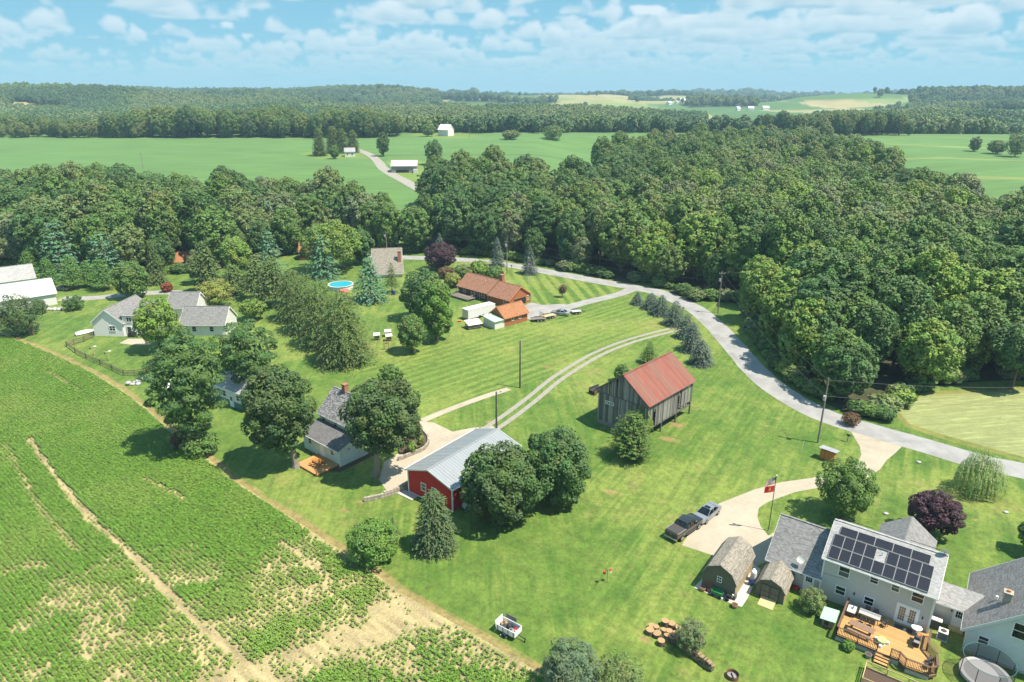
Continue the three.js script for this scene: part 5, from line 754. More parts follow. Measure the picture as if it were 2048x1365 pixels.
// ---------------------------------------------------------------- the farmhouse between the maples
{
  const t = thing('farmhouse', 'pale mint farmhouse with brick chimney between two maples', 'house', -30.47, 0, -97.49, -0.7);
  gable(t, { L: 9.15, W: -6.6, he: 5.1, hr: 8.1, wall: M.sidingMint, roof: M.shingleMottled, ov: 0.3, gov: 0.2 });
  alongX(t, 'lean_to_wall', M.sidingMint, [[0, 0], [0, 3.75], [3.2, 2.75], [3.2, 0]], 0, 9.15); slope(t, 'lean_to_roof', M.shingleDark, -0.2, 9.35, 3.55, 2.66, 0.02, 3.86); box(t, 'gutter', M.white, 9.5, 0.12, 0.11, 4.6, 2.66, 3.62);
  const ch = box(t, 'chimney', M.brick, 0.7, 1.7, 0.7, 2.8, 8.6, -3.3); box(ch, 'chimney_cap', M.brick, 0.85, 0.15, 0.85, 0, 0.85, 0);
  win(t, 4.23, 4.25, 0.03, 0.75, 1.2); win(t, 1.2, 4.25, 0.03, 0.75, 1.2); door(t, 4.9, 0.3, 3.23, 0.9, 2.0, 0, M.white, 0); win(t, 7.45, 1.9, 3.23, 0.75, 0.95); win(t, 1.8, 1.9, 3.23, 0.75, 0.95); win(t, 9.18, 2.1, -1.5, 0.8, 1.2, RY); win(t, 9.18, 2.1, -4.5, 0.8, 1.2, RY); win(t, 9.18, 5.2, -3.2, 0.8, 1.1, RY); box(t, 'wall_vent', M.dark, 0.05, 0.15, 0.35, 9.18, 2.27, 1.5);
  for (const [x, z] of [[9.17, 3.2], [9.17, 0]]) bar(t, 'downspout', M.white, [x + 0.05, 0.1, z], [x + 0.05, z ? 2.7 : 5, z], 0.09);
  alongX(t, 'rear_wing_wall', M.sidingMint, [[-6.6, 0], [-6.6, 3.1], [-8.6, 4.4], [-10.6, 3.1], [-10.6, 0]], 2, 9.1); slope(t, 'rear_wing_roof', M.shingleMottled, 1.8, 9.3, -6.5, 3.0, -8.6, 4.45); slope(t, 'rear_wing_roof', M.shingleMottled, 1.8, 9.3, -10.9, 2.9, -8.6, 4.45);
  const [x, z] = inFrame(-30.47, -97.49, -0.7, 6.3, 5.2), d = thing('low_deck', 'low honey wood deck behind the farmhouse', 'deck', x, 0, z, -0.7);
  for (let i = 0; i < 27; i++) box(d, 'deck_board', M.deckWood[i * 7 % 3], 5.2, 0.04, 0.138, 0, 0.3, -1.92 + i * 0.145); for (const zz of [-1.96, 1.96]) box(d, 'rim_joist', M.cedarBoard, 5.2, 0.2, 0.04, 0, 0.17, zz * 1.0); for (const s of [-1, 1]) box(d, 'rim_joist', M.cedarBoard, 0.04, 0.2, 3.9, s * 2.62, 0.17, 0); for (const s of [-1, 1]) box(d, 'rail_post', M.cedarBoard, 0.14, 1.0, 0.14, s * 2.5, 0.6, 1.88);
  structure(new THREE.Mesh(slabG([[9.3, 3.6], [9.3, -3], [10.3, -3], [10.4, 4.2], [8.9, 5], [8.9, 3.6]].map(([a, b]) => inFrame(-30.47, -97.49, -0.7, a, b)), 0.012), M.mulch), 'mulch_strip');
}
// building behind the locusts
{
  const [x, z] = [-53.73, -112.95], t = thing('outbuilding', 'grey walled building with pale roof half hidden behind the locusts', 'building', x, 0, z, -0.6);
  gable(t, { L: 10, W: -8, he: 3.4, hr: 5.6, wall: M.sidingLilac, roof: M.shinglePale, ov: 0.35, gov: 0.3 }); alongX(t, 'base_panel', M.sidingGreen, [[0.03, 0], [0.03, 1.1], [0.06, 1.1], [0.06, 0]], 0, 10); for (const x2 of [0, 10]) box(t, 'corner_board', M.white, 0.2, 3.3, 0.2, x2, 1.65, 0.03); win(t, 3, 2.1, 0.05, 0.9, 1); win(t, 7, 2.1, 0.05, 0.9, 1); door(t, 5, 0.1, 0.06, 0.95, 2, 0, M.white, 6);
}
{ const [x, z] = [-62.01, -115.15], p = thing('patio_canopy', 'white and turquoise patio canopy seen through the locust', 'canopy', x, 0, z, 0.3); for (const a of [-1.6, 1.6]) for (const b of [-1.6, 1.6]) box(p, 'leg', M.white, 0.07, 2.2, 0.07, a, 1.1, b); for (let i = 0; i < 4; i++) { const g = new THREE.BufferGeometry().setFromPoints([[-1.8, 2.2, 1.8], [1.8, 2.2, 1.8], [0, 3.2, 0]].map((v) => new THREE.Vector3(...v))); g.computeVertexNormals(); add(p, 'canopy_panel', g, i === 1 ? M.aqua : M.white, 0, 0, 0, 0, i * RY, 0); } }
// ---------------------------------------------------------------- the brown ranch house, workshop, white trailer
{
  const t = thing('ranch_house', 'long brown ranch house with brick chimney and open garage', 'house', -14.97, 0, -183.7, -0.77);
  gable(t, { L: 11.9, W: -8.0, he: 2.5, hr: 5.2, wall: M.brownBoard, roof: M.shingleBrown, ov: 0.5, gov: 0.3, trim: M.brownBoard });
  gable(t, { x0: 12.25, L: 7.75, W: -8.0, he: 2.3, hr: 4.95, wall: M.cedarBoard, roof: M.shingleBrown, ov: 0.5, gov: 0.3, trim: M.cedarTrim ??= std([0.55, 0.22, 0.09]) });
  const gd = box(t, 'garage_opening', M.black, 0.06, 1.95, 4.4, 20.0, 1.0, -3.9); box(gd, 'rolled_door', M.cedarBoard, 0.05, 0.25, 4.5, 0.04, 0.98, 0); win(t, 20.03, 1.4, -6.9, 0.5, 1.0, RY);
  for (const [x, w, h] of [[2.5, 0.9, 1.1], [6.0, 1.2, 1.2], [10.0, 0.9, 1.0], [18.3, 0.8, 1.0]]) win(t, x, 1.45, 0.03, w, h); const sd = box(t, 'sliding_door', M.white, 1.8, 2.05, 0.08, 7.9, 1.15, 0.03); box(sd, 'pane', M.pane, 0.78, 1.85, 0.04, -0.43, 0, 0.03); box(sd, 'pane', M.pane, 0.78, 1.85, 0.04, 0.43, 0, 0.03);
  const ch = box(t, 'chimney', M.brick, 1.0, 2.6, 0.9, 12.1, 5.2, -5.2); box(ch, 'chimney_cap', M.brick, 1.15, 0.15, 1.05, 0, 1.3, 0); for (const x of [6.5, 8, 4.5]) cyl(t, 'vent_pipe', M.white, 0.06, 0.06, 0.5, x, 4.6, -2.9);
  box(t, 'downspout', M.white, 0.09, 2.2, 0.09, 12.05, 1.1, 0.12);
  const [dx, dz] = inFrame(-14.97, -183.7, -0.77, 4.6, 2.0), d = thing('ranch_deck', 'grey board deck with rail behind the ranch house', 'deck', dx, 0, dz, -0.77); for (let i = 0; i < 25; i++) box(d, 'deck_board', M.greyWood, 7, 0.05, 0.14, 0, 0.5, -1.75 + i * 0.148); railing(d, [[-3.45, -1.6], [-3.45, 1.8], [3.45, 1.8], [3.45, 0]], 0.5, 0.9, M.greyBright ??= wood('sun bleached wood', [0.36, 0.30, 0.24], 0.4), 0.3); for (const a of [-3.4, 0, 3.4]) for (const b of [-1.7, 1.75]) box(d, 'support_post', M.greyWood, 0.12, 0.5, 0.12, a, 0.25, b); box(d, 'skirt', M.greyWood, 7, 0.42, 0.04, 0, 0.25, 1.84);
  const w = thing('workshop', 'cedar workshop with bright rust shingle roof beside the ranch', 'workshop', -3.51 + 2.6 * Math.sin(0.72), 0, -156.31 + 2.6 * Math.cos(0.72), 0.72);
  gable(w, { L: 7.4, W: -5.2, he: 2.35, hr: 4.35, wall: M.cedarBoard, roof: M.shingleRust, ov: 0.35, gov: 0.3, trim: M.cedarTrim }); for (const x of [2.6, 4.9]) win(w, x, 1.5, 0.03, 0.6, 0.75); 
  const lt = alongX(w, 'lean_to_wall', M.offWhite, [[0, 0], [0, 1.9], [-4.2, 2.3], [-4.2, 0]], -3.0, -0.02); slope(w, 'lean_to_roof', M.paleGreen ??= std([0.36, 0.55, 0.42], { roughness: 0.6 }), -3.3, -0.33, 0.3, 1.9, -4.4, 2.45, 0.05);
  const [tx, tz] = [-10.54, -159.09], c = thing('box_trailer', 'white box trailer parked behind the workshop', 'trailer', tx, 0, tz, 0.72); box(c, 'body', M.whiteMetal, 8.6, 2.2, 2.4, 4.1, 1.55, -1.2); box(c, 'roof', M.white, 8.7, 0.06, 2.5, 4.1, 2.69, -1.2); const dd = box(c, 'rear_door', M.offWhite, 0.05, 1.9, 2.0, -0.23, 1.55, -1.2); box(dd, 'handle', M.grey, 0.05, 0.6, 0.06, -0.03, 0, 0.1); for (const [a, b] of [[3.4, 0], [4.5, 0], [3.4, -2.4], [4.5, -2.4]]) cyl(c, 'wheel', M.rubber, 0.38, 0.38, 0.24, a, 0.38, b, RY, 0, 0, 14); for (const a of [0.4, 7.8]) box(c, 'support_leg', M.grey, 0.12, 0.5, 0.12, a, 0.22, -1.2); box(c, 'undercarriage', M.grey, 8.2, 0.14, 1.6, 4.1, 0.4, -1.2);
}
// ---------------------------------------------------------------- grey gabled house with fence, and the white buildings
{
  const t = thing('gabled_cottage', 'light grey cottage with dormer behind the split rail fence', 'house', -95.95, 0, -148.04, 1.5);
  gable(t, { L: 12, W: 7.1, he: 3.4, hr: 6.3, wall: M.sidingLilac, roof: M.shingleGrey, ov: 0.35, gov: 0.25 });
  win(t, -0.04, 1.9, 4.6, 1.3, 1.1, -RY, { double: true, grid: 2 });
  alongX(t, 'wing_wall', M.sidingLilac, [[7.1, 0], [7.1, 4.9], [11.5, 4.9], [11.5, 0]], 0.5, 9); add(t, 'wing_roof', boxG(9.3, 0.14, 5.2), M.shingleGrey, 4.9, 5.35, 9.1, 0, 0, 0.12); win(t, 0.46, 3.9, 8.6, 1.1, 1.0, -RY, { double: true }); const dd = door(t, 0.45, 0.2, 8.3, 0.9, 2.0, -RY, M.dark, 0); for (const z of [7.15, 11.45]) box(t, 'corner_board', M.white, 0.16, 4.8, 0.16, 0.46, 2.4, z);
  const e = thing('gabled_cottage', 'low grey cottage wing with white gable behind the locust', 'house', -75.87, 0, -148.1, 0); gable(e, { L: 10.1, W: -6.9, he: 2.85, hr: 5.9, wall: M.sidingWhite, roof: M.shingleGrey, ov: 0.35, gov: 0.25 }); win(e, 3, 1.6, 0.03, 0.9, 1.1); win(e, 7, 1.6, 0.03, 0.9, 1.1); win(e, 10.13, 1.6, -3.4, 0.8, 1.1, RY);
  const g = thing('gabled_cottage', 'small white gable between the cottage and its wing', 'house', -86.27, -164.79, 0); g.position.set(-84.5, 0, -160); gable(g, { L: 7, W: -6.4, he: 3.2, hr: 6.1, wall: M.sidingWhite, roof: M.shingleGrey, ov: 0.3, gov: 0.25 }); win(g, 7.03, 2, -3.2, 0.8, 1.1, RY);
  const l = thing('white_barn', 'long white barn with white metal roof at the left edge', 'barn', ...((p) => [p[0], 0, p[1]])(inFrame(-128.88, -165.87, 0.71, -12, 0)), 0.71); gable(l, { L: 23.3, W: -9, he: 3.2, hr: 6.1, wall: M.sidingWhite, roof: M.whiteMetal, ov: 0.35, gov: 0.4 }); win(l, 19, 1.7, 0.03, 0.8, 1); win(l, 15, 1.7, 0.03, 0.8, 1); win(l, 23.33, 1.7, -3, 0.7, 0.9, RY);
  const m = thing('white_house', 'white house with pale grey roof behind the long white barn', 'house', ...((p) => [p[0], 0, p[1]])(inFrame(-141.13, -183.22, 0.68, -9, 0)), 0.68); gable(m, { L: 16.5, W: -9, he: 3.6, hr: 6.5, wall: M.sidingWhite, roof: M.shinglePale, ov: 0.35, gov: 0.35 }); for (const x of [11, 12.2, 13.4]) win(m, x, 2.3, 0.03, 0.6, 0.9); for (const x of [6, 9]) { add(m, 'dormer', prismG([[-0.9, 0], [-0.9, 0.7], [0, 1.4], [0.9, 0.7], [0.9, 0]], 2.4), M.sidingWhite, x, 4.1, -2.9); }
  const a = thing('tan_roofed_house', 'house with steep tan roof and brick chimney by the road', 'house', -41.19, -200.99, 0); const [ax, az] = [-41.8, -200.99]; a.position.set(ax, 0, az); a.rotation.y = 0.18; gable(a, { L: 8.5, W: -12, he: 1.6, hr: 7.6, wall: M.offWhite, roof: M.shingleTan, ov: 0.6, gov: 0.4, trim: M.offWhite }); const ac = box(a, 'chimney', M.brick, 1.0, 3.4, 0.8, 7.9, 5.6, -2.6); box(ac, 'chimney_cap', M.brick, 1.15, 0.15, 0.95, 0, 1.7, 0); win(a, 8.53, 3, -6, 0.9, 1.2, RY); win(a, 8.53, 1.2, -4, 0.9, 1.2, RY);
  const [hx, hz] = WOODHOUSE, h = thing('hidden_house', 'brown roof showing through the wood beyond the road', 'house', hx, 0, hz, 0.1); gable(h, { L: 7, W: -6, he: 8.6, hr: 11, wall: M.brownBoard, roof: M.shingleBrown, trim: M.brownBoard });
  for (const [lab, x, z, y] of [['brown roof hidden among the trees behind the hedge', -110.56, -197.44, 2.6], ['orange roof corner showing between the pines', -70.96, -211.07, 3]]) { const q = thing('hidden_house', lab, 'house', x, 0, z - 13, 0.2); gable(q, { L: 9, W: -7, he: y, hr: y + 2.4, wall: M.brownBoard, roof: M.shingleRust, trim: M.brownBoard }); }
}
// ---------------------------------------------------------------- far farm buildings
{
  const [x, z] = [-108.5, -457.75], y = hT(x, z), t = thing('hilltop_house', 'small white house on the green hilltop', 'house', x, y - 0.2, z, 0.25); gable(t, { L: 6.5, W: -7, he: 3.4, hr: 5.6, wall: M.sidingWhite, roof: M.shinglePale, gutter: false }); for (const q of [1.6, 4.6]) win(t, q, 1.9, 0.03, 0.8, 1.1);
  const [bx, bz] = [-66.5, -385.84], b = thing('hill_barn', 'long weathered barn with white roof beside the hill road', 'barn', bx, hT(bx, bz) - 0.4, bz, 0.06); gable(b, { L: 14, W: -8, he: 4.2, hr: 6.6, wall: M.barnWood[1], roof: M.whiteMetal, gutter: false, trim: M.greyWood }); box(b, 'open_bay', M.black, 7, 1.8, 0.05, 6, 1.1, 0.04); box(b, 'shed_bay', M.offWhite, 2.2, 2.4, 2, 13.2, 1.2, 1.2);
  const [wx, wz] = [-62.2, -598.2], w = thing('hill_barn', 'tall white barn on the far hill', 'barn', wx, hT(wx, wz) - 0.3, wz, -0.5); gable(w, { L: 10, W: -9, he: 5.5, hr: 9.5, wall: M.sidingWhite, roof: M.whiteMetal, gutter: false });
  const [cx, cz] = [-94.13, -714.84], c = thing('hilltop_house', 'white cottage left of the tall white hill barn', 'house', cx, hT(cx, cz) - 0.3, cz, 0.1); gable(c, { L: 9, W: -8, he: 3, hr: 5.5, wall: M.sidingWhite, roof: M.shinglePale, gutter: false });
  const far = [[1500, 1560, 12], [1530, 1580, 16], [1478, 1540, 10], [1340, 1720, 16], [1355, 1730, 10], [900, 2400, 26], [912, 2420, 16], [1815, 2700, 22], [1905, 3000, 18], [1560, 2600, 14], [1020, 2500, 12], [1370, 1750, 12]]; far.forEach(([px, d, L], i) => { const fx = ((px - 1024) / 1450) * d, fy = hT(fx, -d), f = thing('distant_barn', 'pale farm building far off in the hazy fields', 'building', fx, fy - 1, -d, 0.3 * i, 'pale farm buildings in the far fields'); gable(f, { L, W: -L * 0.55, he: 6, hr: 9.5, wall: M.sidingWhite, roof: M.whiteMetal, gutter: false }); });
}

// ---------------------------------------------------------------- vehicles
function loftG(secs) {  // secs: [x, [[y, z]...]] rings of equal count
  const pos = [], idx = [], n = secs[0][1].length; for (const [x, ring] of secs) for (const [y, z] of ring) pos.push(x, y, z);
  for (let i = 0; i < secs.length - 1; i++) for (let j = 0; j < n; j++) { const a = i * n + j, b = i * n + ((j + 1) % n), c = a + n, d = b + n; idx.push(a, c, b, b, c, d); }
  for (const e of [0, secs.length - 1]) for (let j = 1; j < n - 1; j++) { const o = e * n; e ? idx.push(o, o + j + 1, o + j) : idx.push(o, o + j, o + j + 1); }
  const g = new THREE.BufferGeometry(); g.setAttribute('position', new THREE.Float32BufferAttribute(pos, 3)); g.setIndex(idx); const h = g.toNonIndexed(); h.computeVertexNormals(); return h;
}
const ring = (yb, yw, w, tuck = 0.94) => [[yb, -w * 0.92], [yb + (yw - yb) * 0.3, -w], [yw - 0.08, -w * 0.99], [yw, -w * tuck], [yw + 0.02, 0], [yw, w * tuck], [yw - 0.08, w * 0.99], [yb + (yw - yb) * 0.3, w], [yb, w * 0.92]];
function wheelOn(t, x, z, r, w, rimM = M.steel) { const q = cyl(t, 'wheel', M.rubber, r, r, w, x, r, z, RY, 0, 0, 18); cyl(q, 'rim', rimM, r * 0.62, r * 0.62, w + 0.02, 0, 0, 0, 0, 0, 0, 12); cyl(q, 'hub', M.dark, r * 0.2, r * 0.2, w + 0.04, 0, 0, 0, 0, 0, 0, 8); return q; }
function paint(rgb, metal = 0.3) { const m = new THREE.MeshPhysicalMaterial({ roughness: 0.35, metalness: metal, clearcoat: 1, clearcoatRoughness: 0.06 }); m.color.setRGB(...rgb); return m; }
// saloon car: nose towards +x, length 4.8
function saloon(name, label, x, z, turn, body, y = 0) {
  const t = thing(name, label, 'car', x, y, z, turn), w = 0.9;
  add(t, 'body', loftG([[-2.4, ring(0.42, 0.82, w * 0.86)], [-2.25, ring(0.3, 0.96, w * 0.96)], [-1.5, ring(0.26, 1.0, w)], [0, ring(0.25, 0.98, w)], [0.95, ring(0.25, 0.95, w)], [1.7, ring(0.26, 0.86, w * 0.98)], [2.2, ring(0.3, 0.74, w * 0.92)], [2.4, ring(0.4, 0.6, w * 0.8)]]), body);
  add(t, 'glasshouse', loftG([[-1.75, [[0.96, -0.74], [1.0, -0.7], [1.02, 0], [1.0, 0.7], [0.96, 0.74]]], [-0.95, [[0.96, -0.82], [1.4, -0.58], [1.43, 0], [1.4, 0.58], [0.96, 0.82]]], [0.2, [[0.96, -0.84], [1.42, -0.6], [1.45, 0], [1.42, 0.6], [0.96, 0.84]]], [1.15, [[0.93, -0.8], [0.97, -0.76], [0.98, 0], [0.97, 0.76], [0.93, 0.8]]]]), M.glass);
  add(t, 'roof', loftG([[-1.0, [[1.385, -0.6], [1.425, -0.56], [1.455, 0], [1.425, 0.56], [1.385, 0.6]]], [-0.4, [[1.4, -0.63], [1.45, -0.58], [1.48, 0], [1.45, 0.58], [1.4, 0.63]]], [0.25, [[1.39, -0.63], [1.44, -0.57], [1.47, 0], [1.44, 0.57], [1.39, 0.63]]]]), body); box(t, 'sunroof', M.glass, 0.5, 0.02, 0.75, -0.05, 1.475, 0);
  for (const s of [-1, 1]) { bar(t, 'pillar', body, [-0.98, 1.4, s * 0.6], [-1.75, 0.99, s * 0.74], 0.09, 0.06); bar(t, 'pillar', body, [0.22, 1.41, s * 0.61], [1.12, 0.96, s * 0.79], 0.06, 0.06); bar(t, 'pillar', body, [-0.3, 1.42, s * 0.615], [-0.3, 0.97, s * 0.85], 0.07, 0.05); box(t, 'mirror', body, 0.16, 0.12, 0.16, 0.78, 1.02, s * 0.98); box(t, 'headlight', M.white, 0.16, 0.12, 0.34, 2.2, 0.63, s * 0.62); box(t, 'tail_light', M.red, 0.08, 0.14, 0.32, -2.33, 0.82, s * 0.6); for (const xx of [-1.42, 1.45]) wheelOn(t, xx, s * 0.8, 0.32, 0.22); }
  box(t, 'bumper', M.dark, 0.12, 0.14, 1.3, 2.36, 0.42, 0); return t;
}
const silver = paint([0.30, 0.32, 0.36], 0.5);
{
  const bk = paint([0.018, 0.02, 0.021], 0.2), [x, z] = [21.78, -73.13], t = thing('pickup_truck', 'dark crew cab pickup with covered bed on the concrete drive', 'truck', x, 0, z, 0.74), w = 0.98;
  add(t, 'body', loftG([[-2.85, ring(0.62, 1.24, w * 0.95)], [-2.7, ring(0.5, 1.28, w)], [-0.9, ring(0.5, 1.28, w)], [1.2, ring(0.5, 1.26, w)], [2.3, ring(0.5, 1.22, w)], [2.75, ring(0.55, 1.12, w * 0.94)], [2.88, ring(0.62, 1.0, w * 0.86)]]), bk);
  add(t, 'cab_glass', loftG([[-0.98, [[1.25, -0.9], [1.28, -0.88], [1.28, 0], [1.28, 0.88], [1.25, 0.9]]], [-0.62, [[1.25, -0.92], [1.86, -0.7], [1.9, 0], [1.86, 0.7], [1.25, 0.92]]], [0.75, [[1.25, -0.92], [1.88, -0.7], [1.92, 0], [1.88, 0.7], [1.25, 0.92]]], [1.55, [[1.22, -0.9], [1.26, -0.86], [1.27, 0], [1.26, 0.86], [1.22, 0.9]]]]), M.glass);
  add(t, 'roof', loftG([[-0.66, [[1.84, -0.72], [1.9, -0.66], [1.93, 0], [1.9, 0.66], [1.84, 0.72]]], [0.1, [[1.86, -0.74], [1.93, -0.68], [1.96, 0], [1.93, 0.68], [1.86, 0.74]]], [0.8, [[1.84, -0.74], [1.91, -0.66], [1.94, 0], [1.91, 0.66], [1.84, 0.74]]]]), bk);
  box(t, 'bed_cover', std([0.055, 0.05, 0.048], { roughness: 0.85 }), 1.62, 0.06, 1.72, -1.9, 1.31, 0); for (const s of [-1, 1]) box(t, 'bed_rail', M.grey, 1.75, 0.06, 0.08, -1.9, 1.33, s * 0.9);
  const tg = box(t, 'tailgate', bk, 0.06, 0.6, 1.6, -2.87, 0.95, 0); box(tg, 'handle', M.grey, 0.03, 0.08, 0.3, -0.04, 0.15, 0); box(tg, 'number_plate', M.offWhite, 0.02, 0.14, 0.3, -0.045, -0.38, 0); box(t, 'rear_bumper', M.steel, 0.2, 0.16, 1.8, -2.95, 0.55, 0); box(t, 'front_bumper', M.steel, 0.18, 0.2, 1.75, 2.88, 0.6, 0);
  for (const s of [-1, 1]) { box(t, 'tail_light', M.red, 0.08, 0.4, 0.14, -2.83, 1.0, s * 0.9); box(t, 'mirror', bk, 0.14, 0.24, 0.2, 1.1, 1.35, s * 1.08); box(t, 'running_board', M.dark, 2.2, 0.07, 0.16, 0.25, 0.45, s * 0.98); bar(t, 'pillar', bk, [0.78, 1.87, s * 0.71], [1.52, 1.26, s * 0.89], 0.06); bar(t, 'pillar', bk, [0.05, 1.88, s * 0.72], [0.05, 1.27, s * 0.93], 0.08); bar(t, 'pillar', bk, [-0.64, 1.86, s * 0.71], [-0.96, 1.28, s * 0.9], 0.12, 0.06); for (const xx of [-1.85, 1.85]) wheelOn(t, xx, s * 0.88, 0.4, 0.27); }
}
saloon('saloon_car', 'silver grey saloon with sunroof nose to nose with the pickup', 25.51, -76.4, 0.78 + Math.PI, silver);
saloon('saloon_car', 'silver saloon parked between the flat trailers', 12.09, -163.95, 2.75, paint([0.42, 0.44, 0.46], 0.4));
saloon('saloon_car', 'dark grey car beside the long white barn', -127.56, -186.91, 2.9, paint([0.1, 0.105, 0.11], 0.4));
function flatTrailer(label, x, z, turn, L, deckM, gate, load) {
  const t = thing('flat_trailer', label, 'trailer', x, 0, z, turn); for (let i = 0; i < 9; i++) box(t, 'deck_plank', deckM, L, 0.05, 0.2, 0, 0.58, -0.88 + i * 0.22); for (const s of [-1, 1]) { box(t, 'side_rail', M.dark, L, 0.1, 0.06, 0, 0.66, s * 1.02); for (const q of [-0.4, 0.42]) wheelOn(t, q, s * 1.18, 0.33, 0.2); box(t, 'mudguard', M.dark, 1.7, 0.05, 0.26, 0, 0.75, s * 1.18); }
  bar(t, 'drawbar', M.dark, [L / 2, 0.52, 0.7], [L / 2 + 1.2, 0.45, 0], 0.09); bar(t, 'drawbar', M.dark, [L / 2, 0.52, -0.7], [L / 2 + 1.2, 0.45, 0], 0.09); bar(t, 'jack', M.grey, [L / 2 + 1.1, 0, 0], [L / 2 + 1.1, 0.8, 0], 0.07);
  if (gate) { for (let i = 0; i < 7; i++) bar(t, 'gate_bar', M.dark, [-L / 2, 0.62, -0.95 + i * 0.317], [-L / 2, 1.7, -0.95 + i * 0.317], 0.05); bar(t, 'gate_bar', M.dark, [-L / 2, 1.7, -0.97], [-L / 2, 1.7, 0.97], 0.06); } return t;
}
flatTrailer('low grey flat trailer nearest the workshop', 6.5, -159.09, 0.2, 3.6, M.greyWood, false);
flatTrailer('flat trailer with upright mesh gate beside the silver saloon', 9.07, -161.49, 0.55, 4.0, M.paleWood, true);
flatTrailer('short flat trailer at the end of the gravel parking', 16.35, -165.21, 0.2, 2.4, M.offWhite, false);
{ // hay wagon or coop by the white trailer
  const t = thing('chicken_coop', 'open sided grey coop with white slat roof by the trailer', 'coop', -9.15, -153.74, 0); const [x, z] = [-9.15, -153.74]; t.position.set(x, 0, z); t.rotation.y = 0.5; box(t, 'floor', M.greyWood, 3.6, 0.1, 2.2, 0, 0.35, 0); for (const a of [-1.7, 0, 1.7]) for (const b of [-1, 1]) box(t, 'post', M.greyWood, 0.1, b > 0 ? 1.2 : 1.7, 0.1, a, b > 0 ? 0.6 : 0.85, b); for (let i = 0; i < 6; i++) box(t, 'roof_slat', M.offWhite, 0.6, 0.04, 2.7, -1.55 + i * 0.62, 1.47, 0, 0.24, 0, 0); for (const b of [-1, 1]) box(t, 'side_rail', M.greyWood, 3.5, 0.3, 0.05, 0, 0.65, b * 1.02);
  const c = thing('orange_toy_car', 'small orange toy lying on the grass by the coop', 'toy', -12.81, -158.3, 0); const [cx, cz] = [-12.81, -158.3]; c.position.set(cx, 0, cz); c.rotation.y = 0; box(c, 'body', M.orange, 0.9, 0.25, 0.45, 0, 0.22, 0); for (const a of [-0.3, 0.3]) for (const b of [-0.22, 0.22]) cyl(c, 'wheel', M.rubber, 0.12, 0.12, 0.08, a, 0.12, b, RY, 0, 0, 8);
}
{ // loaded utility trailer on the lawn
  const [x, z] = [-0.31, -55.73], t = thing('utility_trailer', 'white box sided utility trailer loaded with junk on the lawn', 'trailer', x, 0, z, -0.62), w = 0.62, l = 1.15;
  box(t, 'floor', M.dark, 2 * l, 0.06, 2 * w, 0, 0.5, 0); for (const s of [-1, 1]) { box(t, 'side_panel', M.white, 2 * l, 0.62, 0.05, 0, 0.82, s * w); for (const a of [-0.95, -0.3, 0.35, 1.0]) box(t, 'stake', M.dark, 0.07, 0.66, 0.03, a, 0.82, s * (w + 0.04)); cyl(t, 'wheel', M.rubber, 0.28, 0.28, 0.17, -0.1, 0.28, s * (w + 0.16), RY, 0, 0, 14); add(t, 'mudguard', new THREE.CylinderGeometry(0.36, 0.36, 0.22, 12, 1, true, -RY, Math.PI), M.white, -0.1, 0.3, s * (w + 0.16), RY, 0, 0); }
  box(t, 'front_panel', M.white, 0.05, 0.62, 2 * w, l, 0.82, 0); box(t, 'tail_panel', M.white, 0.05, 0.85, 2 * w, -l - 0.1, 0.98, 0, 0, 0, 0.12); box(t, 'upright_sheet', M.greyWood, 1.3, 0.85, 0.04, -0.2, 1.2, -w - 0.06, -0.15, 0, 0);
  bar(t, 'drawbar', M.dark, [l, 0.48, 0], [l + 1.0, 0.4, 0], 0.08); bar(t, 'jack', M.dark, [l + 0.85, 0, 0], [l + 0.85, 0.6, 0], 0.06); cyl(t, 'jockey_wheel', M.rubber, 0.1, 0.1, 0.07, l + 0.85, 0.1, 0.07, RY, 0, 0, 10);
  const r = rng(6), at = (lx, lz) => inFrame(x, z, -0.62, lx, lz); [[M.dark, 0.5, 0.35, 0.4, -0.5, 0.1, 'black crate at the tail of the loaded trailer'], [M.black, 0.45, 0.4, 0.5, 0.0, -0.15, 'black bin bag shape amid the trailer load'], [M.red, 0.4, 0.3, 0.35, 0.75, -0.2, 'red fuel can on the trailer load'], [M.cutWood, 0.6, 0.3, 0.4, -0.8, -0.25, 'cardboard box at the trailer tailgate'], [M.grey, 0.5, 0.34, 0.4, 0.4, 0.25, 'grey tool case on the trailer load'], [M.offWhite, 0.4, 0.4, 0.35, 0.9, 0.25, 'white bucket at the front of the trailer']].forEach(([m, a, h, b, lx, lz, lab], i) => { const [qx, qz] = at(lx, lz), o = thing('cargo_box', lab, 'box', qx, 0.53, qz, r() * 2, 'junk on the utility trailer'); add(o, 'box_body', prismG([[-a / 2, 0], [-a / 2, h * 0.8], [-a * 0.3, h], [a / 2, h * 0.9], [a / 2, 0]], b, 0.02), m, 0, 0.03, -b / 2); box(o, 'lid', M.dark, a * 0.5, 0.03, b * 0.5, 0, h + 0.07, 0); });
}
{ // overturned boat by the cottage
  const [x, z] = [-99.19, -149.4], t = thing('rowing_boat', 'white rowing boat turned over beside the grey cottage', 'boat', x, 0, z, 0.9), R = (w, h) => [[0, -w], [h * 0.6, -w * 0.85], [h, -w * 0.3], [h, w * 0.3], [h * 0.6, w * 0.85], [0, w]]; add(t, 'hull', loftG([[-1.9, R(0.5, 0.45)], [-1, R(0.72, 0.6)], [0.5, R(0.72, 0.62)], [1.6, R(0.4, 0.5)], [2.1, R(0.06, 0.28)]]), M.white, 0, 0.22, 0); for (const a of [-1.2, 1]) box(t, 'trestle', M.greyWood, 0.1, 0.24, 1.4, a, 0.12, 0); bar(t, 'keel', M.midGrey, [-1.9, 0.7, 0], [1.6, 0.74, 0], 0.05);
}
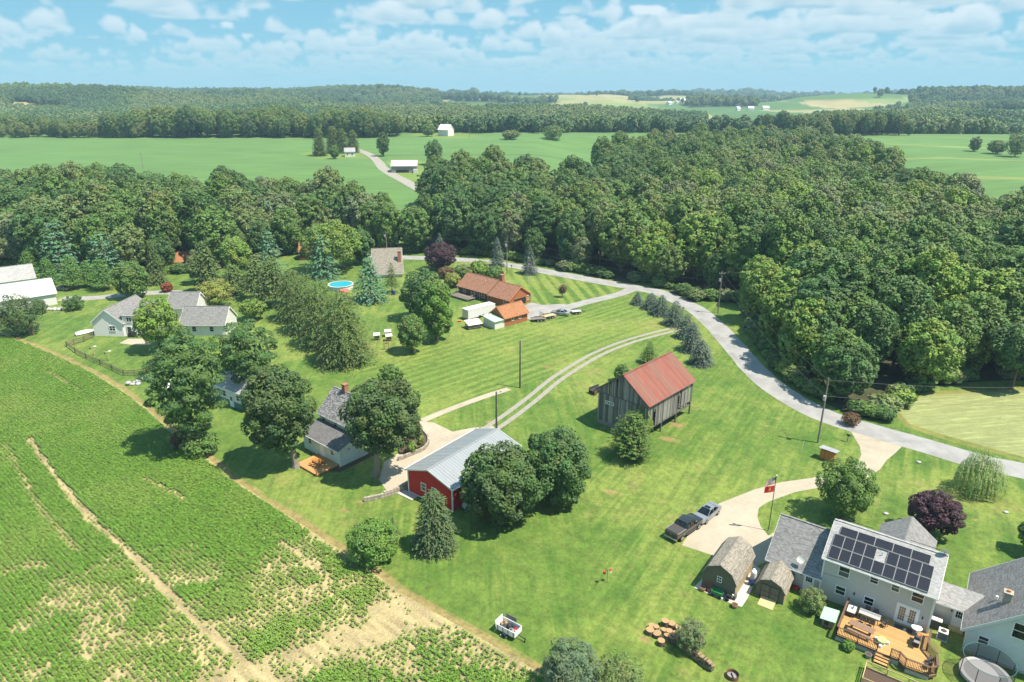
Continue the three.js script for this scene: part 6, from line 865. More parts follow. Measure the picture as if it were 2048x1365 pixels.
// ---------------------------------------------------------------- on and round the deck
const onDeck = (lx, lz, y = 0.64) => { const [x, z] = HOUSE(lx, lz + 0.06); return [x, y, z]; };
{
  const p = thing('picnic_table', 'red brown picnic table with benches on the honey deck', 'picnic table', ...onDeck(5.0, 3.95), -0.70); for (let i = 0; i < 5; i++) box(p, 'top_plank', M.picnicWood, 2.3, 0.05, 0.15, 0, 0.74, -0.32 + i * 0.16); for (const s of [-1, 1]) for (const q of [0, 1]) box(p, 'bench_plank', M.picnicWood, 2.3, 0.05, 0.14, 0, 0.44, s * (0.68 + q * 0.15)); for (const a of [-0.85, 0.85]) { for (const s of [-1, 1]) bar(p, 'leg', M.railWood, [a, 0, s * 0.62], [a, 0.72, s * 0.22], 0.05, 0.1); bar(p, 'bench_bearer', M.railWood, [a + 0.04, 0.39, -0.85], [a + 0.04, 0.39, 0.85], 0.05, 0.1); }
  const d = thing('dining_table', 'grey topped outdoor dining table against the house wall', 'table', ...onDeck(5.3, 1.5), -0.635); box(d, 'table_top', M.midGrey, 2.0, 0.05, 0.9, 0, 0.73, 0); box(d, 'runner', M.grey, 2.0, 0.02, 0.35, 0, 0.765, -0.24); for (const a of [-0.85, 0.85]) for (const b of [-0.36, 0.36]) box(d, 'leg', M.dark, 0.06, 0.71, 0.06, a, 0.355, b);
  const chair = (lab, lx, lz, a) => { const c = thing('deck_chair', lab, 'chair', ...onDeck(lx, lz), -0.635 + a, 'dark chairs round the outdoor dining table'); box(c, 'seat', M.dark, 0.48, 0.05, 0.48, 0, 0.43, 0); for (let i = 0; i < 4; i++) box(c, 'back_slat', M.dark, 0.09, 0.5, 0.03, -0.17 + i * 0.115, 0.7, -0.23, -0.12, 0, 0); for (const u of [-0.21, 0.21]) for (const v of [-0.21, 0.21]) box(c, 'leg', M.dark, 0.04, 0.42, 0.04, u, 0.21, v); for (const u of [-0.25, 0.25]) box(c, 'arm', M.dark, 0.05, 0.03, 0.46, u, 0.62, 0); return c; };
  chair('dark slatted chair between table and wall, left one', 4.95, 0.75, 0); chair('dark slatted chair between table and wall, right one', 5.75, 0.75, 0); chair('dark slatted chair at the table end near the storage box', 3.95, 1.45, RY); chair('dark slatted chair at the table end near the french door', 6.75, 1.6, -RY - 0.4); chair('dark slatted chair on the open side of the table, left one', 4.9, 2.35, Math.PI); chair('dark slatted chair on the open side of the table, right one', 5.7, 2.4, Math.PI + 0.1);
  const b = thing('storage_box', 'pale lidded storage box in the deck corner by the rail', 'box', ...onDeck(3.62, 1.55), -0.635); box(b, 'bin', M.dark, 0.72, 0.55, 1.25, 0, 0.28, 0); box(b, 'lid', M.offWhite, 0.8, 0.07, 1.32, 0, 0.59, 0, 0, 0, 0.05); box(b, 'handle', M.grey, 0.04, 0.05, 0.3, 0.4, 0.5, 0);
  const g = thing('gas_grill', 'black gas grill with an orange cloth on its lid', 'grill', ...onDeck(9.75, 2.35), -0.635 + RY); box(g, 'cabinet', M.black, 1.1, 0.62, 0.55, 0, 0.42, 0); add(g, 'lid', prismG([[-0.28, 0], [-0.28, 0.16], [-0.16, 0.32], [0.12, 0.34], [0.28, 0.2], [0.28, 0]], 0.75, 0.015), M.dark, -0.37, 0.76, 0, 0, RY, 0); for (const s of [-1, 1]) { box(g, 'side_shelf', M.grey, 0.42, 0.04, 0.5, s * 0.62, 0.76, 0); } box(g, 'control_panel', M.steel, 0.8, 0.12, 0.04, 0, 0.7, 0.29); for (let i = 0; i < 4; i++) cyl(g, 'knob', M.dark, 0.03, 0.03, 0.04, -0.3 + i * 0.2, 0.7, 0.33, RY); for (const a of [-0.48, 0.48]) cyl(g, 'caster', M.rubber, 0.07, 0.07, 0.05, a, 0.07, 0.2, RY); box(g, 'foot_rail', M.dark, 1.0, 0.08, 0.5, 0, 0.1, 0); box(g, 'cloth', M.orange, 0.32, 0.03, 0.26, 0.1, 1.12, 0.05, 0.1, 0.3, 0.05);
  const l = thing('play_table', 'round lime green children\'s table on the deck', 'table', ...onDeck(6.95, 4.35), 0.3); cyl(l, 'table_top', M.lime, 0.46, 0.46, 0.06, 0, 0.5, 0, 0, 0, 0, 20); cyl(l, 'pedestal', M.offWhite, 0.28, 0.36, 0.47, 0, 0.235, 0, 0, 0, 0, 14); for (let i = 0; i < 3; i++) { const a = i * 2.1 + 0.4; cyl(l, 'stool', M.offWhite, 0.16, 0.18, 0.28, Math.cos(a) * 0.62, 0.14, Math.sin(a) * 0.62, 0, 0, 0, 12); }
  const s = thing('grill_cover_table', 'pale round side table behind the grill', 'table', ...onDeck(9.5, 0.75), 0); cyl(s, 'table_top', M.offWhite, 0.5, 0.5, 0.05, 0, 0.72, 0, 0, 0, 0, 20); cyl(s, 'pedestal', M.grey, 0.06, 0.06, 0.7, 0, 0.35, 0); cyl(s, 'base', M.grey, 0.3, 0.3, 0.04, 0, 0.02, 0);
  const m = thing('door_mat', 'dark mat before the french doors', 'mat', ...onDeck(8.4, 0.75), -0.635); box(m, 'mat_pile', M.dark, 1.6, 0.025, 0.7, 0, 0.015, 0); box(m, 'border', M.grey, 1.7, 0.012, 0.78, 0, 0.006, 0);
  for (const [lab, lx, lz, a] of [['dark deck chair in the far deck corner', 11.15, 4.3, -1.9], ['dark folding chair by the corner railing', 11.05, 5.2, -2.4]]) { const c = chair(lab, lx, lz, a); delete c.userData.group; }
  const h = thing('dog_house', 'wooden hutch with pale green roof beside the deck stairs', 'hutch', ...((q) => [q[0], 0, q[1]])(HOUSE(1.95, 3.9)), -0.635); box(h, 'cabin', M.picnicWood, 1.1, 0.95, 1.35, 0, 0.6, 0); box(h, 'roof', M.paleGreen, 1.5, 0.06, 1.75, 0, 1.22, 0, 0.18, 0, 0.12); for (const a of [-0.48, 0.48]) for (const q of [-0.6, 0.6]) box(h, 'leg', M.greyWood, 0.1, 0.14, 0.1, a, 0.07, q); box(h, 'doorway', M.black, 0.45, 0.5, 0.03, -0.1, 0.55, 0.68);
  for (const [lab, lx, lz, w2] of [['grey air conditioner beside the link wall', 11.75, -0.85, 0.8]]) { const c = thing('air_conditioner', lab, 'air conditioner', ...((q) => [q[0], 0, q[1]])(HOUSE(lx, lz)), -0.635); box(c, 'casing', M.grey, w2, 0.85, w2, 0, 0.5, 0); box(c, 'top_plate', M.offWhite, w2 + 0.05, 0.05, w2 + 0.05, 0, 0.95, 0); cyl(c, 'fan_grille', M.dark, 0.28, 0.28, 0.03, 0, 0.985, 0, 0, 0, 0, 18); for (let i = 0; i < 6; i++) box(c, 'louver', M.dark, w2 * 0.9, 0.03, 0.02, 0, 0.2 + i * 0.12, w2 / 2 + 0.005); box(c, 'pad', M.slab, w2 + 0.2, 0.08, w2 + 0.2, 0, 0.04, 0); }
  const k = thing('garden_bin', 'cream lidded bin against the house corner', 'bin', ...((q) => [q[0], 0, q[1]])(HOUSE(11.0, -2.2)), -0.635); box(k, 'bin_body', M.dark, 0.9, 0.95, 0.7, 0, 0.5, 0); box(k, 'lid', M.offWhite, 1.0, 0.08, 0.8, 0, 1.02, 0, -0.2, 0, 0); box(k, 'feet', M.dark, 0.8, 0.04, 0.6, 0, 0.02, 0);
  const pl = thing('stone_planter', 'pale hosta pot in shade under the deck rail', 'planter', ...((q) => [q[0], 0, q[1]])(HOUSE(6.2, 6.35)), 0); cyl(pl, 'pot', M.grey, 0.32, 0.24, 0.42, 0, 0.21, 0, 0, 0, 0, 14); cyl(pl, 'soil', M.mulch, 0.28, 0.28, 0.03, 0, 0.41, 0, 0, 0, 0, 14);
}
{ // trampoline with net
  const [x, z] = HOUSE(15.55, 2.9), t = thing('trampoline', 'round trampoline with dark safety net before the blue green wall', 'trampoline', x, 0, z, 0), R = 2.1; add(t, 'mat', new THREE.CircleGeometry(R * 0.86, 40).rotateX(-RY), M.grey, 0, 0.72, 0); add(t, 'edge_pad', new THREE.RingGeometry(R * 0.84, R, 40).rotateX(-RY), M.midGrey, 0, 0.75, 0); add(t, 'frame_ring', new THREE.TorusGeometry(R, 0.04, 8, 40).rotateX(RY), M.steel, 0, 0.7, 0); add(t, 'skirt', new THREE.CylinderGeometry(R, R, 0.3, 40, 1, true), M.midGrey, 0, 0.58, 0);
  const net = new THREE.MeshPhysicalMaterial({ color: 0x0a0f0f, roughness: 0.6, transparent: true, opacity: 0.42, side: THREE.DoubleSide }); add(t, 'net', new THREE.CylinderGeometry(R, R, 1.7, 40, 1, true), net, 0, 1.6, 0); add(t, 'top_ring', new THREE.TorusGeometry(R, 0.025, 8, 40).rotateX(RY), M.tealDark ??= std([0.03, 0.16, 0.15]), 0, 2.45, 0);
  for (let i = 0; i < 8; i++) { const a = (i * Math.PI) / 4 + 0.2, c = Math.cos(a), s = Math.sin(a); bar(t, 'net_pole', M.dark, [c * (R + 0.08), 0.0, s * (R + 0.08)], [c * (R + 0.08), 2.45, s * (R + 0.08)], 0.05); if (i % 2) bar(t, 'leg', M.steel, [c * R, 0.7, s * R], [c * R, 0.03, s * R], 0.06); }
}
{ // pine raised bed frame at the lower edge
  const [x, z] = HOUSE(9.0, 9.2), t = thing('raised_bed', 'new pine raised bed with braced rail fence on the lawn', 'raised bed', x, 0, z, -0.62), w = 5.4, d = 2.4; for (let q = 0; q < 2; q++) for (const s of [-1, 1]) { box(t, 'bed_board', M.paleWood, w, 0.14, 0.04, 0, 0.08 + q * 0.15, s * d / 2); box(t, 'bed_board', M.paleWood, 0.04, 0.14, d, s * w / 2, 0.08 + q * 0.15, 0); }
  for (const a of [-w / 2, -0.9, 0.9, w / 2]) for (const s of [-1, 1]) box(t, 'post', M.paleWood, 0.09, 0.95, 0.09, a, 0.47, s * d / 2); for (const s of [-1, 1]) { bar(t, 'rail', M.paleWood, [-w / 2, 0.92, s * d / 2], [w / 2, 0.92, s * d / 2], 0.05, 0.09); bar(t, 'rail', M.paleWood, [s * w / 2, 0.92, -d / 2], [s * w / 2, 0.92, d / 2], 0.05, 0.09); bar(t, 'rail', M.paleWood, [s * w / 2, 0.6, -d / 2], [s * w / 2, 0.6, d / 2], 0.05, 0.09); for (const [p, q] of [[-w / 2, -0.9], [0.9, w / 2]]) { bar(t, 'brace', M.paleWood, [p, 0.34, s * d / 2], [q, 0.9, s * d / 2], 0.03, 0.06); bar(t, 'brace', M.paleWood, [p, 0.9, s * d / 2 + 0.03], [q, 0.34, s * d / 2 + 0.03], 0.03, 0.06); } } box(t, 'soil', M.mulch, w - 0.1, 0.1, d - 0.1, 0, 0.12, 0);
}
// ---------------------------------------------------------------- by the sheds
{
  const S = (lx, lz) => { const [x, z] = inFrame(21.35, -62.95, 0.94, lx, lz); return [x, 0.03, z]; };
  for (const [lab, ...p] of [['half barrel planter at the left corner of the larger shed', ...S(-0.6, 0.35)], ['half barrel planter on the slab corner near the smaller shed', ...S(-1.15, 4.15)]]) { const b = thing('barrel_planter', lab, 'planter', ...p, 0, 'half barrel planters on the shed slab'); add(b, 'barrel', new THREE.LatheGeometry([[0.26, 0], [0.33, 0.2], [0.36, 0.38], [0.32, 0.38], [0.3, 0.32], [0, 0.32]].map(([a, c]) => new THREE.Vector2(a, c)), 16), M.terracotta); add(b, 'hoop', new THREE.TorusGeometry(0.335, 0.014, 6, 20).rotateX(RY), M.rust, 0, 0.2, 0); cyl(b, 'soil', M.mulch, 0.3, 0.3, 0.02, 0, 0.34, 0, 0, 0, 0, 14); }
  const c = thing('garden_cart', 'green four wheeled garden cart before the larger shed', 'cart', ...S(-0.55, 2.0), 0.94 + RY); box(c, 'tray', M.green, 1.25, 0.05, 0.65, 0, 0.42, 0); for (const s of [-1, 1]) { box(c, 'side', M.green, 1.25, 0.26, 0.03, 0, 0.56, s * 0.33); box(c, 'end', M.green, 0.03, 0.26, 0.65, s * 0.62, 0.56, 0); for (const a of [-0.42, 0.42]) cyl(c, 'wheel', M.rubber, 0.17, 0.17, 0.1, a, 0.17, s * 0.38, RY, 0, 0, 12); } bar(c, 'pull_handle', M.dark, [0.62, 0.36, 0], [1.05, 0.85, 0], 0.035);
  const h = thing('hand_truck', 'red hand truck leaning on the larger shed', 'hand truck', ...S(-0.35, 0.95), 0.94 + RY); for (const s of [-1, 1]) { bar(h, 'upright', M.red, [s * 0.2, 0.05, -0.1], [s * 0.2, 1.15, 0.18], 0.04); cyl(h, 'wheel', M.rubber, 0.13, 0.13, 0.06, s * 0.25, 0.13, -0.02, 0, 0, RY, 12); } for (const y of [0.4, 0.75, 1.1]) box(h, 'cross_bar', M.red, 0.42, 0.04, 0.04, 0, y, -0.1 + y * 0.25); box(h, 'toe_plate', M.red, 0.42, 0.03, 0.22, 0, 0.02, -0.2);
  const b = thing('snow_blower', 'black snow blower at the corner of the larger shed', 'snow blower', ...S(-0.5, 3.25), 0.94 + RY); box(b, 'engine', M.black, 0.45, 0.35, 0.4, 0, 0.5, 0); add(b, 'auger_housing', prismG([[-0.3, 0], [-0.3, 0.42], [-0.05, 0.5], [0.12, 0.4], [0.12, 0]], 0.62, 0.01), M.dark, -0.3, 0.06, 0.31, 0, 0, 0); add(b, 'chute', cylG(0.1, 0.08, 0.4, 10), M.offWhite, -0.38, 0.75, 0, 0, 0, 0.3); for (const s of [-1, 1]) { cyl(b, 'wheel', M.rubber, 0.19, 0.19, 0.13, 0.1, 0.19, s * 0.27, RY, 0, 0, 12); bar(b, 'handle', M.dark, [0.2, 0.5, s * 0.2], [0.75, 0.95, s * 0.24], 0.03); }
  const k = thing('propane_tank', 'white upright propane tank between the sheds', 'tank', ...S(4.4, 4.35), 0); add(k, 'tank', new THREE.CapsuleGeometry(0.34, 0.7, 6, 16), M.white, 0, 0.72, 0); cyl(k, 'collar', M.white, 0.12, 0.12, 0.16, 0, 1.42, 0); cyl(k, 'foot_ring', M.grey, 0.26, 0.26, 0.12, 0, 0.06, 0);
  const e = thing('blue_barrel', 'blue barrel beside the white tank between the sheds', 'barrel', ...S(3.5, 4.4), 0); cyl(e, 'barrel_body', M.blue, 0.28, 0.28, 0.86, 0, 0.43, 0, 0, 0, 0, 16); add(e, 'hoop', new THREE.TorusGeometry(0.285, 0.015, 6, 20).rotateX(RY), M.blue, 0, 0.55, 0); cyl(e, 'lid', M.dark, 0.26, 0.26, 0.03, 0, 0.875, 0);
  const r = thing('toolbox', 'red toolbox on the ground by the wing door', 'box', ...((q) => [q[0], 0, q[1]])(HOUSE(-2.3, 0.3)), -0.635); box(r, 'box_body', M.red, 0.6, 0.35, 0.35, 0, 0.175, 0); box(r, 'handle', M.dark, 0.3, 0.04, 0.04, 0, 0.39, 0);
}
// ---------------------------------------------------------------- log rounds, firewood, fire ring
{
  const r = rng(12), rounds = [14.45, -56.43, 14.9, -55.32, 15.94, -56.85, 16.59, -56.71, 15.7, -54.78, 16.23, -54.64, 14.16, -55.73, 17.1, -56.01, 16.64, -55.32, 14.86, -56.15, 15.5, -55.73, 14.99, -54.24, 16.08, -55.59];
  const words = ['thick log round at the far end of the heap', 'split faced log round in the middle of the heap', 'log round standing tallest beside its twin', 'log round next to the tallest one', 'log round nearest the loose bush', 'small log round against the bush', 'log round at the outer edge of the heap', 'log round half behind the bush', 'log round tucked under the bush twigs', 'thin log round behind the split one', 'log round in the heart of the heap', 'dark barked log round at the near edge', 'log round leaning at the heap centre'];
  for (let i = 0; i < 13; i++) { const x = rounds[i * 2], z = rounds[i * 2 + 1], R = 0.3 + 0.13 * r(), h = 0.45 + 0.35 * r(), t = thing('log_round', words[i], 'log', x, 0, z, r() * 6, 'cut log rounds beside the bush'); add(t, 'bark', cylG(R, R * 1.05, h, 12, true), M.bark, 0, h / 2, 0); cyl(t, 'cut_face', M.cutWood, R, R, 0.02, 0, h, 0, 0, 0, 0, 12); if (i % 3 === 1) t.rotation.z = 0.2; }
  const [x, z] = [17.7, -52.81], s = thing('firewood_stack', 'long stack of split firewood beside the bush', 'firewood', x, 0, z, -0.934); for (let j = 0; j < 7; j++) for (let i = 0; i < 34; i++) { const g = cylG(0.085, 0.085, 0.42, [3, 4, 5][(i + j) % 3]); const p = add(s, 'split_log', g, [M.firewood, M.bark, M.cutWood][Math.floor(r() * 2.6)], -2.55 + i * 0.15 + (j % 2) * 0.07 + (r() - 0.5) * 0.05, 0.08 + j * 0.13, (r() - 0.5) * 0.1, RY, r() * 0.2, 0); p.rotation.y = r() * 3; }
  const [fx, fz] = [20.94, -50.17], f = thing('fire_ring', 'rusty steel fire ring in bare earth on the lawn', 'fire pit', fx, 0, fz, 0); add(f, 'ring_wall', new THREE.LatheGeometry([[0.55, 0], [0.55, 0.42], [0.58, 0.42], [0.58, 0], [0.55, 0]].map(([a, b]) => new THREE.Vector2(a, b)), 26), M.rust); cyl(f, 'ash', M.grey, 0.54, 0.54, 0.05, 0, 0.06, 0, 0, 0, 0, 20); for (const a of [0.3, 1.4]) cyl(f, 'charred_log', M.black, 0.06, 0.06, 0.7, 0, 0.14, 0, RY, a, 0, 8);
  const b = thing('feeder_stand', 'bird feeder on a thin pole in the open lawn', 'bird feeder', 10.77, -63.52, 0); const [bx, bz] = [10.77, -63.52]; b.position.set(bx, 0, bz); b.rotation.y = 0.4; bar(b, 'pole', M.dark, [0, 0, 0], [0, 1.7, 0], 0.04); bar(b, 'arm', M.dark, [-0.4, 1.7, 0], [0.4, 1.7, 0], 0.03); for (const q of [-0.4, 0.4]) { box(b, 'feeder_box', q < 0 ? M.dark : M.white, 0.22, 0.3, 0.22, q, 1.48, 0); box(b, 'feeder_roof', M.red, 0.3, 0.04, 0.3, q, 1.65, 0); }
}
// ---------------------------------------------------------------- flagpole and flags
function clothG(w, h, waves, drop, print) { const g = new THREE.PlaneGeometry(w, h, 16, 8).translate(-w / 2, 0, 0), p = g.attributes.position; for (let i = 0; i < p.count; i++) { const u = -p.getX(i) / w; p.setZ(i, Math.sin(u * waves) * 0.12 * u); p.setY(i, p.getY(i) - drop * u * u); p.setX(i, p.getX(i) * 0.92); } g.computeVertexNormals(); return g; }
function printed(w, h, draw) { const c = document.createElement('canvas'); c.width = w; c.height = h; draw(c.getContext('2d'), w, h); const t = new THREE.CanvasTexture(c); t.colorSpace = THREE.SRGBColorSpace; t.magFilter = THREE.LinearFilter; return new THREE.MeshStandardMaterial({ map: t, roughness: 0.85, side: THREE.DoubleSide }); }
const stripesM = printed(190, 100, (c, w, h) => { for (let i = 0; i < 13; i++) { c.fillStyle = i % 2 ? '#e8e6e2' : '#a3202e'; c.fillRect(0, (i * h) / 13, w, h / 13 + 1); } c.fillStyle = '#27315c'; c.fillRect(w * 0.6, 0, w * 0.4, h * 0.54); c.fillStyle = '#eee'; for (let j = 0; j < 9; j++) for (let i = 0; i < 6 - (j % 2); i++) { c.beginPath(); c.arc(w * 0.6 + 7 + i * 12 + (j % 2) * 6, 5 + j * 5.6, 1.7, 0, 7); c.fill(); } });
const redM = printed(160, 100, (c, w, h) => { c.fillStyle = '#c4161c'; c.fillRect(0, 0, w, h); c.fillStyle = '#e0a92e'; c.strokeStyle = '#e0a92e'; c.beginPath(); c.arc(80, 50, 17, 0, 7); c.fill(); c.lineWidth = 5; c.beginPath(); c.moveTo(60, 26); c.quadraticCurveTo(80, 12, 100, 26); c.stroke(); c.beginPath(); c.moveTo(52, 72); c.quadraticCurveTo(80, 92, 108, 70); c.stroke(); c.strokeStyle = '#b8b8b0'; c.lineWidth = 4; c.beginPath(); c.moveTo(64, 66); c.lineTo(98, 34); c.stroke(); c.fillStyle = '#c4161c'; c.beginPath(); c.arc(76, 46, 5, 0, 7); c.arc(86, 55, 4, 0, 7); c.fill(); });
{
  const [x, z, h] = [32.55, -73.34, 7.92, 0.62], t = thing('flagpole', 'tall dark flagpole beside the curved concrete drive', 'flagpole', x, 0, z, 0); cyl(t, 'pole', M.dark, 0.035, 0.06, h, 0, h / 2, 0, 0, 0, 0, 10); add(t, 'finial', new THREE.SphereGeometry(0.11, 12, 8), M.offWhite, 0, h + 0.08, 0); cyl(t, 'base_collar', M.grey, 0.12, 0.14, 0.12, 0, 0.06, 0);
  const a = add(scene, 'stars_and_stripes_flag', clothG(1.25, 0.85, 6, 0.75), stripesM, x - 0.04, h - 0.55, z, 0, 0.1, 0); a.userData = { label: 'limp striped flag with blue corner atop the dark flagpole', category: 'flag' };
  const b = add(scene, 'red_flag', clothG(1.3, 0.9, 5, 0.2), redM, x - 0.06, h - 1.75, z, 0, 0.15, 0); b.userData = { label: 'red flag with gold emblem on the dark flagpole', category: 'flag' };
  const [rx, rz, rh] = [4.63, -191.21, 8.4, 0.86], f = thing('flagpole', 'grey flagpole on the striped ranch lawn', 'flagpole', rx, 0, rz, 0); cyl(f, 'pole', M.midGrey, 0.04, 0.06, rh, 0, rh / 2, 0, 0, 0, 0, 8); add(f, 'finial', new THREE.SphereGeometry(0.12, 10, 8), M.offWhite, 0, rh + 0.08, 0);
  const c = add(scene, 'stars_and_stripes_flag_001', clothG(1.1, 1.1, 5, 0.9), stripesM, rx + 0.05, rh - 1.6, rz, 0, Math.PI * 0.9, 0); c.userData = { label: 'limp striped flag on the ranch lawn flagpole', category: 'flag' };
}
// ---------------------------------------------------------------- roadside kiosk, mailboxes, marker
{
  const [x, z] = [47.84, -91.28], t = thing('produce_stand', 'small orange board stand with tin roof by the drive', 'stand', x, 0, z, -0.8); for (let i = 0; i < 3; i++) { const d = box(t, 'front_panel', M.orangeWood, 0.62, 1.5, 0.05, -0.66 + i * 0.66, 0.85, 0.5); box(d, 'panel_seam', M.railWood, 0.05, 1.5, 0.06, 0.33, 0, 0.0); } for (const s of [-1, 1]) box(t, 'side_panel', M.orangeWood, 0.05, 1.4, 1.0, s * 1.0, 0.8, 0); box(t, 'back_panel', M.orangeWood, 2.0, 1.5, 0.05, 0, 0.85, -0.5); box(t, 'floor', M.railWood, 2.0, 0.1, 1.0, 0, 0.07, 0); box(t, 'roof', M.tinGrey, 2.6, 0.05, 1.6, 0, 1.76, -0.1, -0.12, 0, 0);
  const mb = (lab, px, pz, y = 0) => { const m = thing('mailbox', lab, 'mailbox', px, 0, pz, 0.6); box(m, 'post', M.greyWood, 0.1, 1.05, 0.1, 0, 0.52, 0); add(m, 'box_body', merged([boxG(0.24, 0.14, 0.55), moved(new THREE.CylinderGeometry(0.12, 0.12, 0.55, 12, 1, false), 0, 0.07, 0, RY, 0, 0)]), M.black, 0, 1.15, 0); box(m, 'flag_arm', M.red, 0.02, 0.14, 0.05, 0.13, 1.3, 0.1); return m; };
  mb('black mailbox at the mouth of the concrete drive', 53.52, -96.99); mb('black mailbox beside the road before the spruces', -0.16, -211.73); mb('dark mailbox beside the roadside spruce row', 43.56, -166.06);
  const [sx, sz] = [44.74, -93.59], s = thing('marker_stake', 'thin white leaning stake on the lawn near the pole', 'stake', sx, 0, sz, 0); bar(s, 'stake_shaft', M.offWhite, [0, 0, 0], [0.35, 1.9, -0.2], 0.045); box(s, 'stake_foot', M.grey, 0.1, 0.06, 0.1, 0, 0.03, 0);
  for (const [lab, px, pz] of [['pale stone on the lawn by the round tree', 49.34, -76.97], ['pale lump on the lawn near the purple tree', 61.21, -90.38], ['small grey ornament on the lawn at the right', 65.4, -77.31]]) { const q = add(scene, numbered('lawn_stone'), new THREE.IcosahedronGeometry(0.28, 1).scale(1.3, 0.6, 1), M.midGrey, px, 0.1, pz); q.userData = { label: lab, category: 'stone' }; }
}
// ---------------------------------------------------------------- utility poles and wires
const tops = {};
function utility(key, label, x, z, h, m, o = {}) {
  const y = hT(x, z), t = thing('utility_pole', label, 'utility pole', x, y, z, o.turn ?? 0.5); cyl(t, 'pole', m, 0.11, 0.17, h, 0, h / 2, 0, 0, 0, 0, 10); tops[key] = [x, y + h, z];
  if (o.arm) { box(t, 'cross_arm', M.poleWood, 1.8, 0.1, 0.1, 0, h - 0.5, 0.15); for (const a of [-0.8, -0.3, 0.8]) cyl(t, 'insulator', M.midGrey, 0.05, 0.07, 0.16, a, h - 0.37, 0.15); } else for (const a of [0.4, 2.6]) cyl(t, 'insulator', M.midGrey, 0.05, 0.06, 0.2, 0.14, h - a, 0, 0, 0, RY);
  if (o.can) { cyl(t, 'transformer', M.midGrey, 0.24, 0.24, 0.75, -0.42, h - o.can, 0, 0, 0, 0, 14); bar(t, 'bracket', M.grey, [-0.3, h - o.can, 0], [0, h - o.can, 0], 0.08); } if (o.lamp) { bar(t, 'lamp_arm', M.grey, [0, h - 0.4, 0], [0.8, h - 0.1, 0], 0.05); cyl(t, 'lamp_head', M.grey, 0.1, 0.2, 0.2, 0.85, h - 0.12, 0, 0, 0, 0, 10); } return t;
}
{
  const P = [['a', 'grey utility pole with transformer by the curving road', M.poleWood, { can: 3.2, turn: 0.8 }, 48.67, -96.66, 11.12, 0.47], ['b', 'dark utility pole with cross arm on the mown nook', M.poleWood, { arm: 1, can: 2.2, turn: 0.3 }, 52.23, -165.21, 10.92, 0.75], ['c', 'utility pole with transformer behind the ranch chimney', M.barkPale, { can: 2.4 }, -1.54, -205.29, 11.51, 0.92], ['d', 'utility pole behind the tan roofed house', M.poleWood, { can: 1.5 }, -43.05, -231.12, 8.48, 1.03], ['e', 'dark lone pole on the mown lawn by the farm lane', M.poleDark, {}, 1.51, -118.36, 9.44, 0.56], ['f', 'short dark lamp pole by the farmhouse drive', M.poleDark, { lamp: 1 }, -2.54, -100.08, 7.33, 0.49], ['g', 'pale pole standing alone in the far left field', M.barkPale, { arm: 1 }, -210.34, -399.41, 8.54, 1.14], ['h', 'pale pole by the white barn on the hill', M.barkPale, {}, -34.68, -580.36, 7.41, 1.63], ['i', 'pale pole at the edge of the hilltop house lawn', M.barkPale, {}, -132.31, -468.91, 5.77, 1.33]];
  for (const [k, lab, m, o, x, z, , h] of P.map((p) => [p[0], p[1], p[2], p[3], p[4], p[5], 0, p[6]])) utility(k, lab, x, z, h, m, o);
  const wireM = std([0.10, 0.10, 0.10], { roughness: 0.5 }), wire = (label, a, b, sag, group) => { const m = [(a[0] + b[0]) / 2, (a[1] + b[1]) / 2 - sag, (a[2] + b[2]) / 2], q = add(scene, numbered('power_line'), tubeG([a, [(a[0] * 3 + b[0]) / 4, (a[1] * 3 + b[1]) / 4 - sag * 0.75, (a[2] * 3 + b[2]) / 4], m, [(a[0] + b[0] * 3) / 4, (a[1] + b[1] * 3) / 4 - sag * 0.75, (a[2] + b[2] * 3) / 4], b], 0.02, 20, 5), wireM); q.userData = { label, category: 'wire', group: group || 'overhead wires' }; };
  const dn = (k, d) => [tops[k][0], tops[k][1] - d, tops[k][2]];
  wire('upper wire from the roadside pole to the nook pole', dn('a', 0.3), dn('b', 0.3), 1.2); wire('lower wire from the roadside pole to the nook pole', dn('a', 3), dn('b', 2.4), 1.4); wire('upper wire from the nook pole past the ranch lawn', dn('b', 0.3), dn('c', 0.3), 1.5); wire('lower wire from the nook pole past the ranch lawn', dn('b', 2.4), dn('c', 2.4), 1.6); wire('wire from the ranch pole to the tan roof pole', dn('c', 0.4), dn('d', 0.4), 1.2);
  wire('service wire from the nook pole to the lane pole', dn('b', 2.4), dn('e', 0.3), 2.2); wire('service wire from the lane pole to the drive lamp pole', dn('e', 0.3), dn('f', 0.3), 0.6); wire('upper wire from the roadside pole out of frame', dn('a', 0.3), [tops.a[0] + 46, tops.a[1] + 0.5, tops.a[2] + 3], 1.0); wire('lower wire from the roadside pole out of frame', dn('a', 3), [tops.a[0] + 46, tops.a[1] - 2.5, tops.a[2] + 3], 1.1); wire('wire from the nook pole into the wood', dn('b', 0.3), [tops.b[0] + 45, tops.b[1] + 2, tops.b[2] - 4], 1.0);
}
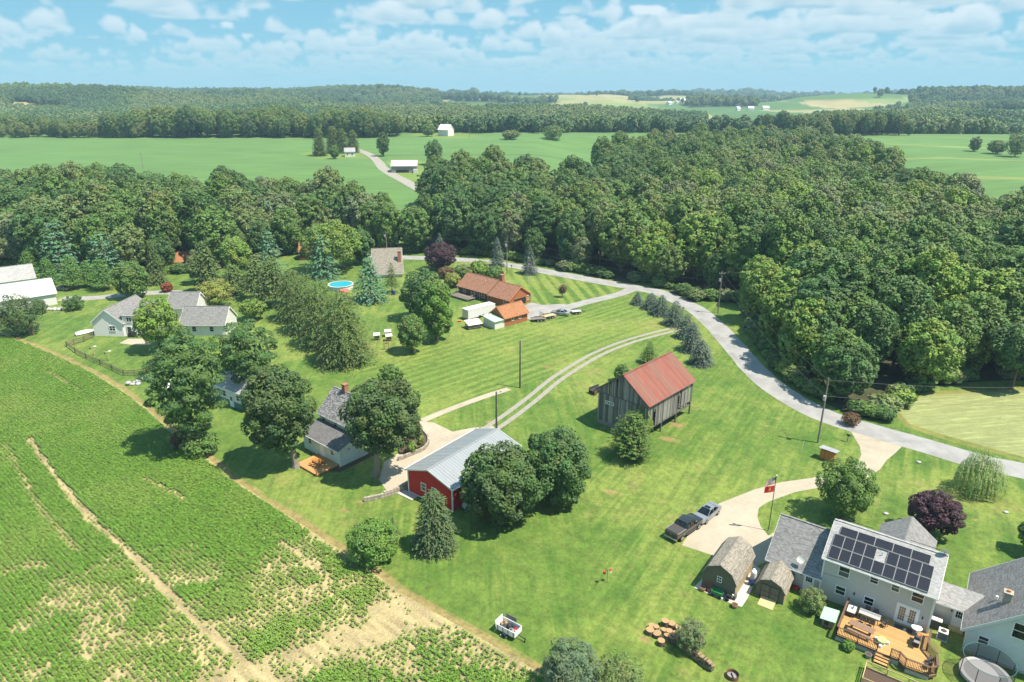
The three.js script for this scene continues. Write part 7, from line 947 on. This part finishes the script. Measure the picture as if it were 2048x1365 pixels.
// ---------------------------------------------------------------- pool, swing set, roofed stands
{
  const [x, z] = [-48.98, -189.04], t = thing('swimming_pool', 'round above ground pool with bright blue water', 'pool', x, 0, z, 0), R = 3.4; add(t, 'pool_wall', new THREE.CylinderGeometry(R, R, 1.25, 40, 1, true), M.offWhite, 0, 0.63, 0); add(t, 'rim', new THREE.RingGeometry(R - 0.12, R + 0.2, 40).rotateX(-RY), M.white, 0, 1.27, 0); const wm = new THREE.MeshPhysicalMaterial({ roughness: 0.08, specularIntensity: 0.8 }); wm.color.setRGB(0.03, 0.36, 0.48); const wa = add(t, 'water', new THREE.CircleGeometry(R - 0.1, 40).rotateX(-RY), wm, 0, 1.15, 0);
  const [px, pz] = [-44.92, -176.4], p = thing('play_tower', 'play tower with pink roof and white ladder near the pool', 'playset', px, 0, pz, 0.2); for (const a of [-0.8, 0.8]) for (const b of [-0.8, 0.8]) box(p, 'post', M.greyWood, 0.12, 2.4, 0.12, a, 1.2, b); box(p, 'platform', M.greyWood, 1.8, 0.08, 1.8, 0, 1.3, 0); const pink = std([0.55, 0.13, 0.12]); for (const s of [-1, 1]) add(p, 'roof', boxG(2.2, 0.05, 1.35), pink, 0, 2.85, s * 0.5, s * 0.72, 0, 0); for (const s of [-1, 1]) bar(p, 'ladder_side', M.white, [s * 0.3, 0, 1.4], [s * 0.3, 1.35, 0.9], 0.06); for (let i = 1; i < 5; i++) bar(p, 'ladder_rung', M.white, [-0.3, i * 0.28, 1.4 - i * 0.1], [0.3, i * 0.28, 1.4 - i * 0.1], 0.04);
  for (const [lab, qx, qz] of [['white roofed stand nearest the hemlocks', -30.52, -145.27], ['white roofed stand at the back of the three', -28.44, -147.65], ['white roofed stand at the front of the three', -27.69, -144.6]]) { const q = thing('roofed_stand', lab, 'stand', qx, 0, qz, 0.2, 'little roofed stands on the lawn'); for (const a of [-0.5, 0.5]) for (const b of [-0.5, 0.5]) box(q, 'leg', M.dark, 0.08, 1.3, 0.08, a, 0.65, b); box(q, 'roof', M.white, 1.5, 0.06, 1.4, 0, 1.36, 0, 0.12, 0, 0); box(q, 'shelf', M.picnicWood, 1.0, 0.3, 1.0, 0, 0.55, 0); }
  const [bx, bz] = [-27.26, -138.83], b = thing('swing_frame', 'small wooden frame before the roofed stands', 'frame', bx, 0, bz, 0.1); for (const a of [-0.5, 0.5]) box(b, 'post', M.picnicWood, 0.1, 1.9, 0.1, a, 0.95, 0); box(b, 'cross_beam', M.picnicWood, 1.4, 0.1, 0.1, 0, 1.95, 0); box(b, 'hanging_board', M.picnicWood, 0.7, 0.25, 0.05, 0, 1.5, 0);
  const [kx, kz] = [-32.7, -182.27], k = thing('blue_bin', 'blue bin beside the thin pale pine', 'bin', kx, 0, kz, 0); cyl(k, 'bin_body', M.blue, 0.42, 0.34, 1.0, 0, 0.5, 0, 0, 0, 0, 14); cyl(k, 'lid', M.blue, 0.46, 0.46, 0.08, 0, 1.04, 0, 0, 0, 0, 14);
  const [wx, wz] = [15.61, -116.05], w = thing('old_cart', 'old dark farm cart behind the weathered barn', 'cart', wx, 0, wz, 0.7); box(w, 'bed', M.dark, 2.6, 0.12, 1.3, 0, 0.75, 0); for (const s of [-1, 1]) { box(w, 'side_board', M.dark, 2.6, 0.4, 0.06, 0, 1.0, s * 0.62); for (const a of [-0.8, 0.8]) cyl(w, 'wheel', M.rust, 0.42, 0.42, 0.1, a, 0.42, s * 0.7, RY, 0, 0, 14); } bar(w, 'drawbar', M.greyWood, [1.3, 0.7, 0], [2.6, 0.3, 0], 0.1);
}
// ---------------------------------------------------------------- split rail fence, patio, feeders by the cottage
{
  const t = thing('split_rail_fence', 'brown split rail fence round the cottage garden', 'fence', 0, 0, 0), pts = [[-95.51, -146.62], [-95.97, -143.94], [-97.04, -141.98], [-98.11, -141.02], [-93.81, -136.99], [-89.36, -133.44], [-84.5, -130.06], [-80.4, -127.08], [-76.56, -124.22], [-74.29, -124.22], [-72.64, -125.25], [-71.43, -126.81]];
  const r = rng(4); for (let i = 0; i < pts.length; i++) { const [x, z] = pts[i]; box(t, 'post', M.railGrey ??= wood('brown fence wood', [0.15, 0.11, 0.08], 0.6), 0.16, 1.3, 0.16, x, 0.65, z, 0, r(), 0); if (i) for (const y of [0.4, 0.75, 1.08]) bar(t, 'rail', M.railGrey, [pts[i - 1][0], y + (r() - 0.5) * 0.05, pts[i - 1][1]], [x, y + (r() - 0.5) * 0.05, z], 0.07, 0.12); }
  structure(new THREE.Mesh(slabG([[-87.59, -142.96], [-87.28, -145.94], [-83.31, -145.94], [-80.2, -141.98], [-84.41, -141.98]], 0.02), M.concrete), 'patio');
  for (const [lab, x, z] of [['wooden feeder post nearest the cottage', -88.59, -135.2], ['wooden feeder post with white tray by the fence', -83.9, -132.3]]) { const q = thing('feeder_post', lab, 'bird feeder', x, 0, z, 0.3, 'feeder posts in the cottage garden'); box(q, 'post', M.paleWood, 0.1, 2.0, 0.1, 0, 1.0, 0); box(q, 'arm', M.paleWood, 1.3, 0.08, 0.1, 0, 2.0, 0); box(q, 'hanging_feeder', M.dark, 0.25, 0.3, 0.25, -0.55, 1.75, 0); box(q, 'tray', M.white, 0.5, 0.06, 0.4, 0.4, 2.1, 0); }
  const [gx, gz] = [-86.98, -147.31], g = thing('covered_grill', 'black covered grill against the cottage wall', 'grill', gx, 0, gz, 0.1); add(g, 'cover', prismG([[-0.7, 0], [-0.7, 0.8], [-0.4, 1.15], [0.4, 1.15], [0.7, 0.8], [0.7, 0]], 0.7, 0.04), M.black, 0, 0.04, -0.35); box(g, 'hem', M.dark, 1.5, 0.05, 0.85, 0, 0.04, 0);
  const [sx, sz] = [-110.55, -148.35], s = thing('wooden_sculpture', 'upright brown driftwood sculpture by the big evergreen', 'sculpture', sx, 0, sz, 0); for (const [a, b] of [[-0.4, 0.1], [0.1, -0.2], [0.45, 0.15]]) bar(s, 'limb', M.picnicWood, [a, 0, b], [a * 0.5 + 0.1, 2.4, b * 0.3], 0.18); bar(s, 'cross_limb', M.picnicWood, [-0.4, 1.6, 0], [0.5, 1.9, 0], 0.14);
  for (const [lab, x, z, m] of [['pale stone heap outside the fence corner', -72.61, -120.26, M.midGrey], ['grey folded tarp outside the fence', -71.3, -122.21, M.grey]]) { const q = thing('stone_heap', lab, 'heap', x, 0, z, 0.3), rr = rng(x * 7 | 0); for (let i = 0; i < 7; i++) add(q, 'stone', new THREE.IcosahedronGeometry(0.35 + 0.25 * rr(), 1).scale(1.2, 0.6, 1), m, (rr() - 0.5) * 2, 0.15 + (i > 4 ? 0.3 : 0), (rr() - 0.5) * 1.4, 0, rr() * 6, 0); }
  { const q = thing('stone_edging', 'row of pale stones edging the bed by the white barn', 'stones', 0, 0, 0), e = [[-119.7, -168.21], [-117.75, -167.77], [-116.22, -168.21]], rr = rng(2); for (let i = 0; i < 14; i++) { const f = i / 14, x = mixN(e[0][0], e[2][0], f), z = mixN(e[0][1], e[2][1], f); add(q, 'stone', new THREE.IcosahedronGeometry(0.4 + 0.2 * rr(), 1).scale(1.2, 0.7, 1), M.midGrey, x, 0.2, z + (rr() - 0.5), 0, rr() * 6, 0); } }
}
{ // table on the farmhouse deck
  const [x, z] = inFrame(-30.47, -97.49, -0.7, 6.5, 5.3), p = thing('picnic_table', 'wooden picnic table on the farmhouse deck', 'picnic table', x, 0.32, z, -0.5); for (let i = 0; i < 5; i++) box(p, 'top_plank', M.orangeWood, 1.9, 0.05, 0.15, 0, 0.74, -0.32 + i * 0.16); for (const s of [-1, 1]) box(p, 'bench_plank', M.orangeWood, 1.9, 0.05, 0.28, 0, 0.44, s * 0.72); for (const a of [-0.7, 0.7]) { for (const s of [-1, 1]) bar(p, 'leg', M.railWood, [a, 0, s * 0.6], [a, 0.72, s * 0.22], 0.05, 0.1); bar(p, 'bench_bearer', M.railWood, [a + 0.04, 0.39, -0.8], [a + 0.04, 0.39, 0.8], 0.05, 0.1); }
}
console.log('built', used);
renderer.render(scene, camera);
